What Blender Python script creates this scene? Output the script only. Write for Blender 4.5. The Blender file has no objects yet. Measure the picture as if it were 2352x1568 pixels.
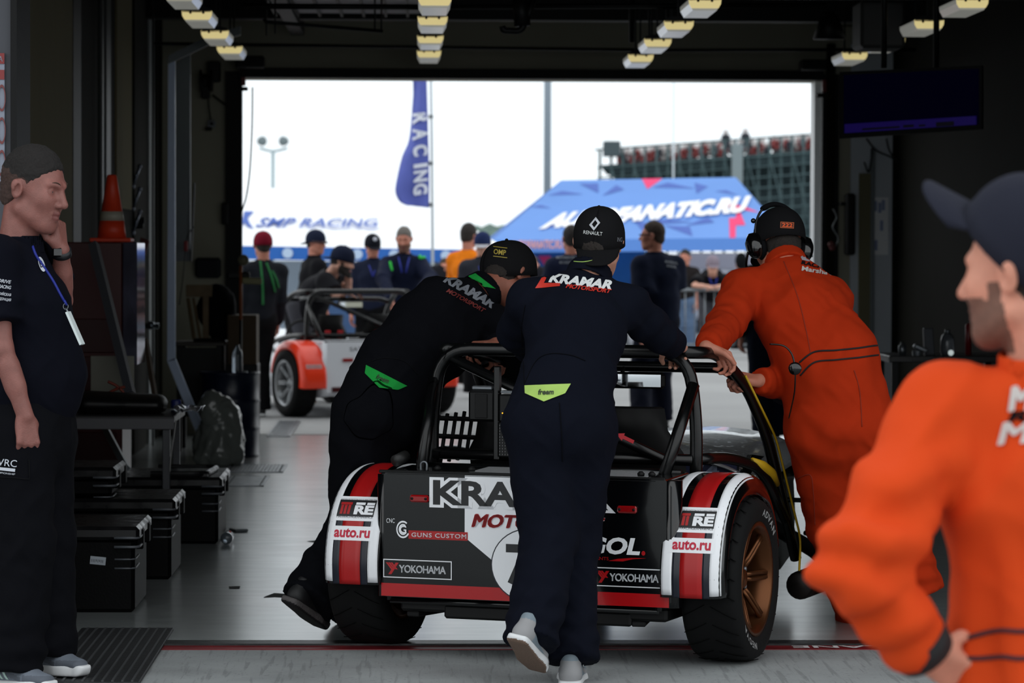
import bpy, bmesh, math, random
import numpy as np
from mathutils import Vector, Matrix, Euler
from mathutils.bvhtree import BVHTree
random.seed(7)
PI = math.pi
SC = bpy.context.scene
COL = SC.collection

# ------------------------------------------------------------------ camera
FPX, CAMH = 7500.0, 1.45
CAM = Vector((0.0, 0.0, CAMH))
cam_d = bpy.data.cameras.new('camera')
cam_d.sensor_width = 36.0
cam_d.lens = FPX * 36.0 / 2352.0
cam_d.clip_start, cam_d.clip_end = 0.5, 900
cam_d.dof.use_dof = True
cam_d.dof.focus_distance = 11.5
cam_d.dof.aperture_fstop = cam_d.lens / 1000 / 0.0195
cam = bpy.data.objects.new('camera', cam_d)
COL.objects.link(cam)
CR = (Matrix.Rotation(-math.atan(226 / 7503.0), 3, 'Z') @
      Matrix.Rotation(PI / 2 - math.atan(210 / 7500.0), 3, 'X') @ Matrix.Rotation(0.0035, 3, 'Z'))
cam.matrix_world = Matrix.Translation(CAM) @ CR.to_4x4()
SC.camera = cam

# ------------------------------------------------------------------ sky, light, exposure
SC.view_settings.view_transform = 'Standard'
SC.view_settings.look = 'None'
SC.view_settings.gamma = 1
SC.view_settings.exposure = 0.0
SC.view_settings.use_curve_mapping = False
world = bpy.data.worlds.new('overcast_sky'); SC.world = world
world.use_nodes = True
nt = world.node_tree; nt.nodes.clear()
wo = nt.nodes.new('ShaderNodeOutputWorld'); bg = nt.nodes.new('ShaderNodeBackground')
tc = nt.nodes.new('ShaderNodeTexCoord'); nz = nt.nodes.new('ShaderNodeTexNoise')
nz.inputs['Scale'].default_value = 2.2; nz.inputs['Detail'].default_value = 5
cr = nt.nodes.new('ShaderNodeValToRGB')
cr.color_ramp.elements[0].position = 0.35; cr.color_ramp.elements[0].color = (0.86, 0.95, 1.0, 1)
cr.color_ramp.elements[1].position = 0.62; cr.color_ramp.elements[1].color = (0.99, 1.0, 1.0, 1)
nt.links.new(tc.outputs['Generated'], nz.inputs['Vector'])
nt.links.new(nz.outputs['Fac'], cr.inputs['Fac'])
nt.links.new(cr.outputs['Color'], bg.inputs['Color'])
bg.inputs['Strength'].default_value = 1.3
nt.links.new(bg.outputs['Background'], wo.inputs['Surface'])

def portal(name, loc, rot, sx, sy):
    l = bpy.data.lights.new(name, 'AREA'); l.shape = 'RECTANGLE'; l.size = sx; l.size_y = sy
    l.cycles.is_portal = True
    o = bpy.data.objects.new(name, l); COL.objects.link(o); o.location = loc; o.rotation_euler = rot
    return o

# ------------------------------------------------------------------ pixel helpers
def ray(px, py):
    return CR @ Vector(((px - 1176) / FPX, (784 - py) / FPX, -1.0))
def at(px, py, Y):
    d = ray(px, py); return CAM + d * (Y / d.y)
def gnd(px, py, z=0.0):
    d = ray(px, py); return CAM + d * ((z - CAMH) / d.z)
def V(*a): return Vector(a)

# ------------------------------------------------------------------ materials
def lin(c):
    return tuple((x / 255 / 12.92) if x / 255 <= 0.04045 else ((x / 255 + 0.055) / 1.055) ** 2.4 for x in c)
MATS = {}
def mat(name, rgb, rough=0.6, metal=0.0, bump=0.0, bscale=60, var=0.0, vscale=6, coat=0.0, emit=0.0, ecol=None,
        spec=0.5, alpha=1.0, sheen=0.0, stretch=None, trans=0.0, drops=0.0, rvar=0.0, sss=0.0):
    if name in MATS: return MATS[name]
    m = bpy.data.materials.new(name); m.use_nodes = True
    n = m.node_tree.nodes; L = m.node_tree.links
    b = n['Principled BSDF']
    c = lin(rgb) if max(rgb) > 1.001 else tuple(rgb)
    b.inputs['Base Color'].default_value = (*c, 1)
    b.inputs['Roughness'].default_value = rough
    b.inputs['Metallic'].default_value = metal
    b.inputs['Specular IOR Level'].default_value = spec
    b.inputs['Coat Weight'].default_value = coat
    b.inputs['Coat Roughness'].default_value = 0.05
    b.inputs['Alpha'].default_value = alpha
    if trans: b.inputs['Transmission Weight'].default_value = trans
    if sheen or 'cloth' in name or rough >= .85: b.inputs['Specular IOR Level'].default_value = .12
    if sss:
        b.inputs['Subsurface Weight'].default_value = sss
        b.inputs['Subsurface Scale'].default_value = 0.02
    if emit:
        b.inputs['Emission Color'].default_value = (*(lin(ecol) if ecol else c), 1)
        b.inputs['Emission Strength'].default_value = emit
    tcn = None
    def coord(sc):
        nonlocal tcn
        if tcn is None: tcn = n.new('ShaderNodeTexCoord')
        mp = n.new('ShaderNodeMapping'); L.new(tcn.outputs['Object'], mp.inputs['Vector'])
        s = stretch or (1, 1, 1)
        mp.inputs['Scale'].default_value = (sc * s[0], sc * s[1], sc * s[2])
        return mp.outputs['Vector']
    if var or rvar:
        t = n.new('ShaderNodeTexNoise'); t.inputs['Scale'].default_value = 1; t.inputs['Detail'].default_value = 6
        L.new(coord(vscale), t.inputs['Vector'])
        if var:
            r = n.new('ShaderNodeMapRange'); r.inputs[1].default_value = 0.3; r.inputs[2].default_value = 0.7
            r.inputs[3].default_value = 1 - var; r.inputs[4].default_value = 1 + var
            L.new(t.outputs['Fac'], r.inputs[0])
            mx = n.new('ShaderNodeMix'); mx.data_type = 'RGBA'; mx.blend_type = 'MULTIPLY'; mx.inputs[0].default_value = 1
            mx.inputs[6].default_value = (*c, 1); L.new(r.outputs[0], mx.inputs[7])
            L.new(mx.outputs[2], b.inputs['Base Color'])
        if rvar:
            r2 = n.new('ShaderNodeMapRange'); r2.inputs[1].default_value = 0.35; r2.inputs[2].default_value = 0.65
            r2.inputs[3].default_value = max(0.02, rough - rvar); r2.inputs[4].default_value = min(1, rough + rvar)
            L.new(t.outputs['Fac'], r2.inputs[0]); L.new(r2.outputs[0], b.inputs['Roughness'])
    if bump:
        t2 = n.new('ShaderNodeTexNoise'); t2.inputs['Scale'].default_value = 1; t2.inputs['Detail'].default_value = 4
        L.new(coord(bscale), t2.inputs['Vector'])
        bp = n.new('ShaderNodeBump'); bp.inputs['Strength'].default_value = min(1, bump); bp.inputs['Distance'].default_value = 0.004
        L.new(t2.outputs['Fac'], bp.inputs['Height']); L.new(bp.outputs['Normal'], b.inputs['Normal'])
    if drops:
        v = n.new('ShaderNodeTexVoronoi'); v.inputs['Scale'].default_value = 1; L.new(coord(drops), v.inputs['Vector'])
        r = n.new('ShaderNodeMapRange'); r.inputs[1].default_value = 0.0; r.inputs[2].default_value = 0.32
        r.inputs[3].default_value = 1; r.inputs[4].default_value = 0
        L.new(v.outputs['Distance'], r.inputs[0])
        bp = n.new('ShaderNodeBump'); bp.inputs['Strength'].default_value = 1; bp.inputs['Distance'].default_value = 0.003
        L.new(r.outputs[0], bp.inputs['Height']); L.new(bp.outputs['Normal'], b.inputs['Normal'])
    MATS[name] = m
    return m

# ------------------------------------------------------------------ objects
WM = {}
def tag(o, label=None, cat=None, group=None, kind=None):
    if label: o['label'] = label
    if cat: o['category'] = cat
    if group: o['group'] = group
    if kind: o['kind'] = kind
    return o
def empty(name, loc, label, cat, group=None, rotz=0.0):
    o = bpy.data.objects.new(name, None); COL.objects.link(o)
    o.empty_display_size = 0.2
    o.location = loc; o.rotation_euler = (0, 0, rotz)
    WM[o.name] = Matrix.Translation(Vector(loc)) @ Matrix.Rotation(rotz, 4, 'Z')
    return tag(o, label, cat, group)
def link_mesh(name, vs, fs, m, parent=None, world=True, smooth=True, midx=None):
    """vs in world coordinates (world=True) or already in the parent's frame."""
    me = bpy.data.meshes.new(name)
    P = np.asarray([tuple(v) for v in vs] if not isinstance(vs, np.ndarray) else vs, dtype=float).reshape(-1, 3)
    if parent is not None and world:
        Mi = np.array(WM[parent.name].inverted())
        P = P @ Mi[:3, :3].T + Mi[:3, 3]
    loc = None
    if parent is None:
        c = (P.min(0) + P.max(0)) / 2; c[2] = P[:, 2].min()
        P = P - c; loc = Vector(c)
    me.from_pydata(P.tolist(), [], fs if isinstance(fs, list) else fs.tolist())
    ms = m if isinstance(m, (list, tuple)) else [m]
    for x in ms: me.materials.append(x)
    if midx is not None: me.polygons.foreach_set('material_index', np.asarray(midx, dtype=np.int32))
    if smooth: me.polygons.foreach_set('use_smooth', np.ones(len(me.polygons), dtype=bool))
    me.update()
    o = bpy.data.objects.new(name, me); COL.objects.link(o)
    if parent is not None:
        o.parent = parent; WM[o.name] = WM[parent.name].copy()
    else:
        o.location = loc; WM[o.name] = Matrix.Translation(loc)
    return o

class MB:
    """collects shapes, then links them as ONE mesh object"""
    def __init__(s): s.v = []; s.f = []; s.mi = []
    def add(s, vs, fs, mi=0):
        b = len(s.v); s.v += [tuple(v) for v in vs]
        s.f += [tuple(i + b for i in f) for f in fs]; s.mi += [mi] * len(fs); return s
    def box(s, c, d, M=None, bev=0.0, mi=0):
        """centre, full sizes, optional rotation matrix, chamfer"""
        x, y, z = d[0] / 2, d[1] / 2, d[2] / 2
        c = Vector(c)
        b = min(bev, x * .9, y * .9, z * .9)
        if b <= 0:
            vs = [V(i * x, j * y, k * z) for i in (-1, 1) for j in (-1, 1) for k in (-1, 1)]
            fs = [(0, 1, 3, 2), (4, 6, 7, 5), (0, 4, 5, 1), (2, 3, 7, 6), (0, 2, 6, 4), (1, 5, 7, 3)]
        else:
            vs = []; idx = {}
            for i in (-1, 1):
                for j in (-1, 1):
                    for k in (-1, 1):
                        for a in range(3):
                            p = [i * (x - b), j * (y - b), k * (z - b)]
                            p[a] = (i * x, j * y, k * z)[a]
                            idx[(i, j, k, a)] = len(vs); vs.append(V(*p))
            fs = []
            def q(*t): fs.append(tuple(idx[e] for e in t))
            for a in range(3):
                u, w = (a + 1) % 3, (a + 2) % 3
                for sgn in (-1, 1):
                    ring = []
                    for (su, sw) in ((-1, -1), (1, -1), (1, 1), (-1, 1)):
                        e = [0, 0, 0]; e[a] = sgn; e[u] = su; e[w] = sw; ring.append((*e, a))
                    if sgn < 0: ring.reverse()
                    q(*ring)
            for a in range(3):
                u, w = (a + 1) % 3, (a + 2) % 3
                for su in (-1, 1):
                    for sw in (-1, 1):
                        e0 = [0, 0, 0]; e0[a] = -1; e0[u] = su; e0[w] = sw
                        e1 = list(e0); e1[a] = 1
                        r = [(*e0, u), (*e1, u), (*e1, w), (*e0, w)]
                        if su * sw < 0: r.reverse()
                        q(*r)
            for i in (-1, 1):
                for j in (-1, 1):
                    for k in (-1, 1):
                        r = [(i, j, k, 0), (i, j, k, 1), (i, j, k, 2)]
                        if i * j * k < 0: r.reverse()
                        q(*r)
        if M is not None: vs = [M @ v for v in vs]
        return s.add([v + c for v in vs], fs, mi)
    def bx(s, x0, x1, y0, y1, z0, z1, bev=0.0, mi=0):
        return s.box(((x0 + x1) / 2, (y0 + y1) / 2, (z0 + z1) / 2), (abs(x1 - x0), abs(y1 - y0), abs(z1 - z0)), None, bev, mi)
    def tube(s, pts, r, n=10, closed=False, caps=True, mi=0, flat=1.0):
        pts = [Vector(p) for p in pts]; N = len(pts)
        rr = r if isinstance(r, (list, tuple)) else [r] * N
        T = []
        for i in range(N):
            a = pts[(i - 1) % N] if (closed or i > 0) else pts[i]
            b = pts[(i + 1) % N] if (closed or i < N - 1) else pts[i]
            T.append((b - a).normalized())
        up = V(0, 0, 1) if abs(T[0].z) < 0.9 else V(1, 0, 0)
        nrm = (up - T[0] * up.dot(T[0])).normalized()
        vs = []
        for i in range(N):
            nrm = (nrm - T[i] * nrm.dot(T[i])).normalized()
            bn = T[i].cross(nrm)
            for k in range(n):
                a = 2 * PI * k / n
                vs.append(pts[i] + nrm * math.cos(a) * rr[i] * flat + bn * math.sin(a) * rr[i])
        fs = []
        M2 = N if closed else N - 1
        for i in range(M2):
            for k in range(n):
                j = (i + 1) % N
                fs.append((i * n + k, i * n + (k + 1) % n, j * n + (k + 1) % n, j * n + k))
        if caps and not closed:
            fs.append(tuple(range(n - 1, -1, -1))); fs.append(tuple((N - 1) * n + k for k in range(n)))
        return s.add(vs, fs, mi)
    def lathe(s, prof, n=32, c=(0, 0, 0), axis='Z', M=None, mi=0, closed=False):
        """prof: list of (radius, height) along the axis"""
        vs = []; c = Vector(c)
        for (r, h) in prof:
            for k in range(n):
                a = 2 * PI * k / n
                if axis == 'Z': p = V(r * math.cos(a), r * math.sin(a), h)
                elif axis == 'X': p = V(h, r * math.cos(a), r * math.sin(a))
                else: p = V(r * math.sin(a), h, r * math.cos(a))
                if M is not None: p = M @ p
                vs.append(p + c)
        fs = []; N = len(prof)
        for i in range(N if closed else N - 1):
            j = (i + 1) % N
            for k in range(n):
                fs.append((i * n + k, i * n + (k + 1) % n, j * n + (k + 1) % n, j * n + k))
        if not closed:
            if prof[0][0] > 1e-4: fs.append(tuple(range(n - 1, -1, -1)))
            if prof[-1][0] > 1e-4: fs.append(tuple((N - 1) * n + k for k in range(n)))
        return s.add(vs, fs, mi)
    def grid(s, G, thick=0.0, mi=0):
        """G: rows of points; optional thickness makes it a closed shell"""
        R, Cn = len(G), len(G[0])
        P = np.array([[tuple(p) for p in row] for row in G])
        du = np.gradient(P, axis=0); dv = np.gradient(P, axis=1)
        nn = np.cross(du, dv); nn /= (np.linalg.norm(nn, axis=2, keepdims=True) + 1e-12)
        def fq(o, flip):
            out = []
            for i in range(R - 1):
                for j in range(Cn - 1):
                    q = (o + i * Cn + j, o + (i + 1) * Cn + j, o + (i + 1) * Cn + j + 1, o + i * Cn + j + 1)
                    out.append(q[::-1] if flip else q)
            return out
        if not thick: return s.add(P.reshape(-1, 3), fq(0, False), mi)
        A = (P + nn * thick / 2).reshape(-1, 3); B = (P - nn * thick / 2).reshape(-1, 3)
        fs = fq(0, False) + fq(R * Cn, True); o = R * Cn
        for i in range(R - 1):
            fs.append((i * Cn, o + i * Cn, o + (i + 1) * Cn, (i + 1) * Cn))
            e = Cn - 1; fs.append((i * Cn + e, (i + 1) * Cn + e, o + (i + 1) * Cn + e, o + i * Cn + e))
        for j in range(Cn - 1):
            fs.append((j, j + 1, o + j + 1, o + j))
            e = (R - 1) * Cn; fs.append((e + j, o + e + j, o + e + j + 1, e + j + 1))
        return s.add(np.vstack([A, B]), fs, mi)
    def prism(s, poly, y0, y1, mi=0, M=None):
        """poly: (x,z) outline extruded along y"""
        n = len(poly)
        vs = [V(p[0], y0, p[1]) for p in poly] + [V(p[0], y1, p[1]) for p in poly]
        if M is not None: vs = [M @ v for v in vs]
        fs = [tuple(range(n)), tuple(range(2 * n - 1, n - 1, -1))]
        fs += [(i, n + i, n + (i + 1) % n, (i + 1) % n) for i in range(n)]
        return s.add(vs, fs, mi)
    def sphere(s, c, r, nu=16, nv=10, mi=0, M=None):
        r = r if isinstance(r, (tuple, list)) else (r, r, r)
        vs = []; c = Vector(c)
        for i in range(nv + 1):
            t = PI * i / nv
            for k in range(nu):
                a = 2 * PI * k / nu
                p = V(r[0] * math.sin(t) * math.cos(a), r[1] * math.sin(t) * math.sin(a), r[2] * math.cos(t))
                if M is not None: p = M @ p
                vs.append(p + c)
        fs = [(i * nu + k, (i + 1) * nu + k, (i + 1) * nu + (k + 1) % nu, i * nu + (k + 1) % nu) for i in range(nv) for k in range(nu)]
        return s.add(vs, fs, mi)
    def build(s, name, m, parent=None, world=True, smooth=False):
        o = link_mesh(name, s.v, s.f, m, parent, world, smooth, s.mi if isinstance(m, (list, tuple)) else None)
        if smooth == 'auto' or smooth is True:
            pass
        return o

def smooth_pts(pts, n=6, closed=False):
    """Catmull-Rom through the points"""
    P = [Vector(p) for p in pts]; out = []
    N = len(P)
    rng = range(N if closed else N - 1)
    for i in rng:
        g = (lambda k: P[k % N]) if closed else (lambda k: P[max(0, min(N - 1, k))])
        p0, p1, p2, p3 = g(i - 1), g(i), g(i + 1), g(i + 2)
        for k in range(n):
            t = k / n
            out.append(0.5 * ((2 * p1) + (p2 - p0) * t + (2 * p0 - 5 * p1 + 4 * p2 - p3) * t * t + (3 * p1 - p0 - 3 * p2 + p3) * t ** 3))
    if not closed: out.append(P[-1])
    return out
def fillet(pts, r=0.08, n=6):
    """polyline with rounded corners"""
    P = [Vector(p) for p in pts]; out = [P[0]]
    for i in range(1, len(P) - 1):
        a, b, c = P[i - 1], P[i], P[i + 1]
        d1 = (a - b); d2 = (c - b); rr = min(r, d1.length * .48, d2.length * .48)
        s, e = b + d1.normalized() * rr, b + d2.normalized() * rr
        for k in range(n + 1):
            t = k / n; out.append((1 - t) ** 2 * s + 2 * t * (1 - t) * b + t * t * e)
    out.append(P[-1]); return out

# ------------------------------------------------------------------ lettering
_txt = {}; _box = {}
def text_tris(s, bold=0.0, shear=0.0, spacing=1.0, norm=None):
    """triangulated lettering, scaled to the unit square"""
    key = (s, bold, shear, spacing, norm)
    if key in _txt: return _txt[key]
    cu = bpy.data.curves.new('lettering', 'FONT'); cu.body = s; cu.offset = bold; cu.shear = shear
    cu.space_character = spacing; cu.resolution_u = 3
    o = bpy.data.objects.new('lettering', cu); COL.objects.link(o)
    dg = bpy.context.evaluated_depsgraph_get(); me = o.evaluated_get(dg).to_mesh()
    me.calc_loop_triangles()
    P = np.array([v.co[:2] for v in me.vertices]); T = [tuple(t.vertices) for t in me.loop_triangles]
    o.evaluated_get(dg).to_mesh_clear()
    bpy.data.objects.remove(o); bpy.data.curves.remove(cu)
    lo, hi = P.min(0), P.max(0)
    _box[(s, bold, shear, spacing)] = (lo, hi)
    if norm is not None: lo, hi = _box[(s, norm, shear, spacing)]
    P = (P - lo) / (hi - lo)
    _txt[key] = (P, T); return P, T
def fat(PT, dx, dy=0.0):
    """heavier strokes: the same letters laid again a hair to each side"""
    P, T = PT; out = []; tr = []
    for i, (a, b) in enumerate(((0, 0), (dx, 0), (-dx, 0), (0, dy), (0, -dy), (dx, dy), (-dx, -dy))):
        if i > 2 and not dy: break
        out.append(np.asarray(P) + np.array([a, b])); tr += [tuple(k + i * len(P) for k in t) for t in T]
    return np.vstack(out), tr
def poly_tris(pts):
    """2D outline -> triangles"""
    from mathutils.geometry import tessellate_polygon
    T = tessellate_polygon([[V(p[0], p[1], 0) for p in pts]])
    return np.array(pts, dtype=float), [tuple(t) for t in T]
def subdiv_tris(P, T, L, it=6):
    P = [tuple(p) for p in P]; T = list(T)
    for _ in range(it):
        mid = {}; out = []; split = False
        def m(a, b):
            k = (min(a, b), max(a, b))
            if k not in mid:
                d = math.dist(P[a], P[b])
                if d > L:
                    P.append(tuple((x + y) / 2 for x, y in zip(P[a], P[b]))); mid[k] = len(P) - 1
                else: mid[k] = None
            return mid[k]
        for (a, b, c) in T:
            ab, bc, ca = m(a, b), m(b, c), m(c, a)
            n = (ab is not None) + (bc is not None) + (ca is not None)
            if n == 0: out.append((a, b, c)); continue
            split = True
            if n == 3: out += [(a, ab, ca), (ab, b, bc), (ca, bc, c), (ab, bc, ca)]
            elif n == 1:
                if ab is not None: out += [(a, ab, c), (ab, b, c)]
                elif bc is not None: out += [(b, bc, a), (bc, c, a)]
                else: out += [(c, ca, b), (ca, a, b)]
            else:
                if ab is None: out += [(c, ca, bc), (ca, a, bc), (a, b, bc)]
                elif bc is None: out += [(a, ab, ca), (ab, b, ca), (b, c, ca)]
                else: out += [(b, bc, ab), (bc, c, ab), (c, a, ab)]
        T = out
        if not split: break
    return np.array(P), T
def print_flat(name, PT, m, parent, org, ux, uy, w, h, lift=0.001, world=False, two=False):
    """unit-square lettering on a flat face: org = lower-left corner, ux/uy unit directions"""
    P, T = PT; org, ux, uy = Vector(org), Vector(ux).normalized(), Vector(uy).normalized()
    n = ux.cross(uy)
    vs = [org + ux * (p[0] * w) + uy * (p[1] * h) + n * lift for p in P]
    return link_mesh(name, vs, [tuple(t) for t in T], m, parent, world, False)
_bvh = {}
def bvh_world(objs):
    vs, fs = [], []
    for o in objs:
        b = len(vs); M = WM[o.name]
        vs += [M @ v.co for v in o.data.vertices]
        fs += [tuple(i + b for i in p.vertices) for p in o.data.polygons]
    return BVHTree.FromPolygons(vs, fs)
def print_on(name, PT, m, parent, targets, c, w, h=None, rot=0.0, lift=0.002, L=0.012, px=None):
    """lettering or a patch laid on a curved surface; c = where its centre is seen, w,h in pixels of the photograph.
       The print is real geometry following the cloth or bodywork a couple of millimetres above it."""
    P, T = PT
    key = tuple(o.name for o in targets)
    if key not in _bvh: _bvh[key] = bvh_world(targets)
    bv = _bvh[key]
    P = np.array(P, dtype=float)
    if px is None:
        q = (P - 0.5) * np.array([w, h]); a = math.radians(rot); ca, sa = math.cos(a), math.sin(a)
        Q = np.stack([c[0] + q[:, 0] * ca + q[:, 1] * sa, c[1] + q[:, 0] * sa - q[:, 1] * ca], 1)
    else: Q = P
    scale = 1.0
    d0 = ray(*Q.mean(0)); hit = bv.ray_cast(CAM, d0.normalized())
    dist = hit[3] if hit[0] else 11.0
    Q, T = subdiv_tris(Q, T, max(2.0, L * FPX / dist))
    vs = []; ok = []
    for q in Q:
        d = ray(q[0], q[1]).normalized(); hloc, nrm, idx, ds = bv.ray_cast(CAM, d)
        if hloc is None: vs.append(CAM + d * dist); ok.append(False)
        else:
            if nrm.dot(d) > 0: nrm = -nrm
            vs.append(hloc + nrm * lift * 0.5 - d * lift); ok.append(True)
    T = [t for t in T if all(ok[i] for i in t) and
         max((vs[t[0]] - vs[t[1]]).length, (vs[t[1]] - vs[t[2]]).length, (vs[t[0]] - vs[t[2]]).length) < 0.12]
    if not T: return None
    return link_mesh(name, vs, T, m, parent, True, True)

def copy_tree(o, parent=None):
    c = o.copy(); COL.objects.link(c); c.parent = parent
    for ch in list(o.children): copy_tree(ch, c)
    return c
# ------------------------------------------------------------------ smooth bodies: implicit shapes turned into one continuous mesh
def vnoise(P, seed=0):
    Pi = np.floor(P).astype(np.int64); F = P - Pi; F = F * F * (3 - 2 * F)
    def h(ix, iy, iz):
        n = (ix * 73856093) ^ (iy * 19349663) ^ (iz * 83492791) ^ (seed * 2654435761)
        n = (n ^ (n >> 13)) * 1274126177 & 0x7fffffff
        return ((n ^ (n >> 16)) & 0xffff) / 32767.5 - 1
    out = 0
    for dx in (0, 1):
        for dy in (0, 1):
            for dz in (0, 1):
                w = (F[:, 0] if dx else 1 - F[:, 0]) * (F[:, 1] if dy else 1 - F[:, 1]) * (F[:, 2] if dz else 1 - F[:, 2])
                out = out + w * h(Pi[:, 0] + dx, Pi[:, 1] + dy, Pi[:, 2] + dz)
    return out

def A3(v): return np.array(tuple(v), dtype=np.float32)
class Cap:      # tapered capsule
    def __init__(s, a, b, ra, rb, k=0.02, op='u'):
        s.a, s.b, s.ra, s.rb, s.k, s.op = A3(a), A3(b), ra, rb, k, op
        r = max(ra, rb); s.lo = np.minimum(s.a, s.b) - r; s.hi = np.maximum(s.a, s.b) + r
    def d(s, X, Y, Z):
        ba = s.b - s.a; L2 = float(ba @ ba) + 1e-9
        x, y, z = X - s.a[0], Y - s.a[1], Z - s.a[2]
        t = np.clip((x * ba[0] + y * ba[1] + z * ba[2]) / L2, 0, 1)
        return np.sqrt((x - t * ba[0]) ** 2 + (y - t * ba[1]) ** 2 + (z - t * ba[2]) ** 2) - (s.ra + (s.rb - s.ra) * t)
class Sleeve:   # tapered tube with flat ends (flat at b, optionally at a)
    def __init__(s, a, b, ra, rb, k=0.02, flata=False, op='u'):
        s.a, s.b, s.ra, s.rb, s.k, s.op, s.fa = A3(a), A3(b), ra, rb, k, op, flata
        r = max(ra, rb); s.lo = np.minimum(s.a, s.b) - r; s.hi = np.maximum(s.a, s.b) + r
    def d(s, X, Y, Z):
        ba = s.b - s.a; L = math.sqrt(float(ba @ ba)) + 1e-9; n = ba / L
        x, y, z = X - s.a[0], Y - s.a[1], Z - s.a[2]
        h = x * n[0] + y * n[1] + z * n[2]
        t = np.clip(h, 0, L)
        if s.fa: rad = np.sqrt(np.maximum(x * x + y * y + z * z - h * h, 0))
        else:
            hh = np.maximum(h, 0); rad = np.sqrt(np.maximum((x - hh * n[0]) ** 2 + (y - hh * n[1]) ** 2 + (z - hh * n[2]) ** 2, 0))
        e = np.maximum(rad - (s.ra + (s.rb - s.ra) * t / L), h - L)
        return np.maximum(e, -h) if s.fa else e
class ECap:     # capsule of elliptical section: side vector, widths and depths at both ends
    def __init__(s, a, b, side, wa, wb, da, db, k=0.04, op='u', z=None):
        s.a, s.b, s.k, s.op = A3(a), A3(b), k, op
        ba = s.b - s.a; L = np.linalg.norm(ba) + 1e-9; s.L = L; s.ax = ba / L
        sd = A3(side); sd = sd - s.ax * (sd @ s.ax); s.s = sd / (np.linalg.norm(sd) + 1e-9); s.n = np.cross(s.ax, s.s)
        s.w = (wa, wb); s.dd = (da, db); r = max(wa, wb, da, db)
        s.lo = np.minimum(s.a, s.b) - r; s.hi = np.maximum(s.a, s.b) + r
    def d(s, X, Y, Z):
        x, y, z = X - s.a[0], Y - s.a[1], Z - s.a[2]
        h = x * s.ax[0] + y * s.ax[1] + z * s.ax[2]; hc = np.clip(h, 0, s.L); t = hc / s.L
        u = x * s.s[0] + y * s.s[1] + z * s.s[2]; v = x * s.n[0] + y * s.n[1] + z * s.n[2]; e = h - hc
        w = s.w[0] + (s.w[1] - s.w[0]) * t; q = s.dd[0] + (s.dd[1] - s.dd[0]) * t
        k0 = np.sqrt((u / w) ** 2 + (v / q) ** 2 + (e / q) ** 2) + 1e-9
        k1 = np.sqrt((u / w ** 2) ** 2 + (v / q ** 2) ** 2 + (e / q ** 2) ** 2) + 1e-9
        return k0 * (k0 - 1) / k1
class Ell:      # ellipsoid in a frame F (3x3 columns = axes)
    def __init__(s, c, r, F=None, k=0.02, op='u'):
        s.c, s.r, s.k, s.op = A3(c), np.array(r, dtype=np.float32), k, op
        s.F = np.eye(3) if F is None else np.array(F); m = np.abs(s.F) @ s.r
        s.lo, s.hi = s.c - m, s.c + m
    def d(s, X, Y, Z):
        x, y, z = X - s.c[0], Y - s.c[1], Z - s.c[2]; F = s.F; r = s.r
        u = (x * F[0, 0] + y * F[1, 0] + z * F[2, 0]); v = (x * F[0, 1] + y * F[1, 1] + z * F[2, 1]); w = (x * F[0, 2] + y * F[1, 2] + z * F[2, 2])
        k0 = np.sqrt((u / r[0]) ** 2 + (v / r[1]) ** 2 + (w / r[2]) ** 2) + 1e-9
        k1 = np.sqrt((u / r[0] ** 2) ** 2 + (v / r[1] ** 2) ** 2 + (w / r[2] ** 2) ** 2) + 1e-9
        return k0 * (k0 - 1) / k1
class Half:     # half space, kept side: (p-c).n < 0
    def __init__(s, c, n, k=0.004, op='i'):
        s.c, s.n, s.k, s.op = A3(c), A3(Vector(n).normalized()), k, op; s.lo = s.hi = None
    def d(s, X, Y, Z): return (X - s.c[0]) * s.n[0] + (Y - s.c[1]) * s.n[1] + (Z - s.c[2]) * s.n[2]

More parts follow.
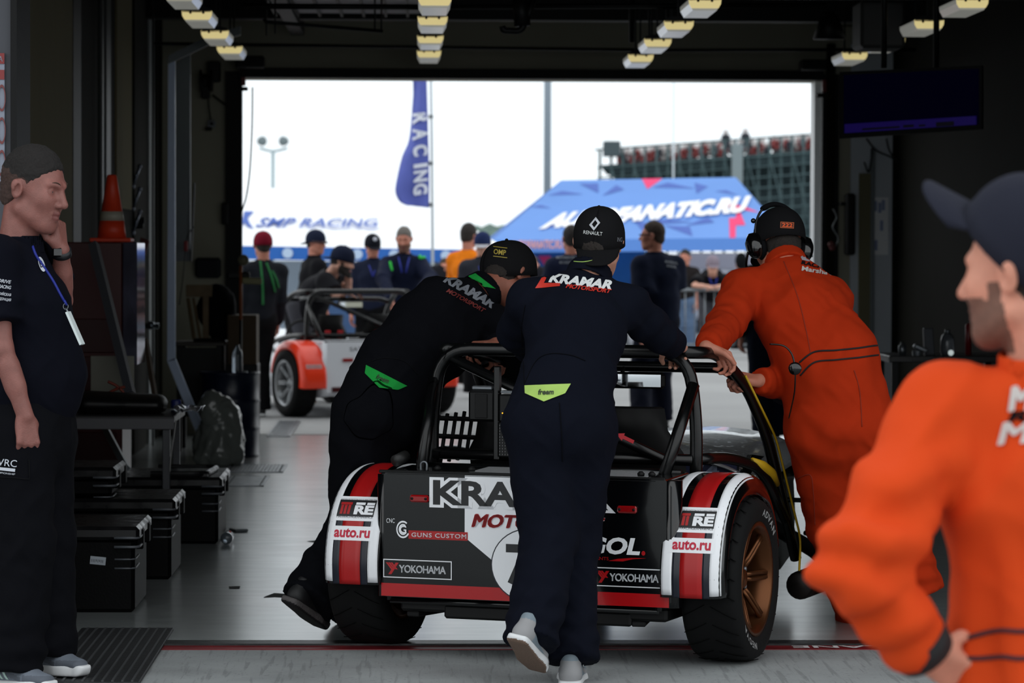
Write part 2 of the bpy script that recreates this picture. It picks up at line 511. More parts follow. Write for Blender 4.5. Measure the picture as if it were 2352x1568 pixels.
def axis_pts(lo, hi, res, fine):
    out = [lo]; p = lo
    while p < hi:
        st = res
        for (a, b, f) in fine:
            if a - 1e-6 <= p <= b: st = min(st, f)
        if st == res:
            for (a, b, f) in fine:
                if p < a < p + st: st = max(f, a - p)
        p += st; out.append(p)
    return np.array(out, dtype=np.float32)
def extract(prims, res, fine=(), smooth=1):
    """prims in order (smooth union / subtract / intersect) -> vertices, quads.  fine: boxes (lo, hi, res)"""
    us = [p for p in prims if p.lo is not None and p.op == 'u']
    lo = np.min([p.lo for p in us], 0) - 2.5 * res; hi = np.max([p.hi for p in us], 0) + 2.5 * res
    ax = [axis_pts(float(lo[i]), float(hi[i]), res, [(float(f[0][i]), float(f[1][i]), f[2]) for f in fine]) for i in range(3)]
    X, Y, Z = ax
    D = np.full((len(X), len(Y), len(Z)), 0.3, dtype=np.float32)
    for p in prims:
        if p.lo is None: sl = (slice(0, len(X)), slice(0, len(Y)), slice(0, len(Z)))
        else:
            m = p.k + 2.2 * res + 0.012; sl = []
            for i, a in enumerate(ax):
                i0 = max(0, int(np.searchsorted(a, p.lo[i] - m)) - 1); i1 = min(len(a), int(np.searchsorted(a, p.hi[i] + m)) + 1)
                sl.append(slice(i0, i1))
            sl = tuple(sl)
        v = p.d(X[sl[0]][:, None, None], Y[sl[1]][None, :, None], Z[sl[2]][None, None, :])
        o = D[sl]; k = max(p.k, 1e-5)
        if p.op == 'u':
            h = np.maximum(k - np.abs(o - v), 0) / k; D[sl] = np.minimum(o, v) - h * h * k * 0.25
        elif p.op == 's':
            v = -v; h = np.maximum(k - np.abs(o - v), 0) / k; D[sl] = np.maximum(o, v) + h * h * k * 0.25
        else:
            h = np.maximum(k - np.abs(o - v), 0) / k; D[sl] = np.maximum(o, v) + h * h * k * 0.25
    S = D < 0
    nx, ny, nz_ = D.shape
    cs = np.zeros((nx - 1, ny - 1, nz_ - 1), dtype=np.int8)
    for a in (0, 1):
        for b in (0, 1):
            for c in (0, 1):
                cs += S[a:nx - 1 + a, b:ny - 1 + b, c:nz_ - 1 + c]
    I, J, K = np.nonzero((cs > 0) & (cs < 8))
    vid = np.full(cs.shape, -1, dtype=np.int64); vid[I, J, K] = np.arange(len(I))
    acc = np.zeros((len(I), 3)); cnt = np.zeros(len(I))
    corners = [(0, 0, 0), (1, 0, 0), (0, 1, 0), (1, 1, 0), (0, 0, 1), (1, 0, 1), (0, 1, 1), (1, 1, 1)]
    pos = lambda c: np.stack([X[I + c[0]], Y[J + c[1]], Z[K + c[2]]], 1)
    val = lambda c: D[I + c[0], J + c[1], K + c[2]]
    for i in range(8):
        for j in range(i + 1, 8):
            c1, c2 = corners[i], corners[j]
            if sum(abs(a - b) for a, b in zip(c1, c2)) != 1: continue
            v1, v2 = val(c1), val(c2); m = (v1 < 0) != (v2 < 0)
            t = np.where(m, v1 / (v1 - v2 + 1e-12), 0)[:, None]
            acc += np.where(m[:, None], pos(c1) + (pos(c2) - pos(c1)) * t, 0); cnt += m
    Vt = acc / cnt[:, None]
    F = []
    for axis in range(3):
        a0 = [slice(0, None)] * 3; a1 = [slice(0, None)] * 3
        a0[axis] = slice(0, -1); a1[axis] = slice(1, None)
        s0, s1 = S[tuple(a0)], S[tuple(a1)]
        E = np.stack(np.nonzero(s0 != s1), 1)
        u, w = (axis + 1) % 3, (axis + 2) % 3
        E = E[(E[:, u] > 0) & (E[:, w] > 0) & (E[:, u] < D.shape[u] - 1) & (E[:, w] < D.shape[w] - 1)]
        ins = s0[E[:, 0], E[:, 1], E[:, 2]]
        def cell(du, dw):
            c = E.copy(); c[:, u] -= du; c[:, w] -= dw; return vid[c[:, 0], c[:, 1], c[:, 2]]
        q = np.stack([cell(1, 1), cell(0, 1), cell(0, 0), cell(1, 0)], 1)
        q[~ins] = q[~ins][:, ::-1]
        F.append(q)
    F = np.vstack(F); F = F[(F >= 0).all(1)]
    for _ in range(smooth):
        Sm = np.zeros_like(Vt); c = np.zeros(len(Vt))
        for a, b in ((0, 1), (1, 2), (2, 3), (3, 0)):
            np.add.at(Sm, F[:, a], Vt[F[:, b]]); np.add.at(Sm, F[:, b], Vt[F[:, a]])
            np.add.at(c, F[:, a], 1); np.add.at(c, F[:, b], 1)
        Vt = Vt * 0.5 + 0.5 * Sm / np.maximum(c, 1)[:, None]
    return Vt, F
def vnormals(Vt, F):
    n = np.cross(Vt[F[:, 2]] - Vt[F[:, 0]], Vt[F[:, 3]] - Vt[F[:, 1]])
    N = np.zeros_like(Vt)
    for i in range(4): np.add.at(N, F[:, i], n)
    return N / (np.linalg.norm(N, axis=1, keepdims=True) + 1e-12)
def folds(Vt, F, amp=0.006, freq=7.0, seed=1, joints=(), keep=()):
    """creases of loose cloth: broad soft folds plus tight gathers round the joints"""
    N = vnormals(Vt, F)
    n1 = vnoise(Vt * np.array([freq, freq, freq * 0.55]) + 31.7, seed)
    n2 = vnoise(Vt @ np.array([[.8, .1, .6], [-.2, .9, .1], [-.6, -.1, .8]]) * np.array([freq * 2.3, freq * 1.6, freq * 0.8]) + 3.3, seed + 5)
    n3 = vnoise(Vt @ np.array([[.7, .1, -.7], [.1, .9, .1], [.7, .1, .7]]) * np.array([freq * 3.6, freq * 2.2, freq * 1.1]) + 9.1, seed + 9)
    d = amp * (0.75 * n1 + 0.9 * (0.5 - np.abs(n2)) + 0.5 * (0.45 - np.abs(n3)))
    for (c, axis, sig, fr, am) in joints:
        a = A3(Vector(axis).normalized()); q = Vt - A3(c); r2 = (q * q).sum(1)
        w = np.exp(-r2 / (2 * sig * sig)); ph = (q @ a) * fr + 1.6 * vnoise(Vt * 9.0 + 5, seed + 3) + 2.2 * (q @ np.roll(a, 1))
        s = np.sin(ph); d = d + am * w * np.sign(s) * np.abs(s) ** 0.8
    return Vt + N * d[:, None]
# ------------------------------------------------------------------ people
SKIN = mat('skin', (196, 128, 106), 0.55, bump=0.25, bscale=220, var=0.10, vscale=28, sss=0.08)
SKIN_PALE = mat('skin_pale', (214, 160, 138), 0.55, var=0.08, vscale=20)
STUBBLE = mat('stubbled_skin', (120, 84, 70), 0.7, bump=0.5, bscale=500, var=0.15, vscale=60)
LIPS = mat('lip_skin', (118, 66, 62), 0.5)
EYEW = mat('eye_white', (215, 210, 205), 0.25); IRIS = mat('iris', (60, 70, 72), 0.2)
HAIR_D = mat('hair_dark', (38, 31, 27), 0.75, bump=1.0, bscale=420, var=0.35, vscale=160)
HAIR_B = mat('hair_brown', (66, 50, 40), 0.75, bump=1.0, bscale=420, var=0.35, vscale=160)
HAIR_G = mat('hair_grey', (118, 112, 106), 0.75, bump=1.0, bscale=420, var=0.35, vscale=160)

def frame(f, u):
    f = Vector(f).normalized(); u = Vector(u); u = (u - f * u.dot(f)).normalized()
    x = f.cross(u)
    return Matrix((x, f, u)).transposed()
def head_prims(c, F, s=1.0, k=1.0):
    c = Vector(c)
    P = lambda x, y, z: c + F @ (V(x, y, z) * s)
    E = lambda p, r, kk=0.02, op='u': Ell(P(*p), [q * s for q in r], F, kk * s, op)
    C = lambda a, b, ra, rb, kk=0.01, op='u': Cap(P(*a), P(*b), ra * s, rb * s, kk * s, op)
    L = [E((0, -.012, .042), (.076, .096, .086)), E((0, .028, -.012), (.060, .066, .088), .03), E((0, .032, -.062), (.051, .056, .046), .03),
         E((0, .070, -.097), (.024, .020, .019), .03),
         C((-.052, -.005, -.055), (-.026, .06, -.090), .020, .014, .03), C((.052, -.005, -.055), (.026, .06, -.090), .020, .014, .03),
         E((-.038, .062, -.012), (.024, .024, .024), .03), E((.038, .062, -.012), (.024, .024, .024), .03),
         C((-.042, .074, .036), (-.014, .089, .033), .0095, .0105, .014), C((.042, .074, .036), (.014, .089, .033), .0095, .0105, .014),
         C((0, .088, .024), (0, .113, -.020), .0085, .0125, .014),
         E((-.012, .099, -.026), (.0085, .010, .0075), .007), E((.012, .099, -.026), (.0085, .010, .0075), .007),
         E((-.031, .090, .015), (.016, .013, .011), .014, 's'), E((.031, .090, .015), (.016, .013, .011), .014, 's'),
         E((-.031, .072, .014), (.0150, .0140, .0135), .004), E((.031, .072, .014), (.0150, .0140, .0135), .004),
         E((-.031, .0865, .0145), (.0110, .004, .0030), .003, 's'), E((.031, .0865, .0145), (.0110, .004, .0030), .003, 's'),
         C((-.019, .086, -.052), (0, .095, -.050), .005, .0072, .008), C((.019, .086, -.052), (0, .095, -.050), .005, .0072, .008),
         C((-.016, .085, -.064), (0, .092, -.065), .0055, .0082, .008), C((.016, .085, -.064), (0, .092, -.065), .0055, .0082, .008),
         C((-.023, .092, -.0575), (0, .1025, -.0575), .0018, .0022, .003, 's'), C((.023, .092, -.0575), (0, .1025, -.0575), .0018, .0022, .003, 's')]
    for sx in (-1, 1):
        L += [E((sx * .079, -.012, .004), (.010, .019, .031), .008), E((sx * .088, -.017, .014), (.006, .013, .018), .006),
              E((sx * .086, -.006, .002), (.006, .009, .017), .006, 's')]
    return L
def hand_prims(w, d, n, t, s=1.0, curl=0.5, spread=0.0, thumb=0.6, fing=None):
    """w wrist, d direction of the fingers, n palm normal, t side of the thumb"""
    w = Vector(w); d = Vector(d).normalized(); n = Vector(n); n = (n - d * n.dot(d)).normalized()
    t = Vector(t); t = (t - d * t.dot(d) - n * t.dot(n)).normalized()
    L = []; kn = []
    for i, (o, l) in enumerate(((.029, .086), (.0095, .090), (-.010, .086), (-.028, .079))):
        p = w + (t * o + d * l - n * (.002 if i in (0, 3) else -.0)) * s
        L.append(Cap(w + (t * o * .55 + d * .012) * s, p, .0145 * s, .0112 * s, .010 * s)); kn.append(p)
    L.append(Ell(w + (t * .024 + d * .035 + n * .008) * s, (.018 * s, .027 * s, .014 * s), np.array(Matrix((t, d, n)).transposed()), .012 * s))
    L.append(Ell(w + (-t * .022 + d * .035 + n * .006) * s, (.012 * s, .030 * s, .012 * s), np.array(Matrix((t, d, n)).transposed()), .012 * s))
    for i, (p, ln) in enumerate(zip(kn, (.96, 1.06, 1.0, .80))):
        q = p; cu = (fing[i] if fing else curl * (0.9 + 0.1 * i)); a = 0.0; side = spread * (1.2 - 0.8 * i)
        for j, (seg, rr) in enumerate(((.043, .0092), (.026, .0083), (.021, .0076))):
            a += cu * (1.0, 1.1, .75)[j]
            e = q + ((d * math.cos(a) + n * math.sin(a)) + t * side * .25).normalized() * seg * ln * s
            L.append(Cap(q, e, rr * s, (rr - .0008) * s, .0035 * s)); q = e
    b = w + (t * .024 + d * .022 + n * .008) * s
    d1 = (t * .75 + d * .62 + n * .35 * thumb * 2).normalized(); m = b + d1 * .040 * s
    d2 = (t * (.55 - .6 * thumb) + d * .8 + n * .65 * thumb).normalized(); e1 = m + d2 * .030 * s
    d3 = (t * (.25 - .7 * thumb) + d * .85 + n * .7 * thumb).normalized(); e2 = e1 + d3 * .024 * s
    L += [Cap(b, m, .0150 * s, .0115 * s, .010 * s), Cap(m, e1, .0108 * s, .0095 * s, .004 * s), Cap(e1, e2, .0096 * s, .0082 * s, .003 * s)]
    return L

def body_prims(J, s=1.0, fat=0.0, cov=0.0):
    """whole figure under its clothes"""
    g = lambda k: Vector(J[k])
    sh = (g('shR') - g('shL')); hp = (g('hipR') - g('hipL')); w = 0.012 * cov
    L = [ECap(g('pelvis') - V(0, 0, .02), g('waist'), hp, .150 * s - w, .128 * s + fat * .6 - w, .105 * s - w, .095 * s + fat - w),
         ECap(g('waist'), g('chest'), sh, .128 * s + fat * .6 - w, .150 * s - w, .095 * s + fat - w, .108 * s - w),
         ECap(g('chest'), g('neck') - (g('neck') - g('chest')) * .25, sh, .150 * s - w, .085 * s, .105 * s - w, .062 * s)]
    for a in 'LR':
        S = g('sh' + a)
        L += [Cap(g('chest') + (g('neck') - g('chest')) * .62, S, .058 * s - w, .058 * s - w, .04),
              Cap(S, g('el' + a), .050 * s - w, .041 * s - w * .8, .03), Cap(g('el' + a), g('wr' + a), .041 * s - w * .8, .027 * s, .02),
              Cap(g('el' + a) * .72 + g('wr' + a) * .28, g('el' + a) * .45 + g('wr' + a) * .55, .040 * s - w, .034 * s - w * .5, .03),
              Cap(g('hip' + a), g('kn' + a), .082 * s - w, .054 * s - w, .04), Cap(g('kn' + a), g('an' + a), .052 * s - w, .036 * s - w, .03),
              Cap(g('kn' + a) * .75 + g('an' + a) * .25, g('kn' + a) * .5 + g('an' + a) * .5, .054 * s - w, .046 * s - w, .03),
              Cap(g('an' + a), g('an' + a) * .45 + g('toe' + a) * .55 , .026 * s, .016 * s, .02)]
    return L
def neck_prims(J, F, s):
    return [Cap(Vector(J['head']) + F @ V(0, -.030 * s, -.05 * s), Vector(J['neck']) - (Vector(J['neck']) - Vector(J['chest'])) * .12, .056 * s, .062 * s, .02)]
def top_prims(J, s, loose, sleeve='long', fat=0.0, hem=True, cuffgap=0.0):
    g = lambda k: Vector(J[k]); sh = (g('shR') - g('shL')); hp = (g('hipR') - g('hipL')); l = loose
    up = (g('waist') - g('pelvis'))
    L = [ECap(g('pelvis') + up * (0.15 if hem else -.05), g('waist'), hp, .152 * s + l, .132 * s + fat * .6 + l, .112 * s + l, .102 * s + fat + l, .05),
         ECap(g('waist'), g('chest'), sh, .132 * s + fat * .6 + l, .152 * s + l, .102 * s + fat + l, .114 * s + l, .05),
         ECap(g('chest'), g('neck') - (g('neck') - g('chest')) * .30, sh, .152 * s + l, .088 * s + l * .3, .110 * s + l, .064 * s + l * .3, .05)]
    for a in 'LR':
        S = g('sh' + a); E = g('el' + a); W = g('wr' + a)
        L += [Cap(g('chest') + (g('neck') - g('chest')) * .62, S, .060 * s + l * .6, .060 * s + l * .7, .05)]
        if sleeve == 'long':
            L += [Cap(S, E, .054 * s + l, .045 * s + l * .9, .03), Sleeve(E, W - (W - E) * cuffgap, .045 * s + l * .9, .034 * s + l * .55, .02)]
        elif sleeve == 'short':
            L += [Sleeve(S, S + (E - S) * .72, .056 * s + l, .056 * s + l * 1.3, .03)]
    return L
def leg_prims(J, s, loose, wide=0.0, short=False):
    g = lambda k: Vector(J[k]); hp = (g('hipR') - g('hipL')); l = loose
    L = [ECap(g('pelvis') - V(0, 0, .03), g('pelvis') + (g('waist') - g('pelvis')) * .35, hp, .152 * s + l, .145 * s + l, .115 * s + l, .108 * s + l, .05)]
    for a in 'LR':
        H, K, A = g('hip' + a), g('kn' + a), g('an' + a)
        out = (H - (g('hipL') + g('hipR')) / 2) * .1
        L.append(Cap(H + out, K, .086 * s + l, .060 * s + l + wide * .5, .05))
        if short: continue
        L.append(Sleeve(K, A + (A - K).normalized() * .02, .060 * s + l + wide * .5, .048 * s + l + wide, .03))
    return L

def shoe(parent, an, toe, s, mu, ms, mlace=None, side=None, acc=None, up=None, res=0.0045, name='shoe', bulk=1.0, ma=None, mo=None):
    """a trainer from ankle and toe points: upper, sole, laces, side stripes"""
    an, toe = Vector(an), Vector(toe); f = toe - an
    if up is None:
        up = V(0, 0, 1) if abs(f.normalized().z) < .8 else V(f.x, f.y, 0).normalized()
    up = Vector(up).normalized()
    if abs(up.z) < .95:                    # lifted foot: the sole plane runs through the toe
        up = (up - f * (up.dot(f) / f.length_squared)).normalized(); base = an - up * .072 * s
        hd = (toe - base).normalized(); up = (up - hd * up.dot(hd)).normalized()
    else:
        hd = (f - up * f.dot(up)).normalized(); base = an + up * (f.dot(up) - .035 * s)
    F = Matrix((hd.cross(up), hd, up)).transposed()
    P = lambda x, y, z: base + F @ V(x * s, y * s, z * s)
    B = bulk
    U = [ECap(P(0, -.055, .045), P(0, .09, .040), F.col[0], .036 * s * B, .044 * s * B, .034 * s, .030 * s, .02),
         ECap(P(0, .09, .040), P(.0, .155, .034), F.col[0], .044 * s * B, .036 * s * B, .030 * s, .022 * s, .02),
         ECap(P(0, -.035, .05), P(0, -.028, .098), F.col[0], .034 * s, .036 * s, .045 * s, .048 * s, .02),
         ECap(P(0, .01, .06), P(0, .075, .058), F.col[0], .030 * s, .028 * s, .035 * s, .018 * s, .02),
         Half(P(0, 0, .022), F @ V(0, 0, -1)), Half(P(0, -.03, .108), F @ V(0, .25, 1), .006)]
    v, q = extract(U, res)
    if ma:
        L = ((v[q].mean(1) - A3(base)) @ np.array(F)) / s
        m_ = ((L[:, 1] < -.045 + .2 * (L[:, 2] - .05)) & (L[:, 2] < .092)) | ((L[:, 1] > .118 - .5 * np.abs(L[:, 0])) & (L[:, 2] < .052)) | ((np.abs(L[:, 2] - .052 + .25 * (L[:, 1] - .03)) < .008) & (L[:, 1] > -.02) & (L[:, 1] < .09))
        u = link_mesh(name, v, q, [mu, ma], parent, True, True, m_.astype(int))
    else: u = link_mesh(name, v, q, mu, parent, True)
    S = [ECap(P(0, -.062, .012), P(0, .09, .012), F.col[0], .040 * s * B, .049 * s * B, .060 * s, .060 * s, .02),
         ECap(P(0, .09, .012), P(0, .155, .014), F.col[0], .049 * s * B, .036 * s * B, .060 * s, .052 * s, .02),
         Half(P(0, 0, .0), F @ V(0, 0, -1), .008), Half(P(0, 0, .030), F @ V(0, -.04, 1), .006), Half(P(0, -.098, .0), F @ V(0, -1, -.25), .02), Half(P(0, .182, .01), F @ V(0, 1, -.5), .02)]
    v, q = extract(S, res)
    L = ((v[q].mean(1) - A3(base)) @ np.array(F)) / s
    link_mesh('sole', v, q, [ms, mo or ms], u, True, True, (L[:, 2] < .007).astype(int))
    if mlace:
        mb = MB()
        for i in range(4):
            y = .03 + i * .020; z = .094 - i * .0085
            mb.tube([P(-.022, y, z - .012), P(-.012, y + .004, z), P(.012, y + .008, z), P(.022, y + .004, z - .012)], .0026 * s, 6)
        mb.tube(smooth_pts([P(0, .03, .098), P(.02, .02, .108), P(.035, .03, .085), P(.040, .038, .06)], 4), .0024 * s, 6)
        mb.tube(smooth_pts([P(0, .03, .098), P(-.02, .02, .106), P(-.035, .035, .085), P(-.041, .04, .055)], 4), .0024 * s, 6)
        mb.build('laces', mlace, u, True, True)
    if acc:
        bv = bvh_world([u]); mb = MB()
        for sx in (-1, 1):
            for y0 in (0.005, 0.027):
                G = []
                for i in range(7):
                    row = []
                    for j in range(2):
                        o = P(sx * .09, y0 + j * .010 - i * .006 * (1), .034 + i * .0075)
                        h = bv.ray_cast(o, F @ V(-sx, 0, 0))
                        row.append((h[0] if h[0] else o - F @ V(sx * .05 * s, 0, 0)) + F @ V(sx * .0012, 0, 0))
                    G.append(row if sx < 0 else row[::-1])
                mb.grid(G, .0012)
        mb.build('side_stripes', acc, u, True, True)
    return u

def cap_hat(parent, c, F, s, m, mb_=None, back=False, tilt=0.0, side=0.0, button=None, peak=1.0, droop=1.0, up=0.0, name='cap', label=None):
    """baseball cap on a head; back=True: worn with the peak at the back"""
    c = Vector(c)
    R = F @ Matrix.Rotation(tilt, 3, 'X')
    if back: R = R @ Matrix.Rotation(PI, 3, 'Z')
    if side: R = R @ Matrix.Rotation(side, 3, 'Z')
    o = F @ V(0, -.010 * s, (.040 + up) * s) + c
    P = lambda x, y, z: o + R @ V(x * s, y * s, z * s)
    G = []
    for i in range(15):
        ph = i / 14 * 1.72
        row = []
        for k in range(49):
            a = 2 * PI * k / 48
            seam = 1 - .010 * math.exp(-((((a / (PI / 3)) + .5) % 1 - .5) ** 2) / .002)
            r = math.sin(min(ph, PI / 2)) ** .82 * seam
            z = math.cos(ph) if ph < PI / 2 else -(ph - PI / 2) * 2.2
            row.append(P(.0885 * r * math.sin(a), .110 * r * math.cos(a), .102 * z - .002))
        G.append(row)
    mb = MB().grid(G, .003)
    u = mb.build(name, m, parent, True, True)
    if label: u['label'] = label
    B = []
    for i in range(9):
        v = i / 8; row = []
        for k in range(17):
            q = (k / 16 * 2 - 1); a = q * 1.02
            x0, y0 = .0885 * math.sin(a), .109 * math.cos(a)
            ln = .078 * peak * (1 - .62 * abs(q) ** 2.6)
            row.append(P(x0 * (1 - .10 * v * abs(q)), y0 + v * ln, -.026 - v * ln * .30 - .143 * droop * (x0 ** 2) / .1 * (0.35 + .65 * v)))
        B.append(row)
    MB().grid(B, .004).build('peak', mb_ or m, u, True, True)
    MB().sphere(P(0, 0, .1015), .0065 * s, 10, 6).build('button', button or m, u, True, True)
    return u, P
def hair(parent, J, F, s, m, line=.048, thick=.007, low=-.045, res=.004, name='hair', top=1.0, fade=None, cut=None):
    c = Vector(J['head']); P = lambda x, y, z: c + F @ (V(x, y, z) * s)
    E = lambda p, r, kk=0.02, op='u': Ell(P(*p), [q * s for q in r], F, kk * s, op)
    L = [E((0, -.014, .044), (.076 + thick * .55, .096 + thick * .7, .087 + thick * 1.9 * top)),
         E((0, -.030, -.02), (.060 + thick * .6, .075 + thick * .4, .06), .02),
         Half(P(0, .055, line), F @ V(0, 1, -.95), .006), Half(P(0, 0, low), F @ V(0, .35, -1), .01),
         E((-.078, .045, -.02), (.035, .052, .045), .006, 's'), E((.078, .045, -.02), (.035, .052, .045), .006, 's'),
         E((-.080, .002, .002), (.03, .016, .030), .004, 's'), E((.080, .002, .002), (.03, .016, .030), .004, 's')]
    if cut is not None: L.append(Half(P(0, 0, cut), F @ V(0, 0, 1), .004))
    v, q = extract(L, res)
    v = v + vnormals(v, q) * (.0022 * vnoise(v * 170, 3) + .0024 * vnoise(v * 60, 8))[:, None]
    if fade:
        L_ = ((v[q].mean(1) - A3(c)) @ np.array(F)) / s
        return link_mesh(name, v, q, [m, fade], parent, True, True, (L_[:, 2] + .25 * L_[:, 1] + .006 * vnoise(v[q].mean(1) * 60, 2) < .038).astype(int))
    return link_mesh(name, v, q, m, parent, True)
def eyes(parent, J, F, s):
    c = Vector(J['head'])
    for sx in (-1, 1):
        p = c + F @ V(sx * .031 * s, .0712 * s, .0135 * s)
        e = MB().sphere(p, .0125 * s, 16, 10).build('eye', EYEW, parent, True, True)
        MB().sphere(p + F @ V(0, .0062 * s, -.001 * s), .0070 * s, 12, 8).build('iris', IRIS, e, True, True)
        G = []
        MB().tube(smooth_pts([c + F @ V(sx * x * s, y * s, z * s) for x, y, z in ((.016, .097, .037), (.030, .091, .044), (.046, .078, .039))], 4),
                  [.0026 * s] * 9, 6, flat=.6).build('eyebrow', HAIR_B, parent, True, True)

def stand(X, Y, h=1.78, face=0.0, lean=0.0, arms=('down', 'down'), step=0.0, look=None, twist=0.0, wide=1.0):
    """joints of a standing figure. face: heading angle, 0 = away from the camera (+Y), positive to the left; lean: forward bend at the hips in radians"""
    s = h / 1.78; f = V(-math.sin(face), math.cos(face), 0); r = V(math.cos(face), math.sin(face), 0)
    o = V(X, Y, 0); J = {}
    pel = o + V(0, 0, .97 * s) - f * (.10 * math.sin(lean)) ; J['pelvis'] = pel
    ax = (V(0, 0, 1) * math.cos(lean) + f * math.sin(lean)); fn = (f * math.cos(lean) - V(0, 0, 1) * math.sin(lean))
    J['waist'] = pel + ax * .14 * s; J['chest'] = pel + ax * .36 * s; J['neck'] = pel + ax * .54 * s
    ax2 = (ax + V(0, 0, 1) * .8).normalized() if lean > .2 else ax
    J['head'] = J['neck'] + ax2 * .155 * s + f * .02
    for a, sg in (('L', -1), ('R', 1)):
        J['sh' + a] = pel + ax * .440 * s + r * (sg * .165 * s * wide)
        J['hip' + a] = pel + r * (sg * .085 * s) - V(0, 0, .03)
        st = step * sg
        J['kn' + a] = o + r * (sg * .10 * s) + f * (st * .6 + .02) + V(0, 0, .50 * s)
        J['an' + a] = o + r * (sg * .11 * s) + f * st + V(0, 0, .085 * s)
        J['toe' + a] = J['an' + a] + f * .15 * s + r * sg * .03 - V(0, 0, .05 * s)
        m = arms[0 if a == 'L' else 1]; S = J['sh' + a]
        if m == 'down': e, w, hd = S + r * sg * .05 - ax * .27 * s, S + r * sg * .06 - ax * .51 * s + fn * .07, -ax + fn * .2
        elif m == 'fold': e, w, hd = S + r * sg * .06 - ax * .24 * s + fn * .08, S - r * sg * .14 - ax * .20 * s + fn * .24, -r * sg
        elif m == 'reach': e, w, hd = S + r * sg * .10 - V(0, 0, .20 * s) + f * .12, S + r * sg * .04 - V(0, 0, .36 * s) + f * .30, f - V(0, 0, .6)
        elif m == 'face': e, w, hd = S + r * sg * .03 - V(0, 0, .22 * s) + f * .16, J['head'] + f * .08 + r * sg * .05 - V(0, 0, .12), V(0, 0, 1)
        else: e, w, hd = m
        J['el' + a], J['wr' + a], J['hd' + a] = e, w, hd
        J['hn' + a] = -r * sg if m in ('down',) else V(0, 0, -1) if m in ('fold', 'reach') else f * -1
        J['th' + a] = f if m == 'down' else -r * sg
        J['curl' + a] = .45
    J['f'] = look[0] if look else f; J['u'] = look[1] if look else V(0, 0, 1)
    return J

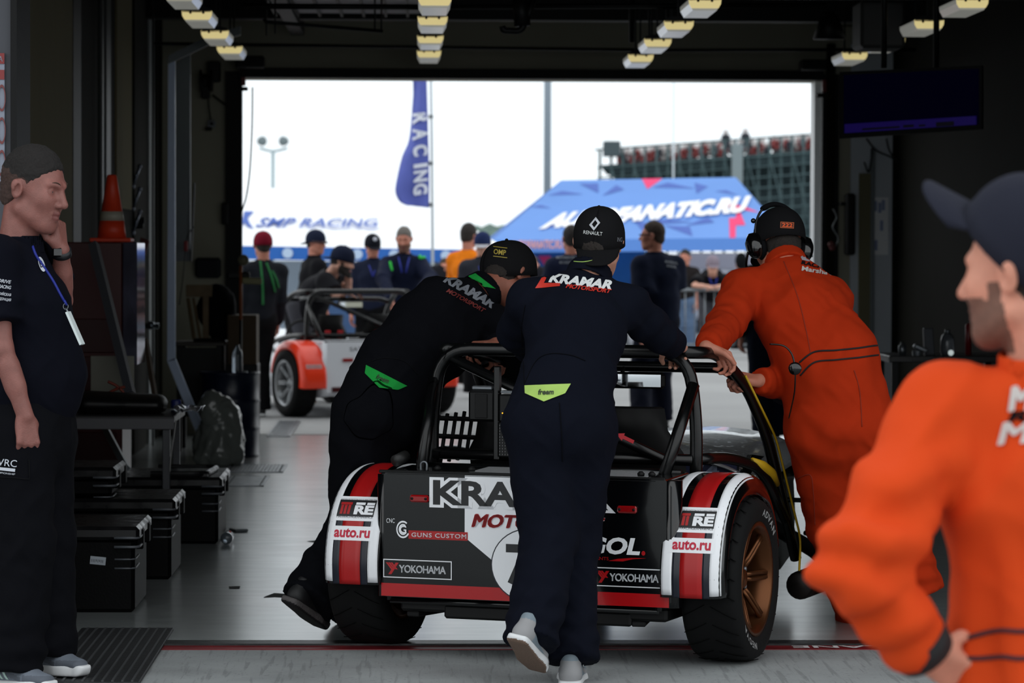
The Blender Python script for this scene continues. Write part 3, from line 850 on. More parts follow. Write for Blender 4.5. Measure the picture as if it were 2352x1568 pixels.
def stand_px(px, py, Y, **k):
    p = at(px, py, Y); zf = -.006
    le = k.get('lean', 0.0)
    h = (p.z - zf) / (.946 if le < .1 else .925)
    J = stand(p.x, Y, h, **k); dx = p.x - J['head'].x
    for q in list(J):
        if q[:2] in ('pe', 'wa', 'ch', 'ne', 'he', 'sh', 'el', 'wr', 'hi'): J[q] = Vector(J[q]) + V(dx, 0, 0)
    return J, h / 1.78
def build_person(label, J, s=1.0, cloth='coverall', mt=None, mp=None, loose=.016, fat=0.0, legloose=.022, wide=.018, res=.016, fres=.008, hres=.009,
                 skin=None, hair_m=None, hairline=.048, hairthick=.007, group=None, fold=.006, shoes=None, sleeve='long', seed=1, joints=(), headscale=None,
                 stub=None, tname=None, hfade=None, cuffgap=0.0, hcut=None, hands=True, base=None, hem=True, wrinkle=7.0, face=False, shortleg=False, nofeet=False, kneeshow=False):
    F = frame(J['f'], J['u']); hs = headscale or s
    base = base or V(J['pelvis'][0], J['pelvis'][1], 0)
    root = empty('person', base, label, 'person', group)
    P = head_prims(J['head'], F, hs) + neck_prims(J, F, hs) + body_prims(J, s, fat, 1.0)
    fine = [(A3(Vector(J['head']) - V(.14, .14, .16) * hs), A3(Vector(J['head']) + V(.14, .14, .15) * hs), fres)]
    if hands:
        for a in 'LR':
            P += hand_prims(J['wr' + a], J['hd' + a], J['hn' + a], J['th' + a], s, J.get('curl' + a, .5), J.get('spread' + a, 0), J.get('thumb' + a, .6), J.get('fing' + a))
            hc = Vector(J['wr' + a]) + Vector(J['hd' + a]).normalized() * .07; fine.append((A3(hc - V(.1, .1, .1)), A3(hc + V(.1, .1, .1)), hres))
    v, q = extract(P, res, fine, 1)
    ms = [skin or SKIN]; mi = None
    if stub is not None:
        cc = v[q].mean(1) - A3(J['head']); L = (cc @ np.array(F)) / hs
        lipz = (np.abs(L[:, 2] + .0575) < .0125) & (np.abs(L[:, 0]) < .021) & (L[:, 1] > .083)
        be = (L[:, 2] < -.030 - .25 * np.maximum(0, .05 - L[:, 1])) & (L[:, 1] > .0) & (L[:, 2] > -.125) & ~lipz
        side = (L[:, 2] < -.005) & (L[:, 2] > -.1) & (L[:, 1] < .035) & (L[:, 1] > .008) & (np.abs(L[:, 0]) > .05)
        mi = np.where(be | (side if stub is not LIPS else False), 1, 0); mi = np.where(lipz, 2, mi); ms = [ms[0], stub if stub is not LIPS else ms[0], LIPS]
        mi = np.where((np.abs(L) < .2).all(1), mi, 0)
    body = link_mesh('body', v, q, ms, root, True, True, mi)
    out = {'root': root, 'body': body, 'F': F, 'hs': hs}
    jj = list(joints)
    for a in 'LR':
        e, w, S = Vector(J['el' + a]), Vector(J['wr' + a]), Vector(J['sh' + a])
        if sleeve == 'long': jj += [(e, (w - S), .055, 95, .0045), (w, (w - e), .05, 120, .004)]
        k, an, h = Vector(J['kn' + a]), Vector(J['an' + a]), Vector(J['hip' + a])
        jj += [(k, (an - h), .07, 75, .0045), (an, (an - k), .065, 85, .008)]
    for w in ('waist',): jj += [(Vector(J[w]), Vector(J['neck']) - Vector(J['pelvis']), .10, 50, .004)]
    if cloth == 'coverall':
        C = top_prims(J, s, loose, sleeve, fat, False, cuffgap) + leg_prims(J, s, legloose, wide)
        v, q = extract(C, res); v = folds(v, q, fold, wrinkle, seed, jj)
        out['top'] = link_mesh(tname or 'coverall', v, q, mt, root, True); out['legs'] = out['top']
    else:
        C = leg_prims(J, s, legloose, wide, shortleg); v, q = extract(C, res); v = folds(v, q, fold, wrinkle, seed + 4, jj)
        out['legs'] = link_mesh('shorts' if shortleg else 'trousers', v, q, mp, root, True)
        C = top_prims(J, s, loose, sleeve, fat, hem); v, q = extract(C, res); v = folds(v, q, fold, wrinkle, seed, jj)
        out['top'] = link_mesh(tname or 'shirt', v, q, mt, root, True)
    # collar
    nk, ch = Vector(J['neck']), Vector(J['chest']); ax = (nk - ch).normalized(); hd = Vector(J['head'])
    a2 = (hd + F @ V(0, -.03 * hs, -.05 * hs) - nk).normalized()
    p0 = nk - ax * .035; p1 = nk + a2 * .028
    v, q = extract([Sleeve(p0, p1, .086 * s, .079 * s, .01, True), Sleeve(p0 - ax * .02, p1 + a2 * .02, .076 * s, .071 * s, .003, True, 's')], max(.0055, res * .6))
    out['collar'] = link_mesh('collar', v, q, mt, root, True)
    if hair_m: out['hair'] = hair(root, J, F, hs, hair_m, hairline, hairthick, res=max(.0036, fres), fade=hfade, cut=hcut)
    if face: eyes(root, J, F, hs)
    if shoes and not nofeet:
        for a in 'LR':
            out['shoe' + a] = shoe(root, J['an' + a], J['toe' + a], s * 1.0, shoes[0], shoes[1], shoes[2] if len(shoes) > 2 else None,
                                   acc=shoes[3] if len(shoes) > 3 else None, up=J.get('fu' + a), res=shoes[4] if len(shoes) > 4 else .009, ma=shoes[5] if len(shoes) > 5 else None, mo=shoes[6] if len(shoes) > 6 else None)
    return out
# ------------------------------------------------------------------ the setting
def floor_mat(name, rgb, rough, scale, rvar, kind):
    m = bpy.data.materials.new(name); m.use_nodes = True; n = m.node_tree.nodes; L = m.node_tree.links; b = n['Principled BSDF']
    t = n.new('ShaderNodeTexCoord'); c = lin(rgb)
    def noise(sc, det=6, rot=0, dist=0.0):
        mp = n.new('ShaderNodeMapping'); mp.inputs['Scale'].default_value = sc; mp.inputs['Rotation'].default_value = (0, 0, rot)
        L.new(t.outputs['Object'], mp.inputs['Vector']); x = n.new('ShaderNodeTexNoise'); x.inputs['Scale'].default_value = 1
        x.inputs['Detail'].default_value = det; x.inputs['Distortion'].default_value = dist; L.new(mp.outputs[0], x.inputs['Vector']); return x.outputs['Fac']
    def rng(src, a, b2, lo, hi):
        r = n.new('ShaderNodeMapRange'); r.inputs[1].default_value = a; r.inputs[2].default_value = b2; r.inputs[3].default_value = lo; r.inputs[4].default_value = hi
        L.new(src, r.inputs[0]); return r.outputs[0]
    def mix(fac, A, B):
        x = n.new('ShaderNodeMix'); x.data_type = 'RGBA'
        if isinstance(fac, float): x.inputs[0].default_value = fac
        else: L.new(fac, x.inputs[0])
        for i, q in ((6, A), (7, B)):
            if isinstance(q, tuple): x.inputs[i].default_value = (*q, 1)
            else: L.new(q, x.inputs[i])
        return x.outputs[2]
    if kind == 'epoxy':
        n1 = noise((1.1, .35, 1), 7, .15, .6); n2 = noise((3, 9, 1), 5)
        col = mix(rng(n1, .38, .62, 0, 1), tuple(x * .86 for x in c), tuple(x * 1.12 for x in c))
        n3 = noise((.8, .5, 1), 3, .8)
        col = mix(rng(n3, .60, .72, 0, .35), col, lin((150, 92, 92)))
        L.new(col, b.inputs['Base Color'])
        L.new(rng(n2, .3, .7, rough - rvar, rough + rvar), b.inputs['Roughness'])
        n4 = noise((4, 12, 1), 4); bp = n.new('ShaderNodeBump'); bp.inputs['Strength'].default_value = .10; bp.inputs['Distance'].default_value = .0015
        L.new(n4, bp.inputs['Height']); L.new(bp.outputs[0], b.inputs['Normal'])
        b.inputs['Specular IOR Level'].default_value = .5; b.inputs['Coat Weight'].default_value = 1.0; b.inputs['Coat Roughness'].default_value = .21; b.inputs['Coat IOR'].default_value = 1.7; L.new(bp.outputs[0], b.inputs['Coat Normal'])
    elif kind == 'concrete':
        n1 = noise((2.2, 2.2, 1), 8); n2 = noise((60, 60, 1), 4)
        col = mix(rng(n1, .35, .65, 0, 1), tuple(x * .82 for x in c), tuple(x * 1.15 for x in c))
        col = mix(rng(n2, .62, .70, 0, .6), col, tuple(x * .45 for x in c))
        L.new(col, b.inputs['Base Color']); b.inputs['Roughness'].default_value = rough
        w3 = noise((46, 2.4, 1), 5, .06, .4)
        L.new(mix(rng(w3, .56, .64, 0, .38), col, tuple(x * .40 for x in c)), b.inputs['Base Color'])
        bp = n.new('ShaderNodeBump'); bp.inputs['Strength'].default_value = .6; bp.inputs['Distance'].default_value = .004
        bp.invert = True; L.new(w3, bp.inputs['Height'])
        bp2 = n.new('ShaderNodeBump'); bp2.inputs['Strength'].default_value = .5; bp2.inputs['Distance'].default_value = .002
        L.new(n2, bp2.inputs['Height']); L.new(bp.outputs[0], bp2.inputs['Normal']); L.new(bp2.outputs[0], b.inputs['Normal'])
    else:
        n1 = noise((.25, .6, 1), 6); n2 = noise((90, 90, 1), 3)
        col = mix(rng(n1, .35, .65, 0, 1), tuple(x * .88 for x in c), tuple(x * 1.12 for x in c))
        L.new(mix(rng(n2, .4, .7, 0, .3), col, tuple(x * .6 for x in c)), b.inputs['Base Color']); b.inputs['Roughness'].default_value = rough
    return m
M_EPOXY = floor_mat('epoxy_floor', (158, 164, 164), .36, 1, .07, 'epoxy')
M_APRON = floor_mat('brushed_concrete', (150, 154, 155), .85, 1, 0, 'concrete')
M_ASPH = floor_mat('asphalt', (150, 150, 150), .75, 1, 0, 'asphalt')
M_BLACK = mat('black_rubber', (8, 8, 9), .6, spec=.3)
M_DARK = mat('dark_metal', (15, 16, 17), .5, spec=.3)
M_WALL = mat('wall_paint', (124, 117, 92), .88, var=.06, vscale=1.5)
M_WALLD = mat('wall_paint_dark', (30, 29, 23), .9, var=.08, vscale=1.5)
M_GREY = mat('grey_panel', (150, 155, 156), .5, var=.04, vscale=2)
M_REDP = mat('red_paint', (120, 22, 30), .45, var=.25, vscale=14)
M_CEIL = mat('ceiling_metal', (30, 30, 28), .7, var=.1, vscale=3)
M_WHITE = mat('white_print', (235, 236, 240), .5)
M_STEEL = mat('galvanised', (130, 135, 140), .4, metal=.8, rvar=.1, vscale=20)

XL, XR, YN, YF, ZC = -1.98, 3.78, 11.95, 25.6, 3.45     # garage: side walls, near and far thresholds, ceiling
def setting(name, mb, m, smooth=False):
    return tag(mb.build(name, m, None, True, smooth), kind='structure')
setting('floor', MB().bx(XL - .3, XR + .3, 12.06, 25.55, -.20, 0), M_EPOXY)
ap = setting('ground_apron', MB().bx(-16, 16, -14, 11.84, -.20, -.004), M_APRON)
setting('trim_1', MB().bx(-7, 9, 11.84, 11.95, -.2, -.001), M_REDP)
setting('trim_2', MB().bx(-7, 9, 11.95, 12.06, -.2, .006), mat('threshold_rubber', (26, 27, 28), .35, bump=.4, bscale=40))
setting('trim_3', MB().bx(XL, XR, 25.55, 25.66, -.2, .004), mat('far_threshold', (150, 152, 152), .5))
setting('ground', MB().bx(-70, 90, 25.66, 180, -.25, -.006), M_ASPH)
# pit lane lettering on the red line (upside down from here)
print_flat('painted_letters', text_tris('LANE', .02), mat('line_white', (225, 220, 220), .6), None, (1.72, 11.93, .0), (-1, 0, 0), (0, -1, 0), .33, .07, .0012)
bpy.data.objects['painted_letters']['kind'] = 'structure'
# floor seams and stains
def patch(name, px, m, z=.0015):
    pts = [gnd(x, y, 0) for x, y in px]; n = len(pts)
    return tag(link_mesh(name, [V(p.x, p.y, z) for p in pts], [tuple(range(n))[::-1]], m, None, True, False), kind='structure')
M_SCUFF = mat('floor_scuff', (40, 40, 38), .7)
patch('floor_marking', [(604, 1372), (630, 1362), (656, 1364), (655, 1372), (632, 1371)], M_SCUFF)
patch('floor_marking', [(525, 1347), (552, 1346), (550, 1352), (527, 1352)], M_SCUFF)
patch('floor_marking', [(704, 1243), (726, 1241), (725, 1246)], M_SCUFF)
# drain gratings in the floor
def grating(x0, x1, y0, y1, n, label, z=0.0, m=M_STEEL):
    r = empty('drain_grating', ((x0 + x1) / 2, (y0 + y1) / 2, z), label, 'grating', 'floor drains')
    MB().bx(x0, x1, y0, y1, z - .03, z + .0015).build('channel', mat('drain_dark', (16, 16, 16), .8), r)
    for (a, b, c, d) in ((x0, x1, y0, y0 + .025), (x0, x1, y1 - .025, y1), (x0, x0 + .02, y0, y1), (x1 - .02, x1, y0, y1)):
        MB().bx(a, b, c, d, z + .001, z + .006).build('rim', m, r)
    for i in range(n):
        x = x0 + .03 + (x1 - x0 - .06) * (i + .5) / n
        MB().bx(x - .009, x + .009, y0 + .02, y1 - .02, z + .0015, z + .005).build('slat', m, r)
p = gnd(512, 1085); p2 = gnd(660, 1068); grating(p.x, p2.x, p.y, p2.y, 14, 'steel floor drain crossing the garage beside the leaning grey frame')
p = gnd(512, 1117); p2 = gnd(620, 1094); grating(p.x, p2.x, p.y, p2.y, 11, 'shorter steel floor drain nearer the stacked black cases')
p = gnd(612, 1003); p2 = gnd(690, 967); grating(p.x, p2.x, p.y, p2.y, 9, 'square drain in the asphalt behind the red and white car')
# ribbed rubber mat at the left
rm = empty('rubber_mat', (-1.085, 11.9, 0), 'dark ribbed rubber cable mat across the red line beside the grey trainers', 'mat')
MB().bx(-1.26, -.91, 10.85, 12.42, -.003, .010, .003).build('mat_sheet', mat('mat_rubber', (30, 31, 33), .55, bump=.5, bscale=60), rm)
for i in range(10):
    x = -1.235 + i * .033; MB().bx(x, x + .008, 10.87, 12.4, .009, .014).build('rib', mat('mat_rib', (62, 64, 66), .5), rm)

# side walls: broad panels with pilasters and gaps, as seen along the wall
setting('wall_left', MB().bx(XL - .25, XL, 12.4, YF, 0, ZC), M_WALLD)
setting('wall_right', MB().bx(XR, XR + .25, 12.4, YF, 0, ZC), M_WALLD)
def wallY(px, X=XL):       # depth at which the left or right wall plane shows at a pixel column
    return X * FPX / (px - 950)
def leftstrip(name, a, b, z0, z1, m, proud=.03, X=XL):
    proud = min(proud, .014)
    ya, yb = wallY(a), wallY(b); MBx = MB().bx(XL, XL + proud, ya, yb, z0, z1); return setting(name, MBx, m)
leftstrip('wall_panel', 50, 164, 0, 3.2, M_WALL, .02)
leftstrip('wall_panel', 166, 184, 0, 3.3, M_BLACK, .05)
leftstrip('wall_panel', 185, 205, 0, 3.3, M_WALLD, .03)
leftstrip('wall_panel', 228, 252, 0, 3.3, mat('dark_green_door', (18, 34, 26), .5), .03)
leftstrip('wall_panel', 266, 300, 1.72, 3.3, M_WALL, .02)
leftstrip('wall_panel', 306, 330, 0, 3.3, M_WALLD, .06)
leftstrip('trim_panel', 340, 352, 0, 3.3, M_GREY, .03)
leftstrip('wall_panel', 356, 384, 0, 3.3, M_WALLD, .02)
# conduits on the left wall
for a in (212, 222, 334):
    y = wallY(a); o = MB().tube([(XL + .06, y, 0), (XL + .06, y, 3.3)], .009, 8).build('conduit', mat('conduit_grey', (96, 98, 98), .5), None, True, True)
    tag(o, ('nearest', 'second', 'farthest')[(212, 222, 334).index(a)] + ' thin grey conduit up the left wall', 'conduit', 'conduits on the left wall')
# near end wall with the pier the poster hangs on
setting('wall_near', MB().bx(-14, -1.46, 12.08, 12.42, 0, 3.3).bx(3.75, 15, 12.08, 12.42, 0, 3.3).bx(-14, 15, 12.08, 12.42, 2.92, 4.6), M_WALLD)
setting('trim_4', MB().bx(-1.475, -1.452, 12.0, 12.42, 0, 2.92), M_BLACK)
setting('trim_5', MB().bx(-1.62, -1.475, 12.03, 12.08, 0, 2.92), mat('pier_cladding', (74, 76, 84), .5))
# far wall with the big opening
DL, DR = at(557, 600, YF).x, at(1884, 600, YF).x; DT = at(1200, 183, YF).z
setting('wall_far', MB().bx(XL - .2, DL - .02, YF, YF + .3, 0, ZC).bx(DR + .02, XR + .2, YF, YF + .3, 0, ZC).bx(DL - .02, DR + .02, YF, YF + .3, DT, ZC), mat('far_wall', (170, 167, 148), .75, var=.05, vscale=2))
setting('door_track_trim', MB().bx(DL - .13, DL, YF - .09, YF, 0, DT + .05).bx(DR, DR + .13, YF - .09, YF, 0, DT + .05), M_BLACK)
setting('trim_6', MB().bx(DL - .02, DR, YF - .16, YF - .001, DT, DT + .075), M_BLACK)
setting('trim_7', MB().bx(DR - .045, DR - .002, YF + .05, YF + .3, 0, DT + .01).bx(DR + .0, DR + .02, YF + .0, YF + .3, 0, DT + .01), mat('bright_jamb', (245, 248, 250), .5))
setting('bounce_facade', MB().bx(-34, XL - .2, YF + .02, YF + .3, 0, 7.5).bx(XR + .2, 40, YF + .02, YF + .3, 0, 7.5).bx(XL - .2, XR + .2, YF + .301, YF + .34, DT + .02, 7.5), mat('facade_white', (222, 224, 226), .6))  # unseen outer wall, added to bounce sky light onto the second car
# ceiling, beams, skylight strip
setting('shade_canopy', MB().bx(-16, 18, 10.9, 12.08, 3.3, 3.5), M_CEIL)  # unseen slab over the apron, added and sized to cut overhead light
setting('ceiling', MB().bx(XL - .2, XR + .2, 12.4, YF + .3, ZC, ZC + .15), M_CEIL)
setting('roof_slab', MB().bx(-16, 18, 12.08, YF + .3, 4.6, 4.8), M_CEIL)
setting('ceiling_beam', MB().bx(XL, XR, 24.2, 24.4, 2.99 + .16, ZC), M_DARK)
setting('ceiling_beam', MB().bx(XL, XR, 19.5, 19.62, 2.96, 3.06), M_DARK)
setting('ceiling_beam', MB().bx(-.95, -.85, 14, 25.3, 3.10, 3.2), M_DARK)
# translucent sky panels between the beams
sk = empty('ceiling_grille', (-.6, 22, 3.2), 'dark ceiling grille with pale translucent panes left of the lamp row', 'grille')
for i in range(7):
    for j in range(3):
        MB().bx(-1.0 + i * .16, -.86 + i * .16, 22.3 + j * .55, 22.8 + j * .55, 3.17, 3.18).build('pane', mat('grille_pane', (118, 118, 128), .5), sk)
for i in range(8): MB().bx(-1.02 + i * .16, -1.0 + i * .16, 22.2, 24.0, 3.15, 3.19).build('bar', M_DARK, sk)
def pipe(pts, r, label, m=M_DARK, name='pipe', cat='pipe', group=None, n=8):
    return tag(MB().tube(pts, r, n).build(name, m, None, True, True), label, cat, group)
a, b = at(556, 101, 24.6), at(1460, 115, 24.6); a = V(XL, 24.6, a.z)
pipe([a, b], .013, 'thin dark pipe spanning below the ceiling behind the middle lamp rows')
a, b = at(1500, 116, 24.6), at(1905, 113, 24.6); b = V(XR + .01, 24.6, b.z); a = V(at(1462, 0, 24.6).x, 24.6, a.z)
pipe([a, b], .013, 'thin dark pipe spanning below the ceiling between the two right lamp rows')
pipe([at(605, 44, 21), at(610, 50, 21), at(880, 72, 21)], .012, 'short dark rail sloping under the ceiling grille')
pipe([at(560, 14, 20), at(960, 16, 20)], .018, 'upper dark rail across the ceiling left of the lamp row')
pipe([at(960, 16, 20), at(1900, 12, 20)], .016, 'upper dark rail across the ceiling right of the lamp row')
for x in (612, 632, 861, 876):
    q_ = at(x, 70 + (x % 7) * 4, 21.2); pipe([V(q_.x, q_.y, ZC), q_], .006, ('leftmost', 'second', 'third', 'rightmost')[(612, 632, 861, 876).index(x)] + ' of four thin hanger rods under the ceiling grille', group='hanger rods by the grille')
hook = pipe(fillet([at(1228, -10, 18), at(1212, 40, 18), at(1196, 72, 18), at(1156, 70, 18), at(1154, 60, 18)], .03), .018, 'curved black hose end hanging from the ceiling right of the lamp row', name='hose', cat='hose')
pipe([at(1195, -10, 18), at(1200, 60, 18)], .045, 'thick black duct dropping from the ceiling above the open door', name='duct', cat='duct')
for x in (1449, 1489, 1530):
    q_ = at(x + 2, 98 - (x - 1449) * .3, 22.5); pipe([V(q_.x, q_.y, ZC), q_], .008 if x > 1449 else .02, ('thick leftmost', 'middle thin', 'rightmost thin')[(1449, 1489, 1530).index(x)] + ' rod dropping from the ceiling to the third lamp row', group='rods by the third lamp row')
# ------------------------------------------------------------------ lamps: four rows of four
M_LENS = mat('lamp_end_lens', (205, 190, 130), .35, emit=.72, ecol=(232, 214, 150))
M_DIFF = mat('lamp_diffuser', (175, 182, 195), .18, emit=.20, ecol=(225, 225, 215))
def lamp(X, Y, Z, label, group):
    r = empty('ceiling_lamp', (X, Y, Z), label, 'lamp', group)
    Lh = .31
    top = [(-.088, .03), (.088, .03), (.078, .055), (.03, .066), (-.03, .066), (-.078, .055)]
    MB().prism([(x + X, z + Z) for x, z in top], Y - Lh, Y + Lh).build('housing', M_DARK, r)
    sec = [(-.088, .036), (-.086, .012), (-.066, -.024), (.066, -.024), (.086, .012), (.088, .036)]
    MB().prism([(x + X, z + Z) for x, z in sec], Y - Lh + .012, Y + Lh - .012).build('diffuser', M_DIFF, r)
    e = MB().prism([(x + X, z + Z) for x, z in ((-.090, .038), (-.087, .010), (-.074, -.012), (.074, -.012), (.087, .010), (.090, .038))], Y - Lh, Y - Lh + .011).build('end_cap', M_LENS, r)
    for sx in (-1, 1): MB().box((X + sx * .038, Y - Lh - .002, Z + .030), (.014, .008, .018), None, .003).build('clip', M_BLACK, e)
    for yy in (-.25, .24): MB().bx(X - .006, X + .006, Y + yy, Y + yy + .01, Z + .06, ZC).build('hanger', M_DARK, r)
rows = (('leftmost lamp row', -1.29, [(533, 128), (500, 95), (460, 53), (421, 8)]), ('second lamp row from the left', .108, [(985, 137), (988, 105), (993, 65), (998, 22)]),
        ('third lamp row from the left', 1.59, [(1465, 147), (1503, 113), (1550, 75), (1608, 28)]), ('rightmost lamp row', 3.09, [(1950, 142), (2032, 112), (2116, 73), (2212, 27)]))
for (nm, X, pts) in rows:
    for i, (px, py) in enumerate(pts):
        d = ray(px, py); Y = (X / d.x * d.y); Zl = CAMH + d.z * (Y / d.y)
        lamp(X, Y, Zl + .012, ('farthest', 'third', 'second', 'nearest')[i] + (' lit strip lamp' if i in (0, 3) else ' lit strip lamp counted from the front') + ' in the ' + nm, 'strip lamps under the ceiling')
portal('far_opening', ((DL + DR) / 2, YF + .32, DT / 2), (-PI / 2, 0, 0), DR - DL, DT)
portal('near_opening', (1.15, 12.0, 1.46), (PI / 2, 0, 0), 5.2, 2.92)
# ------------------------------------------------------------------ open race cars
M_TYRE = mat('tyre_rubber', (9, 9, 10), .8, spec=.25, bump=.3, bscale=50)
M_CARBLK = mat('gloss_black_body', (6, 7, 9), .14, coat=.35, var=.1, vscale=8)
M_CARRED = mat('gloss_red', (176, 16, 22), .22, coat=.4)
M_CARWHT = mat('white_vinyl', (244, 246, 250), .35)
M_STRED = mat('red_stripe_vinyl', (172, 20, 22), .35)
M_STNAVY = mat('dark_blue_vinyl', (26, 30, 42), .3)
M_TUBE = mat('cage_black', (8, 9, 10), .26, spec=.45)
M_BRONZE = mat('bronze_rim', (104, 64, 38), .34, metal=.8)
M_YEL = mat('yellow_mark', (196, 156, 14), .6)
M_GLASS = mat('mirror_glass', (235, 240, 245), .03, metal=1.0)

def ang(a, r=1.0): return (math.cos(a) * r, math.sin(a) * r)
def wheel(root, x, y, r, w, out, tyre_m, rim_m, spokes=8, steer=0.0, letters=False):
    """tyre as the part, rim, spokes and nuts as sub-parts; out = +1 when the outer face looks to +x"""
    c = V(x, y, r)
    hw = w / 2; rr = r * .665
    pr = [(rr, -hw * .86), (rr + .012, -hw * .98), (r * .84, -hw * 1.06), (r * .95, -hw * .97), (r * .990, -hw * .78), (r, -hw * .45), (r, hw * .45), (r * .990, hw * .78),
          (r * .95, hw * .97), (r * .84, hw * 1.06), (rr + .012, hw * .98), (rr, hw * .86), (rr - .004, 0)]
    R = Matrix.Rotation(steer, 3, 'Z')
    mb = MB().lathe(pr, 64, c, 'X', R, closed=True)
    t = mb.build('tyre', tyre_m, root, False, True)
    # chevron tread: raised blocks across the tread as one mesh
    tb = MB()
    for i in range(26):
        a = 2 * PI * i / 26
        for sx in (-1, 1):
            pts = []
            for j in range(6):
                u = j / 5; aa = a + sx * .01 + u * .17; xx = sx * hw * (.10 + .86 * u); rad = r * (1.0015 if u < .6 else 1.0015 - (u - .6) * .055)
                pts.append(c + R @ V(xx, math.cos(aa) * rad, math.sin(aa) * rad))
            tb.tube(pts, .0030, 4, flat=.5)
    tb.build('tread_groove', mat('tread_dark', (5, 5, 5), .9), t, False, True)
    o = out
    rim = MB().lathe([(rr + .004, o * hw * .93), (rr + .010, o * hw * .97), (rr - .004, o * hw * .98), (rr - .014, o * hw * .90), (rr - .020, o * hw * .35), (rr - .03, -o * hw * .8),
                      (rr + .004, -o * hw * .90), (rr - .012, -o * hw * .86), (rr - .012, o * hw * .3)], 48, c, 'X', R, closed=True)
    rim.lathe([(.0, o * hw * .52), (.030, o * hw * .52), (.036, o * hw * .42), (.062, o * hw * .30), (.066, -o * hw * .1), (.0, -o * hw * .1)], 24, c, 'X', R)
    rm = rim.build('rim', rim_m, t, False, True)
    for i in range(spokes):
        for dd in (-.075, .075):
            a = 2 * PI * i / spokes
            pts = []
            for j in range(5):
                u = j / 4; q = .052 + u * (rr - .018 - .052); aa = a + dd * (1 - .05 * u) * (1.9 - 1.35 * u if spokes < 9 else 1)
                pts.append(c + R @ V(o * hw * (.34 + .42 * u ** .8), math.cos(aa) * q, math.sin(aa) * q))
            mb = MB().tube(pts, [.0105, .009, .0085, .0085, .011], 6, flat=1.0)
            mb.build('spoke', rim_m, t, False, True)
    for i in range(4):
        a = 2 * PI * (i + .5) / 4
        MB().lathe([(.0, .012 * o), (.008, .012 * o), (.009, 0)], 8, c + R @ V(o * hw * .36, math.cos(a) * .044, math.sin(a) * .044), 'X', R).build('wheel_nut', M_STEEL, t, False, True)
    MB().lathe([(0, 0), (.125, 0), (.125, -o * .012), (0, -o * .012)], 32, c + R @ V(o * hw * .05, 0, 0), 'X', R).build('brake_disc', M_DARK, t, False, True)
    if letters:
        for s_, a0 in (('ADVAN', 1.05), ('NEOVA', 4.2)):
            vs, fs = [], []; P, T = text_tris(s_, .03, 0, 1.3)
            for p in P:
                rad = rr + .030 + p[1] * .024; aa = a0 + (.5 - p[0]) * .75 * (1 if o > 0 else -1) * (1)
                rn = (rad / r - .84) / .11; xx = hw * (1.06 - .09 * max(0, rn)) if rad / r > .84 else hw * (.98 + .08 * max(0, (rad - rr - .012) / (r * .84 - rr - .012)))
                vs.append(c + R @ V(o * (xx + .0015), math.cos(aa) * rad, math.sin(aa) * rad))
            link_mesh('tyre_lettering', vs, [tuple(q) for q in T], mat('tyre_print', (150, 150, 150), .7), t, False, False)
    return t

FP = [(-.372, .255), (-.378, .33), (-.366, .41), (-.330, .50), (-.268, .575), (-.185, .628), (-.09, .655), (0, .662), (.09, .655), (.185, .628), (.27, .575), (.34, .49), (.38, .40)]
def fender_pt(t):
    """t in 0..1 along the wing from the rear bottom edge; returns (y, z) and the outward normal"""
    P = [V(0, a, b) for a, b in FP]; n = len(P) - 1; i = min(int(t * n), n - 1); u = t * n - i
    g = lambda k: P[max(0, min(n, k))]
    p0, p1, p2, p3 = g(i - 1), g(i), g(i + 1), g(i + 2)
    q = 0.5 * ((2 * p1) + (p2 - p0) * u + (2 * p0 - 5 * p1 + 4 * p2 - p3) * u * u + (3 * p1 - p0 - 3 * p2 + p3) * u ** 3)
    d = 0.5 * ((p2 - p0) + 2 * (2 * p0 - 5 * p1 + 4 * p2 - p3) * u + 3 * (3 * p1 - p0 - 3 * p2 + p3) * u * u); d.normalize()
    return q, V(0, -d.z, d.y)
def fender_pos(sx, u, t, lift=0.0):
    """u: 0 at the inner edge .. 1 at the outer edge"""
    q, n = fender_pt(t); xi, xo = .525, .748
    x = xi + (xo - xi) * u; dr = 0.0
    e = max(0, (x - (xo - .045)) / .045); dr = .045 * (1 - math.sqrt(max(0, 1 - e * e))) if e > 0 else 0
    e2 = max(0, ((xi + .012) - x) / .012); dr += .004 * e2
    return V(sx * x, q.y, q.z) + n * (lift - dr)
def fender(root, sx, m, stripes=None):
    G = []
    for i in range(41):
        t = i / 40; row = [fender_pos(sx, j / 16, t) for j in range(17)]
        q, n = fender_pt(t); last = row[-1]
        row.append(last - n * .028 + V(sx * .003, 0, 0)); row.append(last - n * .030 - V(sx * .008, 0, 0))
        G.append(row if sx > 0 else row[::-1])
    f = MB().grid(G, .004).build('rear_wing', m, root, False, True)
    MB().grid([[V(sx * .528, q.y, q.z) - n * 0.002, V(sx * .528, q.y * .2, .30 + (q.z - .30) * .35)][::sx] for q, n in (fender_pt(i / 24) for i in range(25))], .004).build('inner_panel', m, f, False, True)
    if stripes:
        for (u0, u1, t0, t1, mm, lf, nm) in stripes:
            G = []
            for i in range(25):
                t = t0 + (t1 - t0) * i / 24
                row = [fender_pos(sx, u0 + (u1 - u0) * j / 4, t, lf) for j in range(5)]
                G.append(row if sx > 0 else row[::-1])
            MB().grid(G, .0006).build(nm, mm, f, False, True)
    return f
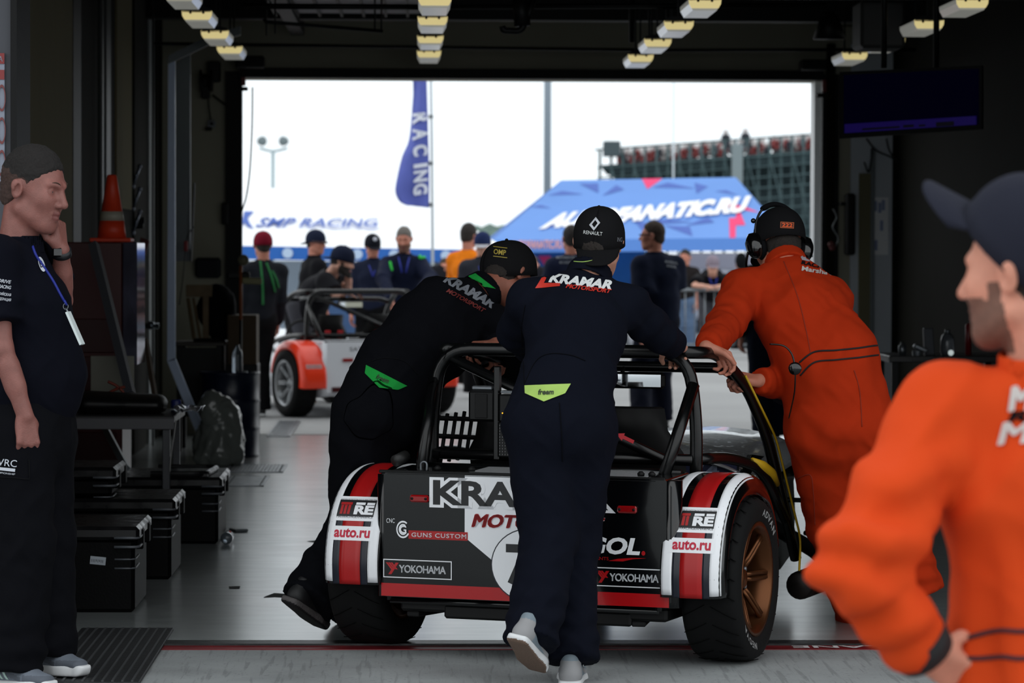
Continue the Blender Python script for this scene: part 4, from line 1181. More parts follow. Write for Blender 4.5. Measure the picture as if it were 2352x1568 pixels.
def fender_print(f, sx, PT, m, uc, tc, w, h, name, lift=.0042, skew=0.0):
    """lettering following the wing; uc,tc centre; w,h in metres; reads upright from behind the car"""
    P, T = subdiv_tris(PT[0] * np.array([w, h]), PT[1], .014)
    L = sum((fender_pt((i + 1) / 40)[0] - fender_pt(i / 40)[0]).length for i in range(40))
    vs = []
    for p in P:
        xo = (p[0] - w / 2) * (1 if sx > 0 else 1); u = uc + sx * xo / .223; t = tc + (p[1] - h / 2) / L
        vs.append(fender_pos(sx, min(1, max(0, u)), min(1, max(0, t)), lift))
    return link_mesh(name, vs, [tuple(t) for t in T], m, f, False, True)
UNIT = (np.array([[0, 0], [1, 0], [1, 1], [0, 1]], dtype=float), [(0, 1, 2), (0, 2, 3)])

def tub(root, body_m, dash_m):
    """boot, sides, scuttle, bonnet and nose"""
    prof = [(-.33, .50, .20, .645), (-.05, .53, .17, .650), (.45, .52, .15, .60), (.95, .44, .14, .62), (1.10, .42, .14, .66), (1.8, .34, .15, .60), (2.35, .24, .17, .50), (2.62, .15, .20, .40)]
    # boot floor and sides as a shell of boxes that taper
    mb = MB()
    for sx in (-1, 1):
        G = []
        for (y, w, z0, z1) in prof:
            G.append([V(sx * w, y, z0), V(sx * (w + .01), y, (z0 + z1) / 2), V(sx * w, y, z1 if y > .9 or y < .1 else .50)][::sx])
        mb.grid(G, .02)
    mb.grid([[V(-w, y, z0), V(w, y, z0)] for (y, w, z0, z1) in prof], .02)
    mb.build('side_panels', body_m, root, False, True)
    G = []
    for (y, w, h) in ((.93, .455, .130), (1.25, .450, .14), (1.6, .42, .14), (1.95, .38, .13), (2.2, .31, .10), (2.45, .22, .06), (2.62, .14, .0)):
        zb = {.93: .53, 1.25: .55, 1.6: .572, 1.95: .585, 2.2: .55, 2.45: .46, 2.62: .36}[y]
        G.append([V(w * math.sin(-PI / 2 + PI * k / 20) * 1.0, y, zb + h * (abs(math.cos(-PI / 2 + PI * k / 20)) ** .72)) for k in range(21)])
    b = MB().grid(G[::-1], .008).build('bonnet', mat('wet_bonnet', (214, 218, 222) if body_m is M_CARBLK else (220, 222, 225), .24, coat=.5, drops=34, metal=.7), root, False, True)
    MB().lathe([(.0, 2.70), (.08, 2.69), (.13, 2.62), (.15, 2.55)], 20, (0, 0, .33), 'Y').build('nose_cone', body_m, root, False, True)
    d = MB().box((0, .965, .575), (.83, .02, .150), None, .008).build('dashboard', dash_m, root, False)
    return b, d

def cage(root, m):
    z1 = 1.085; hw = .505; r = .0235
    T = lambda pts, rr=r, fr=.12, n=10, nm='cage_tube': MB().tube(fillet(pts, fr, 7), rr, n).build(nm, m, root, False, True)
    main = T([(-hw, .10, .45), (-hw - .005, .10, .84), (-hw + .03, .10, z1), (hw - .03, .10, z1), (hw + .005, .10, .84), (hw, .10, .45)], r, .16, 12, 'main_hoop')
    for sx in (-1, 1): T([(sx * (hw - .005), .09, .97), (sx * (hw - .045), -.13, .655)], .0225, nm='rear_stay')
    T([(-.44, .10, 1.055), (.40, .06, .70)], .019, nm='diagonal_brace')
    for sx in (-1, 1):
        T([(sx * .46, .10, z1), (sx * .49, .42, z1 - .01), (sx * .53, .66, .945), (sx * .555, .86, .75), (sx * .60, 1.12, .26)], .0225, .10, nm='side_pillar')
    T([(-.50, .60, .99), (-.44, .64, 1.012), (.44, .64, 1.012), (.50, .60, .985)], .020, .05, nm='front_crossbar')
    T([(-.50, .09, .70), (.50, .09, .70)], .021, nm='harness_bar')
    T([(-.50, -.05, .66), (.50, -.05, .66)], .016, nm='lower_crossbar')
    for sx in (-1, 1):
        T([(sx * .505, .10, .70), (sx * .53, .40, .695), (sx * .555, .80, .63), (sx * .585, 1.02, .42)], .021, .2, nm='side_bar')
    T([(-.36, .10, 1.07), (-.36, .62, 1.01)], .014, nm='roof_strut')
    # roof plate with its lip between the hoops
    MB().box((0, .36, 1.082), (.80, .46, .008), Matrix.Rotation(-.10, 3, 'X'), .003).build('roof_plate', m, root, False)
    return main

def seven(label, c, yaw, P):
    """a narrow open-wheeled club racer standing at c (middle of the rear axle on the ground)"""
    root = empty('race_car', (c[0], c[1], c[2] if len(c) > 2 else 0), label, 'car', rotz=yaw)
    bm = P['body']
    b, d = tub(root, bm, P['dash'])
    # boot lid and rear panel
    sh = [(-.505, .215), (.505, .215), (.56, .235), (.56, .635), (.535, .66), (-.505, .66), (-.525, .64), (-.525, .235)]
    rp = MB().prism(sh, -.355, -.335, 0).build('rear_panel', bm, root, False)
    MB().lathe([(.038, .215), (.038, .655)], 20, (.548, -.318, 0)).build('corner_roll', bm, rp, False, True)
    MB().lathe([(.026, .215), (.026, .65)], 16, (-.520, -.330, 0)).build('corner_roll', bm, rp, False, True)
    MB().box((0, -.20, .655), (1.06, .29, .012), Matrix.Rotation(.035, 3, 'X'), .004).build('boot_top', P.get('top', bm), root, False)
    MB().box((.0, -.347, .660), (1.07, .016, .012), None, .003).build('top_lip', M_DARK, rp, False)
    MB().box((.03, -.20, .185), (1.0, .22, .05), None, .01).box((.05, -.30, .165), (.70, .03, .05), None, .008).build('diffuser', M_BLACK, root, False)
    for s_ in (-1, 1): MB().box((s_ * .40, -.18, .150), (.05, .25, .02), Matrix.Rotation(s_ * .2, 3, 'Z'), .004).build('bracket', M_BLACK, root, False)
    # axle, exhaust, suspension
    MB().tube([(-.60, 0, .29), (.60, 0, .29)], .032, 10).build('rear_axle', M_BLACK, root, False, True)
    MB().lathe([(.045, 0), (.055, .02), (.055, .30), (.04, .32)], 18, (.650, .98, .17), 'Y').build('side_exhaust', mat('exhaust_metal', (26, 22, 20), .45, metal=.6), root, False, True)
    MB().tube(smooth_pts([(.65, 1.28, .17), (.60, 1.48, .24), (.36, 1.62, .34)], 5), .03, 10).build('exhaust_pipe', M_DARK, root, False, True)
    for sx in (-1, 1):
        for yy in (1.98, 2.36):
            MB().tube([(sx * .30, yy, .25), (sx * .66, 2.20, .24)], .011, 8).build('wishbone', M_TUBE, root, False, True)
            MB().tube([(sx * .28, yy, .42), (sx * .64, 2.20, .40)], .010, 8).build('wishbone', M_TUBE, root, False, True)
        G = []
        for i in range(15):
            a = PI * (.08 + .80 * i / 14); row = []
            for j in range(7):
                u = j / 6 * 2 - 1; rr = .345 - .02 * u * u
                row.append(V(sx * .70 + u * .10, 2.22 - math.cos(a) * rr, .285 + math.sin(a) * rr))
            G.append(row[::-1])
        MB().grid(G, .005).build('front_wing', P.get('fwing', bm), root, False, True)
        MB().sphere((sx * .36, 2.42, .52), (.085, .10, .085), 16, 10).build('headlamp', M_TUBE, root, False, True)
        wheel(root, sx * .70, 2.22, .285, .19, sx, M_TYRE, P['rim'], P.get('spokes', 8))
        wheel(root, sx * .668, 0, .292, .205, sx, M_TYRE, P['rim'], P.get('spokes', 8), letters=(sx > 0 and P.get('letters')))
    cage(root, P.get('cage', M_TUBE))
    for sx in (-1, 1): fender(root, sx, P['fender'], P.get('stripes'))
    # seats with harness, steering wheel, tunnel
    for sx in (-1, 1):
        G = []
        for i in range(9):
            t = i / 8; zz = .22 + .66 * t; yy = .36 - .22 * t; w = .20 - .04 * t - (.05 if t > .8 else 0)
            G.append([V(sx * .24 + w * q, yy + .06 * abs(q) ** 2, zz) for q in (-1, -.6, -.2, .2, .6, 1)][::-1])
        st = MB().grid(G, .03).build('seat_back', M_BLACK, root, False, True)
        MB().box((sx * .24, .52, .24), (.38, .40, .08), None, .03).build('seat_cushion', M_BLACK, root, False)
        if P.get('belts'):
            for q in (-.06, .06): MB().box((sx * .24 + q, .12, .71), (.05, .02, .07), None, .004).build('belt', P['belts'], st, False)
    MB().lathe([(.155, -.012), (.167, 0), (.155, .012), (.143, 0)], 24, (-.24, .84, .66), 'Y', None, closed=True).tube([(-.39, .84, .66), (-.09, .84, .66)], .01, 6).tube([(-.24, .84, .66), (-.24, 1.0, .58)], .014, 6).build('steering_wheel', M_BLACK, root, False, True)
    MB().box((0, .55, .30), (.12, .9, .22), None, .03).build('tunnel', M_BLACK, root, False)
    # windscreen frame mirror hanging under the crossbar
    mr = MB().box((.115, .58, .962), (.245, .035, .062), None, .012).build('mirror', M_BLACK, root, False)
    MB().box((.115, .559, .962), (.225, .004, .046), None, 0).build('mirror_glass', M_GLASS, mr, False)
    MB().tube([(.06, .60, .985), (.06, .63, 1.01)], .008, 6).build('mirror_mount', M_BLACK, mr, False, True)
    return root

# ---- the black car being pushed
pal = dict(body=M_CARBLK, dash=mat('dash_black', (16, 18, 26), .5), rim=M_BRONZE, fender=M_CARBLK, spokes=7, letters=True,
           stripes=[(.02, .19, .015, .62, M_CARWHT, .0022, 'white_stripe'), (.32, .68, .0, .62, M_STRED, .0022, 'red_stripe'),
                    (.80, .965, .015, .62, M_CARWHT, .0022, 'white_stripe'),
                    (.20, .315, .0, .25, M_STNAVY, .0018, 'dark_stripe'), (.685, .795, .0, .25, M_STNAVY, .0018, 'dark_stripe')])
CARC, CARYAW = (.505, 11.76), -math.radians(22)
car = seven('black open race car numbered 74 with red and white striped rear wings, being pushed', CARC, CARYAW, pal)
BLKV = mat('black_vinyl', (24, 25, 28), .35)
def rpanel(name, PT, m, x0, z0, w, h, lift, rot=0.0):
    return print_flat(name, PT, m, RP, (x0, -.355, z0), (math.cos(rot), 0, math.sin(rot)), (-math.sin(rot), 0, math.cos(rot)), w, h, lift)
RP = [o for o in car.children if o.name.startswith('rear_panel')][0]
def outline(s, m, mo, x, z, w, h, bold, rim, lift, name, shear=0.0, rot=0.0, sp=1.0):
    # wide white backing then the letter itself: the outlined lettering of the sponsor vinyls
    Pa, Ta = text_tris(s, bold, shear, sp)
    k = rim
    cu = text_tris(s, bold + rim, shear, sp, norm=bold)
    rpanel(name + '_outline', cu, mo, x, z, w, h, lift, rot)
    rpanel(name, fat((Pa, Ta), .007, .05) if s == 'MOTORSPORT' else (Pa, Ta), m, x, z, w, h, lift + .0006, rot)
# white field and red band behind the middle of the panel, red lower edge
rpanel('white_field', poly_tris([(0, 1), (1, 1), (1, .0), (.62, .0), (.0, .46)]), M_CARWHT, -.205, .25, .40, .405, .0008)
rpanel('dark_field', poly_tris([(0, 0), (.55, 0), (1, 1), (.45, 1)]), M_CARBLK, .02, .30, .09, .35, .0012)
rpanel('red_field', poly_tris([(0, 0), (.6, 0), (1, 1), (.4, 1)]), M_CARRED, .055, .42, .12, .228, .0014)
rpanel('red_edge', UNIT, M_CARRED, -.523, .217, 1.075, .046, .0010)
outline('KRAMAR', BLKV, M_CARWHT, -.325, .548, .655, .088, .035, .085, .0022, 'sponsor_letters', 0, 0, 1.0)
outline('MOTORSPORT', M_CARRED, M_CARWHT, -.175, .475, .49, .044, 0.0, .045, .0036, 'motorsport_letters', .25)
disc = (np.array([[.5 + .5 * math.cos(2 * PI * k / 40), .5 + .5 * math.sin(2 * PI * k / 40)] for k in range(40)]), [(0, i, i + 1) for i in range(1, 39)])
rpanel('number_ring', disc, M_STNAVY, -.104, .214, .292, .262, .0040)
rpanel('number_disc', disc, M_CARWHT, -.100, .218, .284, .254, .0044)
rpanel('race_number', text_tris('74', .03, 0, .92), BLKV, -.048, .272, .185, .148, .0050)
def yoko(x, z, w):
    rpanel('tyre_sign_edge', UNIT, M_CARWHT, x, z, w, .066, .0020)
    rpanel('tyre_sign', UNIT, M_CARBLK, x + .0035, z + .0035, w - .007, .059, .0024)
    rpanel('tyre_letters', fat(text_tris('YOKOHAMA', 0, 0, .92), .004, .03), M_CARWHT, x + .062, z + .020, w - .085, .026, .0030)
    for k in range(3):
        rpanel('tyre_emblem', poly_tris([(0, 1), (.28, 1), (1, 0), (.72, 0)]), M_CARRED, x + .010 + k * .009, z + .030, .028, .024, .0030)
    rpanel('tyre_emblem', poly_tris([(.30, 0), (0, 0), (.70, 1), (1, 1)]), M_CARRED, x + .020, z + .012, .040, .042, .0034)
yoko(-.515, .283, .262); yoko(.275, .283, .262)
ring = lambda r0, r1, a0, a1: (np.array([[.5 + r * math.cos(a0 + (a1 - a0) * k / 24), .5 + r * math.sin(a0 + (a1 - a0) * k / 24)] for k in range(25) for r in (r0, r1)]),
                               [t for k in range(24) for t in ((2 * k, 2 * k + 1, 2 * k + 3), (2 * k, 2 * k + 3, 2 * k + 2))])
for r0, r1 in ((.40, .50), (.23, .32)):
    rpanel('emblem_ring', ring(r0, r1, .9, 2 * PI - .5), M_CARWHT, -.465, .425, .052, .062, .0030)
rpanel('emblem_letter', text_tris('G', .02), M_CARWHT, -.452, .442, .026, .028, .0034)
rpanel('workshop_letters', text_tris('CNC', -.003), M_CARWHT, -.503, .478, .032, .016, .0030)
rpanel('workshop_band', UNIT, M_STRED, -.418, .424, .225, .030, .0024)
rpanel('workshop_letters', fat(text_tris('GUNS CUSTOM', 0, 0, 1.15), .003, .03), M_CARWHT, -.405, .4315, .208, .015, .0060)
outline('IGOL', M_CARWHT, M_CARBLK, .225, .395, .222, .060, .04, .03, .0026, 'oil_letters', .2)
rpanel('oil_dot', disc, M_CARRED, .452, .395, .014, .016, .0030)
rpanel('oil_swoosh', poly_tris([(0, 0), (.25, .6), (.6, .95), (1, 1), (.65, .65), (.38, .0)]), M_CARRED, .33, .372, .14, .014, .0030)
rpanel('oil_small_letters', text_tris('LUBRICANTS', .0), M_CARRED, .222, .374, .110, .011, .0030)
for x in (-.375, .40):
    l = MB().box((x, -.362, .568 if x < 0 else .553), (.072, .012, .026), None, .006).build('tail_light', mat('tail_lens', (150, 14, 18), .15, coat=.6), RP, False)
    for sx in (-1, 1): MB().lathe([(0, -.0), (.005, -.0), (.005, .004)], 8, (x + sx * .026, -.370, .568 if x < 0 else .553), 'Y').build('screw', M_BLACK, l, False, True)
rpanel('edge_highlight', UNIT, M_DARK, -.50, .652, 1.0, .002, .0020)
wings = [o for o in car.children if o.name.startswith('rear_wing')]
for f in wings:
    sx = 1 if (sum(v.co.x for v in f.data.vertices) > 0) else -1
    fender_print(f, sx, UNIT, M_CARWHT, .49, .272, .150, .098, 'team_sticker', .0030)
    fender_print(f, sx, UNIT, BLKV, .49, .272, .143, .066, 'team_plate', .0036)
    tl = lambda q: -sx * q
    def fp(nm, PT, m, ox, oz, w, h, lf=.0044):
        # ox, oz from the sticker centre in metres as seen from behind
        return fender_print(f, sx, PT, m, .49 + sx * ox / .223, .272 + oz / 1.36, w, h, nm, lf)
    fp('team_bar', UNIT, M_STRED, -.042, .021, .044, .010)
    for k in range(3): fp('team_bar', UNIT, M_STRED, -.056 + k * .014, -.008, .010, .036)
    fp('team_bar', UNIT, M_CARWHT, .012, .021, .036, .010); fp('team_bar', UNIT, M_CARWHT, .052, .021, .030, .010)
    fp('team_letters', text_tris('RE', .05, 0, .95), M_CARWHT, .030, -.009, .075, .036)
    fp('team_small_letters', text_tris('MAXRACINGEXPERIENCE', .0), M_STNAVY, 0, -.041, .140, .009, .0040)
    fp('team_small_letters', text_tris('ШКОЛА ВОДИТЕЛЬСКОГО МАСТЕРСТВА', .0), M_STNAVY, 0, .041, .140, .007, .0040)
    fp('web_sticker', UNIT, M_CARWHT, .0, -.112, .166, .052, .0032)
    fp('web_letters', text_tris('auto.ru', .03), mat('crimson_print', (196, 26, 58), .5), .0, -.110, .138, .034)
# equipment between the seats: camera screens, vent plate, rain lights, bottle cage
def eq(nm, c, d, m, bev=.006, R=None): return MB().box(c, d, R, bev).build(nm, m, car, False)
M_BOX = mat('equipment_black', (10, 11, 12), .45, spec=.3)
e1 = eq('display_box', (-.262, -.02, .885), (.105, .05, .115), M_BOX, .010)
MB().box((-.262, -.0465, .885), (.048, .004, .088), None, .003).build('display_screen', M_BLACK, e1, False)
MB().box((-.262, -.02, .950), (.080, .04, .014), None, .004).build('display_cap', M_STEEL, e1, False)
e2 = eq('switch_box', (-.158, -.04, .880), (.058, .05, .10), M_BOX, .006)
MB().box((-.158, -.04, .938), (.05, .04, .010), None, .003).build('box_lid', M_STEEL, e2, False)
MB().sphere((-.172, -.066, .862), .0025, 8, 6).build('status_lamp', mat('amber_led', (255, 150, 40), .4, emit=3, ecol=(255, 150, 30)), e2, False, True)
eq('upright_bracket', (-.205, -.03, .86), (.022, .03, .34), M_TUBE, .004); eq('upright_bracket', (-.108, -.03, .86), (.018, .03, .34), M_TUBE, .004)
vp = eq('vent_plate', (-.160, -.045, .765), (.066, .018, .125), M_BOX, .004)
for i in range(6):
    for j in range(11): MB().box((-.186 + i * .0105, -.055, .712 + j * .0105), (.003, .002, .005), None, 0).build('vent_hole', mat('vent_grey', (92, 92, 94), .5), vp, False)
for zz, n in ((.782, 3), (.742, 2)):
    rl = eq('rain_light', (-.062, -.05, zz), (.075, .02, .040 if n == 3 else .026), mat('clear_lens', (165, 168, 172), .2, metal=.4), .005)
    for i in range(3):
        for j in range(2 if n == 3 else 1): MB().sphere((-.085 + i * .022, -.061, zz - .008 + j * .018 + (0 if n == 3 else .008)), (.008, .004, .007), 10, 6).build('led_cup', mat('led_cup', (95, 97, 102), .15, metal=.8), rl, False, True)
for zz in (.842, .905): MB().lathe([(.03, -.028), (.032, 0), (.03, .028)], 20, (-.060, -.02, zz)).build('canister', mat('brushed_alloy', (150, 150, 150), .35, metal=.7), car, False, True)
# side net on the left, tilted straps
net = MB()
for i in range(6):
    x0 = .14 + i * .088; net.tube([(-.50, x0, .84), (-.505, x0 - .06, .66)], .008, 4)
for j in range(3): net.tube([(-.50, .10, .830 - j * .066), (-.50, .60, .80 - j * .070)], .009, 4)
net.build('side_net', M_BLACK, car, False, True)
# bits on the boot: hook, clips, grey and red top decals, cage details
MB().tube(smooth_pts([(-.41, -.26, .66), (-.41, -.26, .685), (-.398, -.26, .692), (-.388, -.26, .685), (-.388, -.26, .66)], 4), .004, 6).build('tow_eye', M_STEEL, car, False, True)
MB().box((-.09, -.20, .6628), (.26, .25, .002), Matrix.Rotation(.035, 3, 'X'), 0).build('top_decal', mat('silver_decal', (170, 172, 175), .3, drops=60), car, False)
MB().box((.30, -.20, .6628), (.28, .25, .002), Matrix.Rotation(.035, 3, 'X'), 0).build('top_decal', mat('silver_decal', (170, 172, 175), .3), car, False)
for x in (.47, .43, -.20, -.33): MB().lathe([(.012, 0), (.014, .01), (.006, .018)], 8, (x, -.30, .665)).build('clip', M_BLACK, car, False, True)
print_flat('dash_number', text_tris('74', .01), mat('number_grey', (120, 128, 150), .6), car, (.235, .950, .575), (1, 0, 0), (0, 0, 1), .105, .062, .001)
MB().box((.30, .955, .585), (.22, .004, .12), None, 0).build('dash_sticker', mat('dash_navy', (28, 34, 66), .5), car, False)
print_flat('dash_name', text_tris('Михайлов', .0), mat('number_grey', (120, 128, 150), .6), car, (.20, .950, .545), (1, 0, 0), (0, 0, 1), .18, .018, .001)
MB().tube([(.556, .66, .668), (.563, .76, .640), (.570, .86, .605), (.576, .93, .56)], [.010, .022, .023, .012], 10).build('yellow_cap', M_YEL, car, False, True)
MB().tube(fillet([(.545, .60, .985), (.585, .88, .74), (.625, 1.10, .34), (.640, 1.02, .20)], .05), .0045, 6).build('yellow_cable', M_YEL, car, False, True)
MB().tube([(-.535, -.10, .70), (-.55, -.16, .685)], .022, 10).build('yellow_plug', mat('dark_plug', (30, 30, 30), .5), car, False, True)
arrow = poly_tris([(0, .5), (.42, 1), (.42, .72), (1, .72), (1, .28), (.42, .28), (.42, 0)])
ad = (V(.40, .06, .70) - V(-.44, .10, 1.055)).normalized(); an_ = ad.cross(V(0, -1, 0)).normalized()
print_flat('red_arrow', arrow, mat('red_sticker', (210, 40, 52), .5), car, V(.40, .06, .70) - ad * .20 + V(0, -.0205, 0) - an_ * 0, ad, V(-ad.z, 0, ad.x), .075, .030, .0015)

# ---- the second car, outside
ORNG = mat('signal_red_orange', (255, 62, 24), .3, coat=.3); WHB = mat('white_body', (240, 242, 248), .3, coat=.3)
pal2 = dict(body=WHB, dash=mat('dash_grey', (60, 60, 62), .6), rim=mat('silver_rim', (175, 178, 182), .3, metal=.5), fender=ORNG, spokes=7, belts=mat('belt_red', (190, 20, 30), .6),
            fwing=WHB, top=WHB)
p_ = gnd(676, 955); C2YAW = math.radians(25)
c2 = V(p_.x, p_.y, 0) + V(math.cos(C2YAW), math.sin(C2YAW), 0) * .668
car2 = seven('white race car with bright red rear wings and silver wheels, standing outside the far door', (c2.x, c2.y, -.006), C2YAW, pal2)
RP2 = [o for o in car2.children if o.name.startswith('rear_panel')][0]
def rp2(nm, PT, m, x, z, w, h, lf=.001): print_flat(nm, PT, m, RP2, (x, -.355, z), (1, 0, 0), (0, 0, 1), w, h, lf)
rp2('maker_letters', text_tris('SATURN RACING', .01), mat('grey_print', (90, 92, 98), .6), -.30, .575, .55, .035)
for x in (-.32, .25): MB().box((x, -.362, .50), (.10, .012, .032), None, .006).build('tail_light', mat('tail_lens', (150, 14, 18), .15, coat=.6), RP2, False)
for x in (-.40, .32): MB().box((x, -.362, .245), (.14, .012, .045), None, .006).build('fog_light', mat('fog_lens', (70, 14, 16), .2), RP2, False)
for f in [o for o in car2.children if o.name.startswith('rear_wing')]:
    sx = 1 if (sum(v.co.x for v in f.data.vertices) > 0) else -1
    fender_print(f, sx, UNIT, mat('sticker_grey', (190, 160, 160), .5), .5, .20, .15, .035, 'wing_sticker', .002)
    fender_print(f, sx, text_tris('SATURN', .01), mat('sticker_red', (205, 80, 80), .5), .5, .20, .12, .018, 'wing_letters', .003)
# ------------------------------------------------------------------ the people in the garage
NAVY = mat('navy_overall_cloth', (9, 13, 26), .85, bump=.5, bscale=900, sheen=.1)
NAVYD = mat('dark_navy_cloth', (5, 6, 12), .85, bump=.5, bscale=900, sheen=.08)
ORC = mat('orange_overall_cloth', (220, 74, 28), .85, bump=.4, bscale=900)
ORC_SHADE = mat('orange_overall_cloth_shaded', (176, 46, 12), .85, bump=.4, bscale=900)  # same overall cloth, darkened for the weaker light on the pushing marshal
BLKC = mat('black_cloth', (16, 17, 20), .9, bump=.4, bscale=900)
CAPB = mat('black_cap_cloth', (22, 22, 24), .85, bump=.5, bscale=800)
CHART = mat('pale_green_cloth', (176, 210, 110), .8, bump=.4, bscale=900)
GREENC = mat('green_cloth', (30, 150, 62), .8, bump=.4, bscale=900)
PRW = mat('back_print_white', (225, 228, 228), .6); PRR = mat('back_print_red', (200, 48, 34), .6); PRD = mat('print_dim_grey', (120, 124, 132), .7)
SHG = mat('trainer_grey', (112, 120, 132), .7, bump=.5, bscale=700); SHW = mat('trainer_sole_white', (226, 228, 230), .5)
SHL = mat('trainer_lace', (205, 208, 210), .7); SHM = mat('trainer_mint_stripe', (196, 224, 215), .4)
SHT = mat('trainer_pale', (126, 140, 150), .65, bump=.5, bscale=700, var=.06, vscale=20); SOLB = mat('sole_brown', (120, 98, 84), .8, bump=.8, bscale=180); SHK = mat('trainer_black', (18, 18, 20), .6)
SOLG = mat('sole_grey', (84, 80, 80), .8, bump=.8, bscale=140)
A = at
def seam(parent, targets, pxs, r, m, name='seam', lift=.002):
    """piping or a seam laid on the cloth along the given sight points"""
    key = tuple(o.name for o in targets)
    if key not in _bvh: _bvh[key] = bvh_world(targets)
    pts = []
    P2 = smooth_pts([V(x, y, 0) for x, y in pxs], 8)
    for q in P2:
        d = ray(q.x, q.y).normalized(); h = _bvh[key].ray_cast(CAM, d)
        if h[0] is not None: pts.append(h[0] - d * lift)
    if len(pts) > 2: return MB().tube(pts, r, 6).build(name, m, parent, True, True)

# ---- the man pushing in the middle, back to us
J = dict(pelvis=A(1288, 965, 11.05), waist=A(1303, 868, 11.12), chest=A(1322, 745, 11.27), neck=A(1352, 634, 11.40), head=A(1375, 566, 11.50),
         shL=A(1217, 688, 11.33), shR=A(1440, 700, 11.33), elL=A(1180, 762, 11.50), elR=A(1513, 766, 11.47), wrL=A(1212, 806, 11.72), wrR=A(1553, 793, 11.62),
         hdL=V(.4, .5, 0), hdR=V(.15, .95, -.20), hnL=V(0, 0, -1), hnR=V(0, -.2, -1), thL=V(1, 0, 0), thR=V(-1, .2, 0), curlL=1.0, curlR=1.0,
         hipL=A(1240, 985, 11.05), hipR=A(1340, 985, 11.08), knL=A(1262, 1235, 11.0), knR=A(1318, 1245, 11.12), anL=A(1222, 1462, 10.80), anR=A(1312, 1500, 10.98),
         toeL=A(1242, 1556, 10.93), toeR=A(1318, 1535, 11.16), f=V(.22, .95, -.42), u=V(.10, .3, 1), fuL=V(.35, .62, .25))
jc = [(A(1440, 760, 11.35), V(1, 0, .3), .08, 70, .006), (A(1480, 740, 11.38), V(1, 0, -.8), .09, 60, .006), (A(1225, 730, 11.35), V(.3, 0, 1), .07, 70, .005),
      (A(1240, 1430, 10.85), V(0, 0, 1), .07, 90, .010), (A(1310, 1470, 10.98), V(0, 0, 1), .06, 90, .010), (A(1330, 850, 11.1), V(.5, 0, 1), .12, 45, .004)]
pc = build_person('man in navy overalls and black cap pushing at the middle of the black car', J, 1.0, 'coverall', NAVY, loose=.017, legloose=.020, wide=.022,
                  res=.0085, fres=.0045, hres=.004, skin=mat('skin_fair', (206, 150, 128), .55, bump=.2, bscale=220, var=.08, vscale=28, sss=.05), hair_m=HAIR_D, hairline=.02, hairthick=.003, hcut=-.02,  # fairly pale skin tone
                  fold=.011, seed=11, joints=jc, tname='overalls', shoes=(SHT, SHW, SHL, None, .0045, mat('suede_pale', (150, 150, 152), .8), SOLB), headscale=.98, base=V(1.0 * .5, 10.95, 0))
cp, P_ = cap_hat(pc['root'], J['head'], pc['F'], 1.02, CAPB, back=True, tilt=.62, peak=1.35, side=.12, droop=1.6, up=-.004)
T = [pc['top']]
tx = lambda s, b=.02, sh=0.0, sp=1.0: text_tris(s, b, sh, sp)
R_ = pc['root']
print_on('back_letters', tx('KRAMAR', .05, .28), PRW, pc['top'], T, (1333, 646), 146, 22, 7)
print_on('back_letters_red', fat(tx('MOTORSPORT', .0, .35), .006, .05), PRR, pc['top'], T, (1352, 663), 104, 9, 7, lift=.0026)
print_on('back_emblem', poly_tris([(1229, 662), (1244, 638), (1257, 634), (1249, 650), (1287, 650), (1286, 657), (1246, 661)]), PRR, pc['top'], T, None, 0, px=1)
print_on('lumbar_patch', poly_tris([(1205, 885), (1311, 881), (1298, 903), (1249, 922), (1206, 903)]), CHART, pc['top'], T, None, 0, px=1, lift=.003)
print_on('patch_letters', tx('freem', .03, .25), mat('patch_print', (40, 52, 30), .6), pc['top'], T, (1254, 900), 36, 13, -1, lift=.0045)
seam(pc['top'], T, [(1203, 883), (1230, 830), (1262, 812), (1310, 815), (1345, 828)], .0016, NAVYD)
seam(pc['top'], T, [(1206, 700), (1198, 760), (1202, 830), (1204, 885)], .0016, NAVYD)
seam(pc['top'], T, [(1285, 925), (1290, 1000), (1292, 1060)], .0016, NAVYD)
seam(pc['top'], [pc['collar'], pc['top']], [(1318, 600), (1340, 601), (1364, 597)], .0016, CHART, 'collar_piping')
# back of the cap: rhombus emblem, lettering, side mark
CT = [cp]
def rh(x, y, w, h): return [(x + w * .10, y - h * .5), (x + w * .5, y - h * .08), (x - w * .08, y + h * .5), (x - w * .5, y + h * .08)]
o_ = rh(1366, 514, 25, 31); i_ = rh(1366, 514, 13, 17)
sil = mat('silver_print', (180, 184, 190), .35, metal=.3)
for k in range(4):
    a, b = o_[k], o_[(k + 1) % 4]; c, d = i_[(k + 1) % 4], i_[k]
    print_on('cap_emblem', poly_tris([a, b, c, d]), sil, cp, CT, None, 0, px=1, lift=.0022)
print_on('cap_letters', tx('RENAULT', .0), PRW, cp, CT, (1362, 535), 43, 8, 6, lift=.0022)
print_on('cap_side_letters', tx('ING', -.002), PRD, cp, CT, (1423, 550), 11, 10, 3, lift=.0022)
seam(cp, CT, [(1374, 484), (1371, 500), (1362, 560)], .0008, BLKC, 'cap_seam')
for nm in ('L', 'R'):
    pass
# visible brown outsole under the raised heel
u = pc['shoeL']
sl = [c for c in u.children if c.name.startswith('sole')][0]
print_on('side_letter', text_tris('N', .03, .2), SHW, u, [u], (1262, 1532), 22, 16, 40, lift=.002)

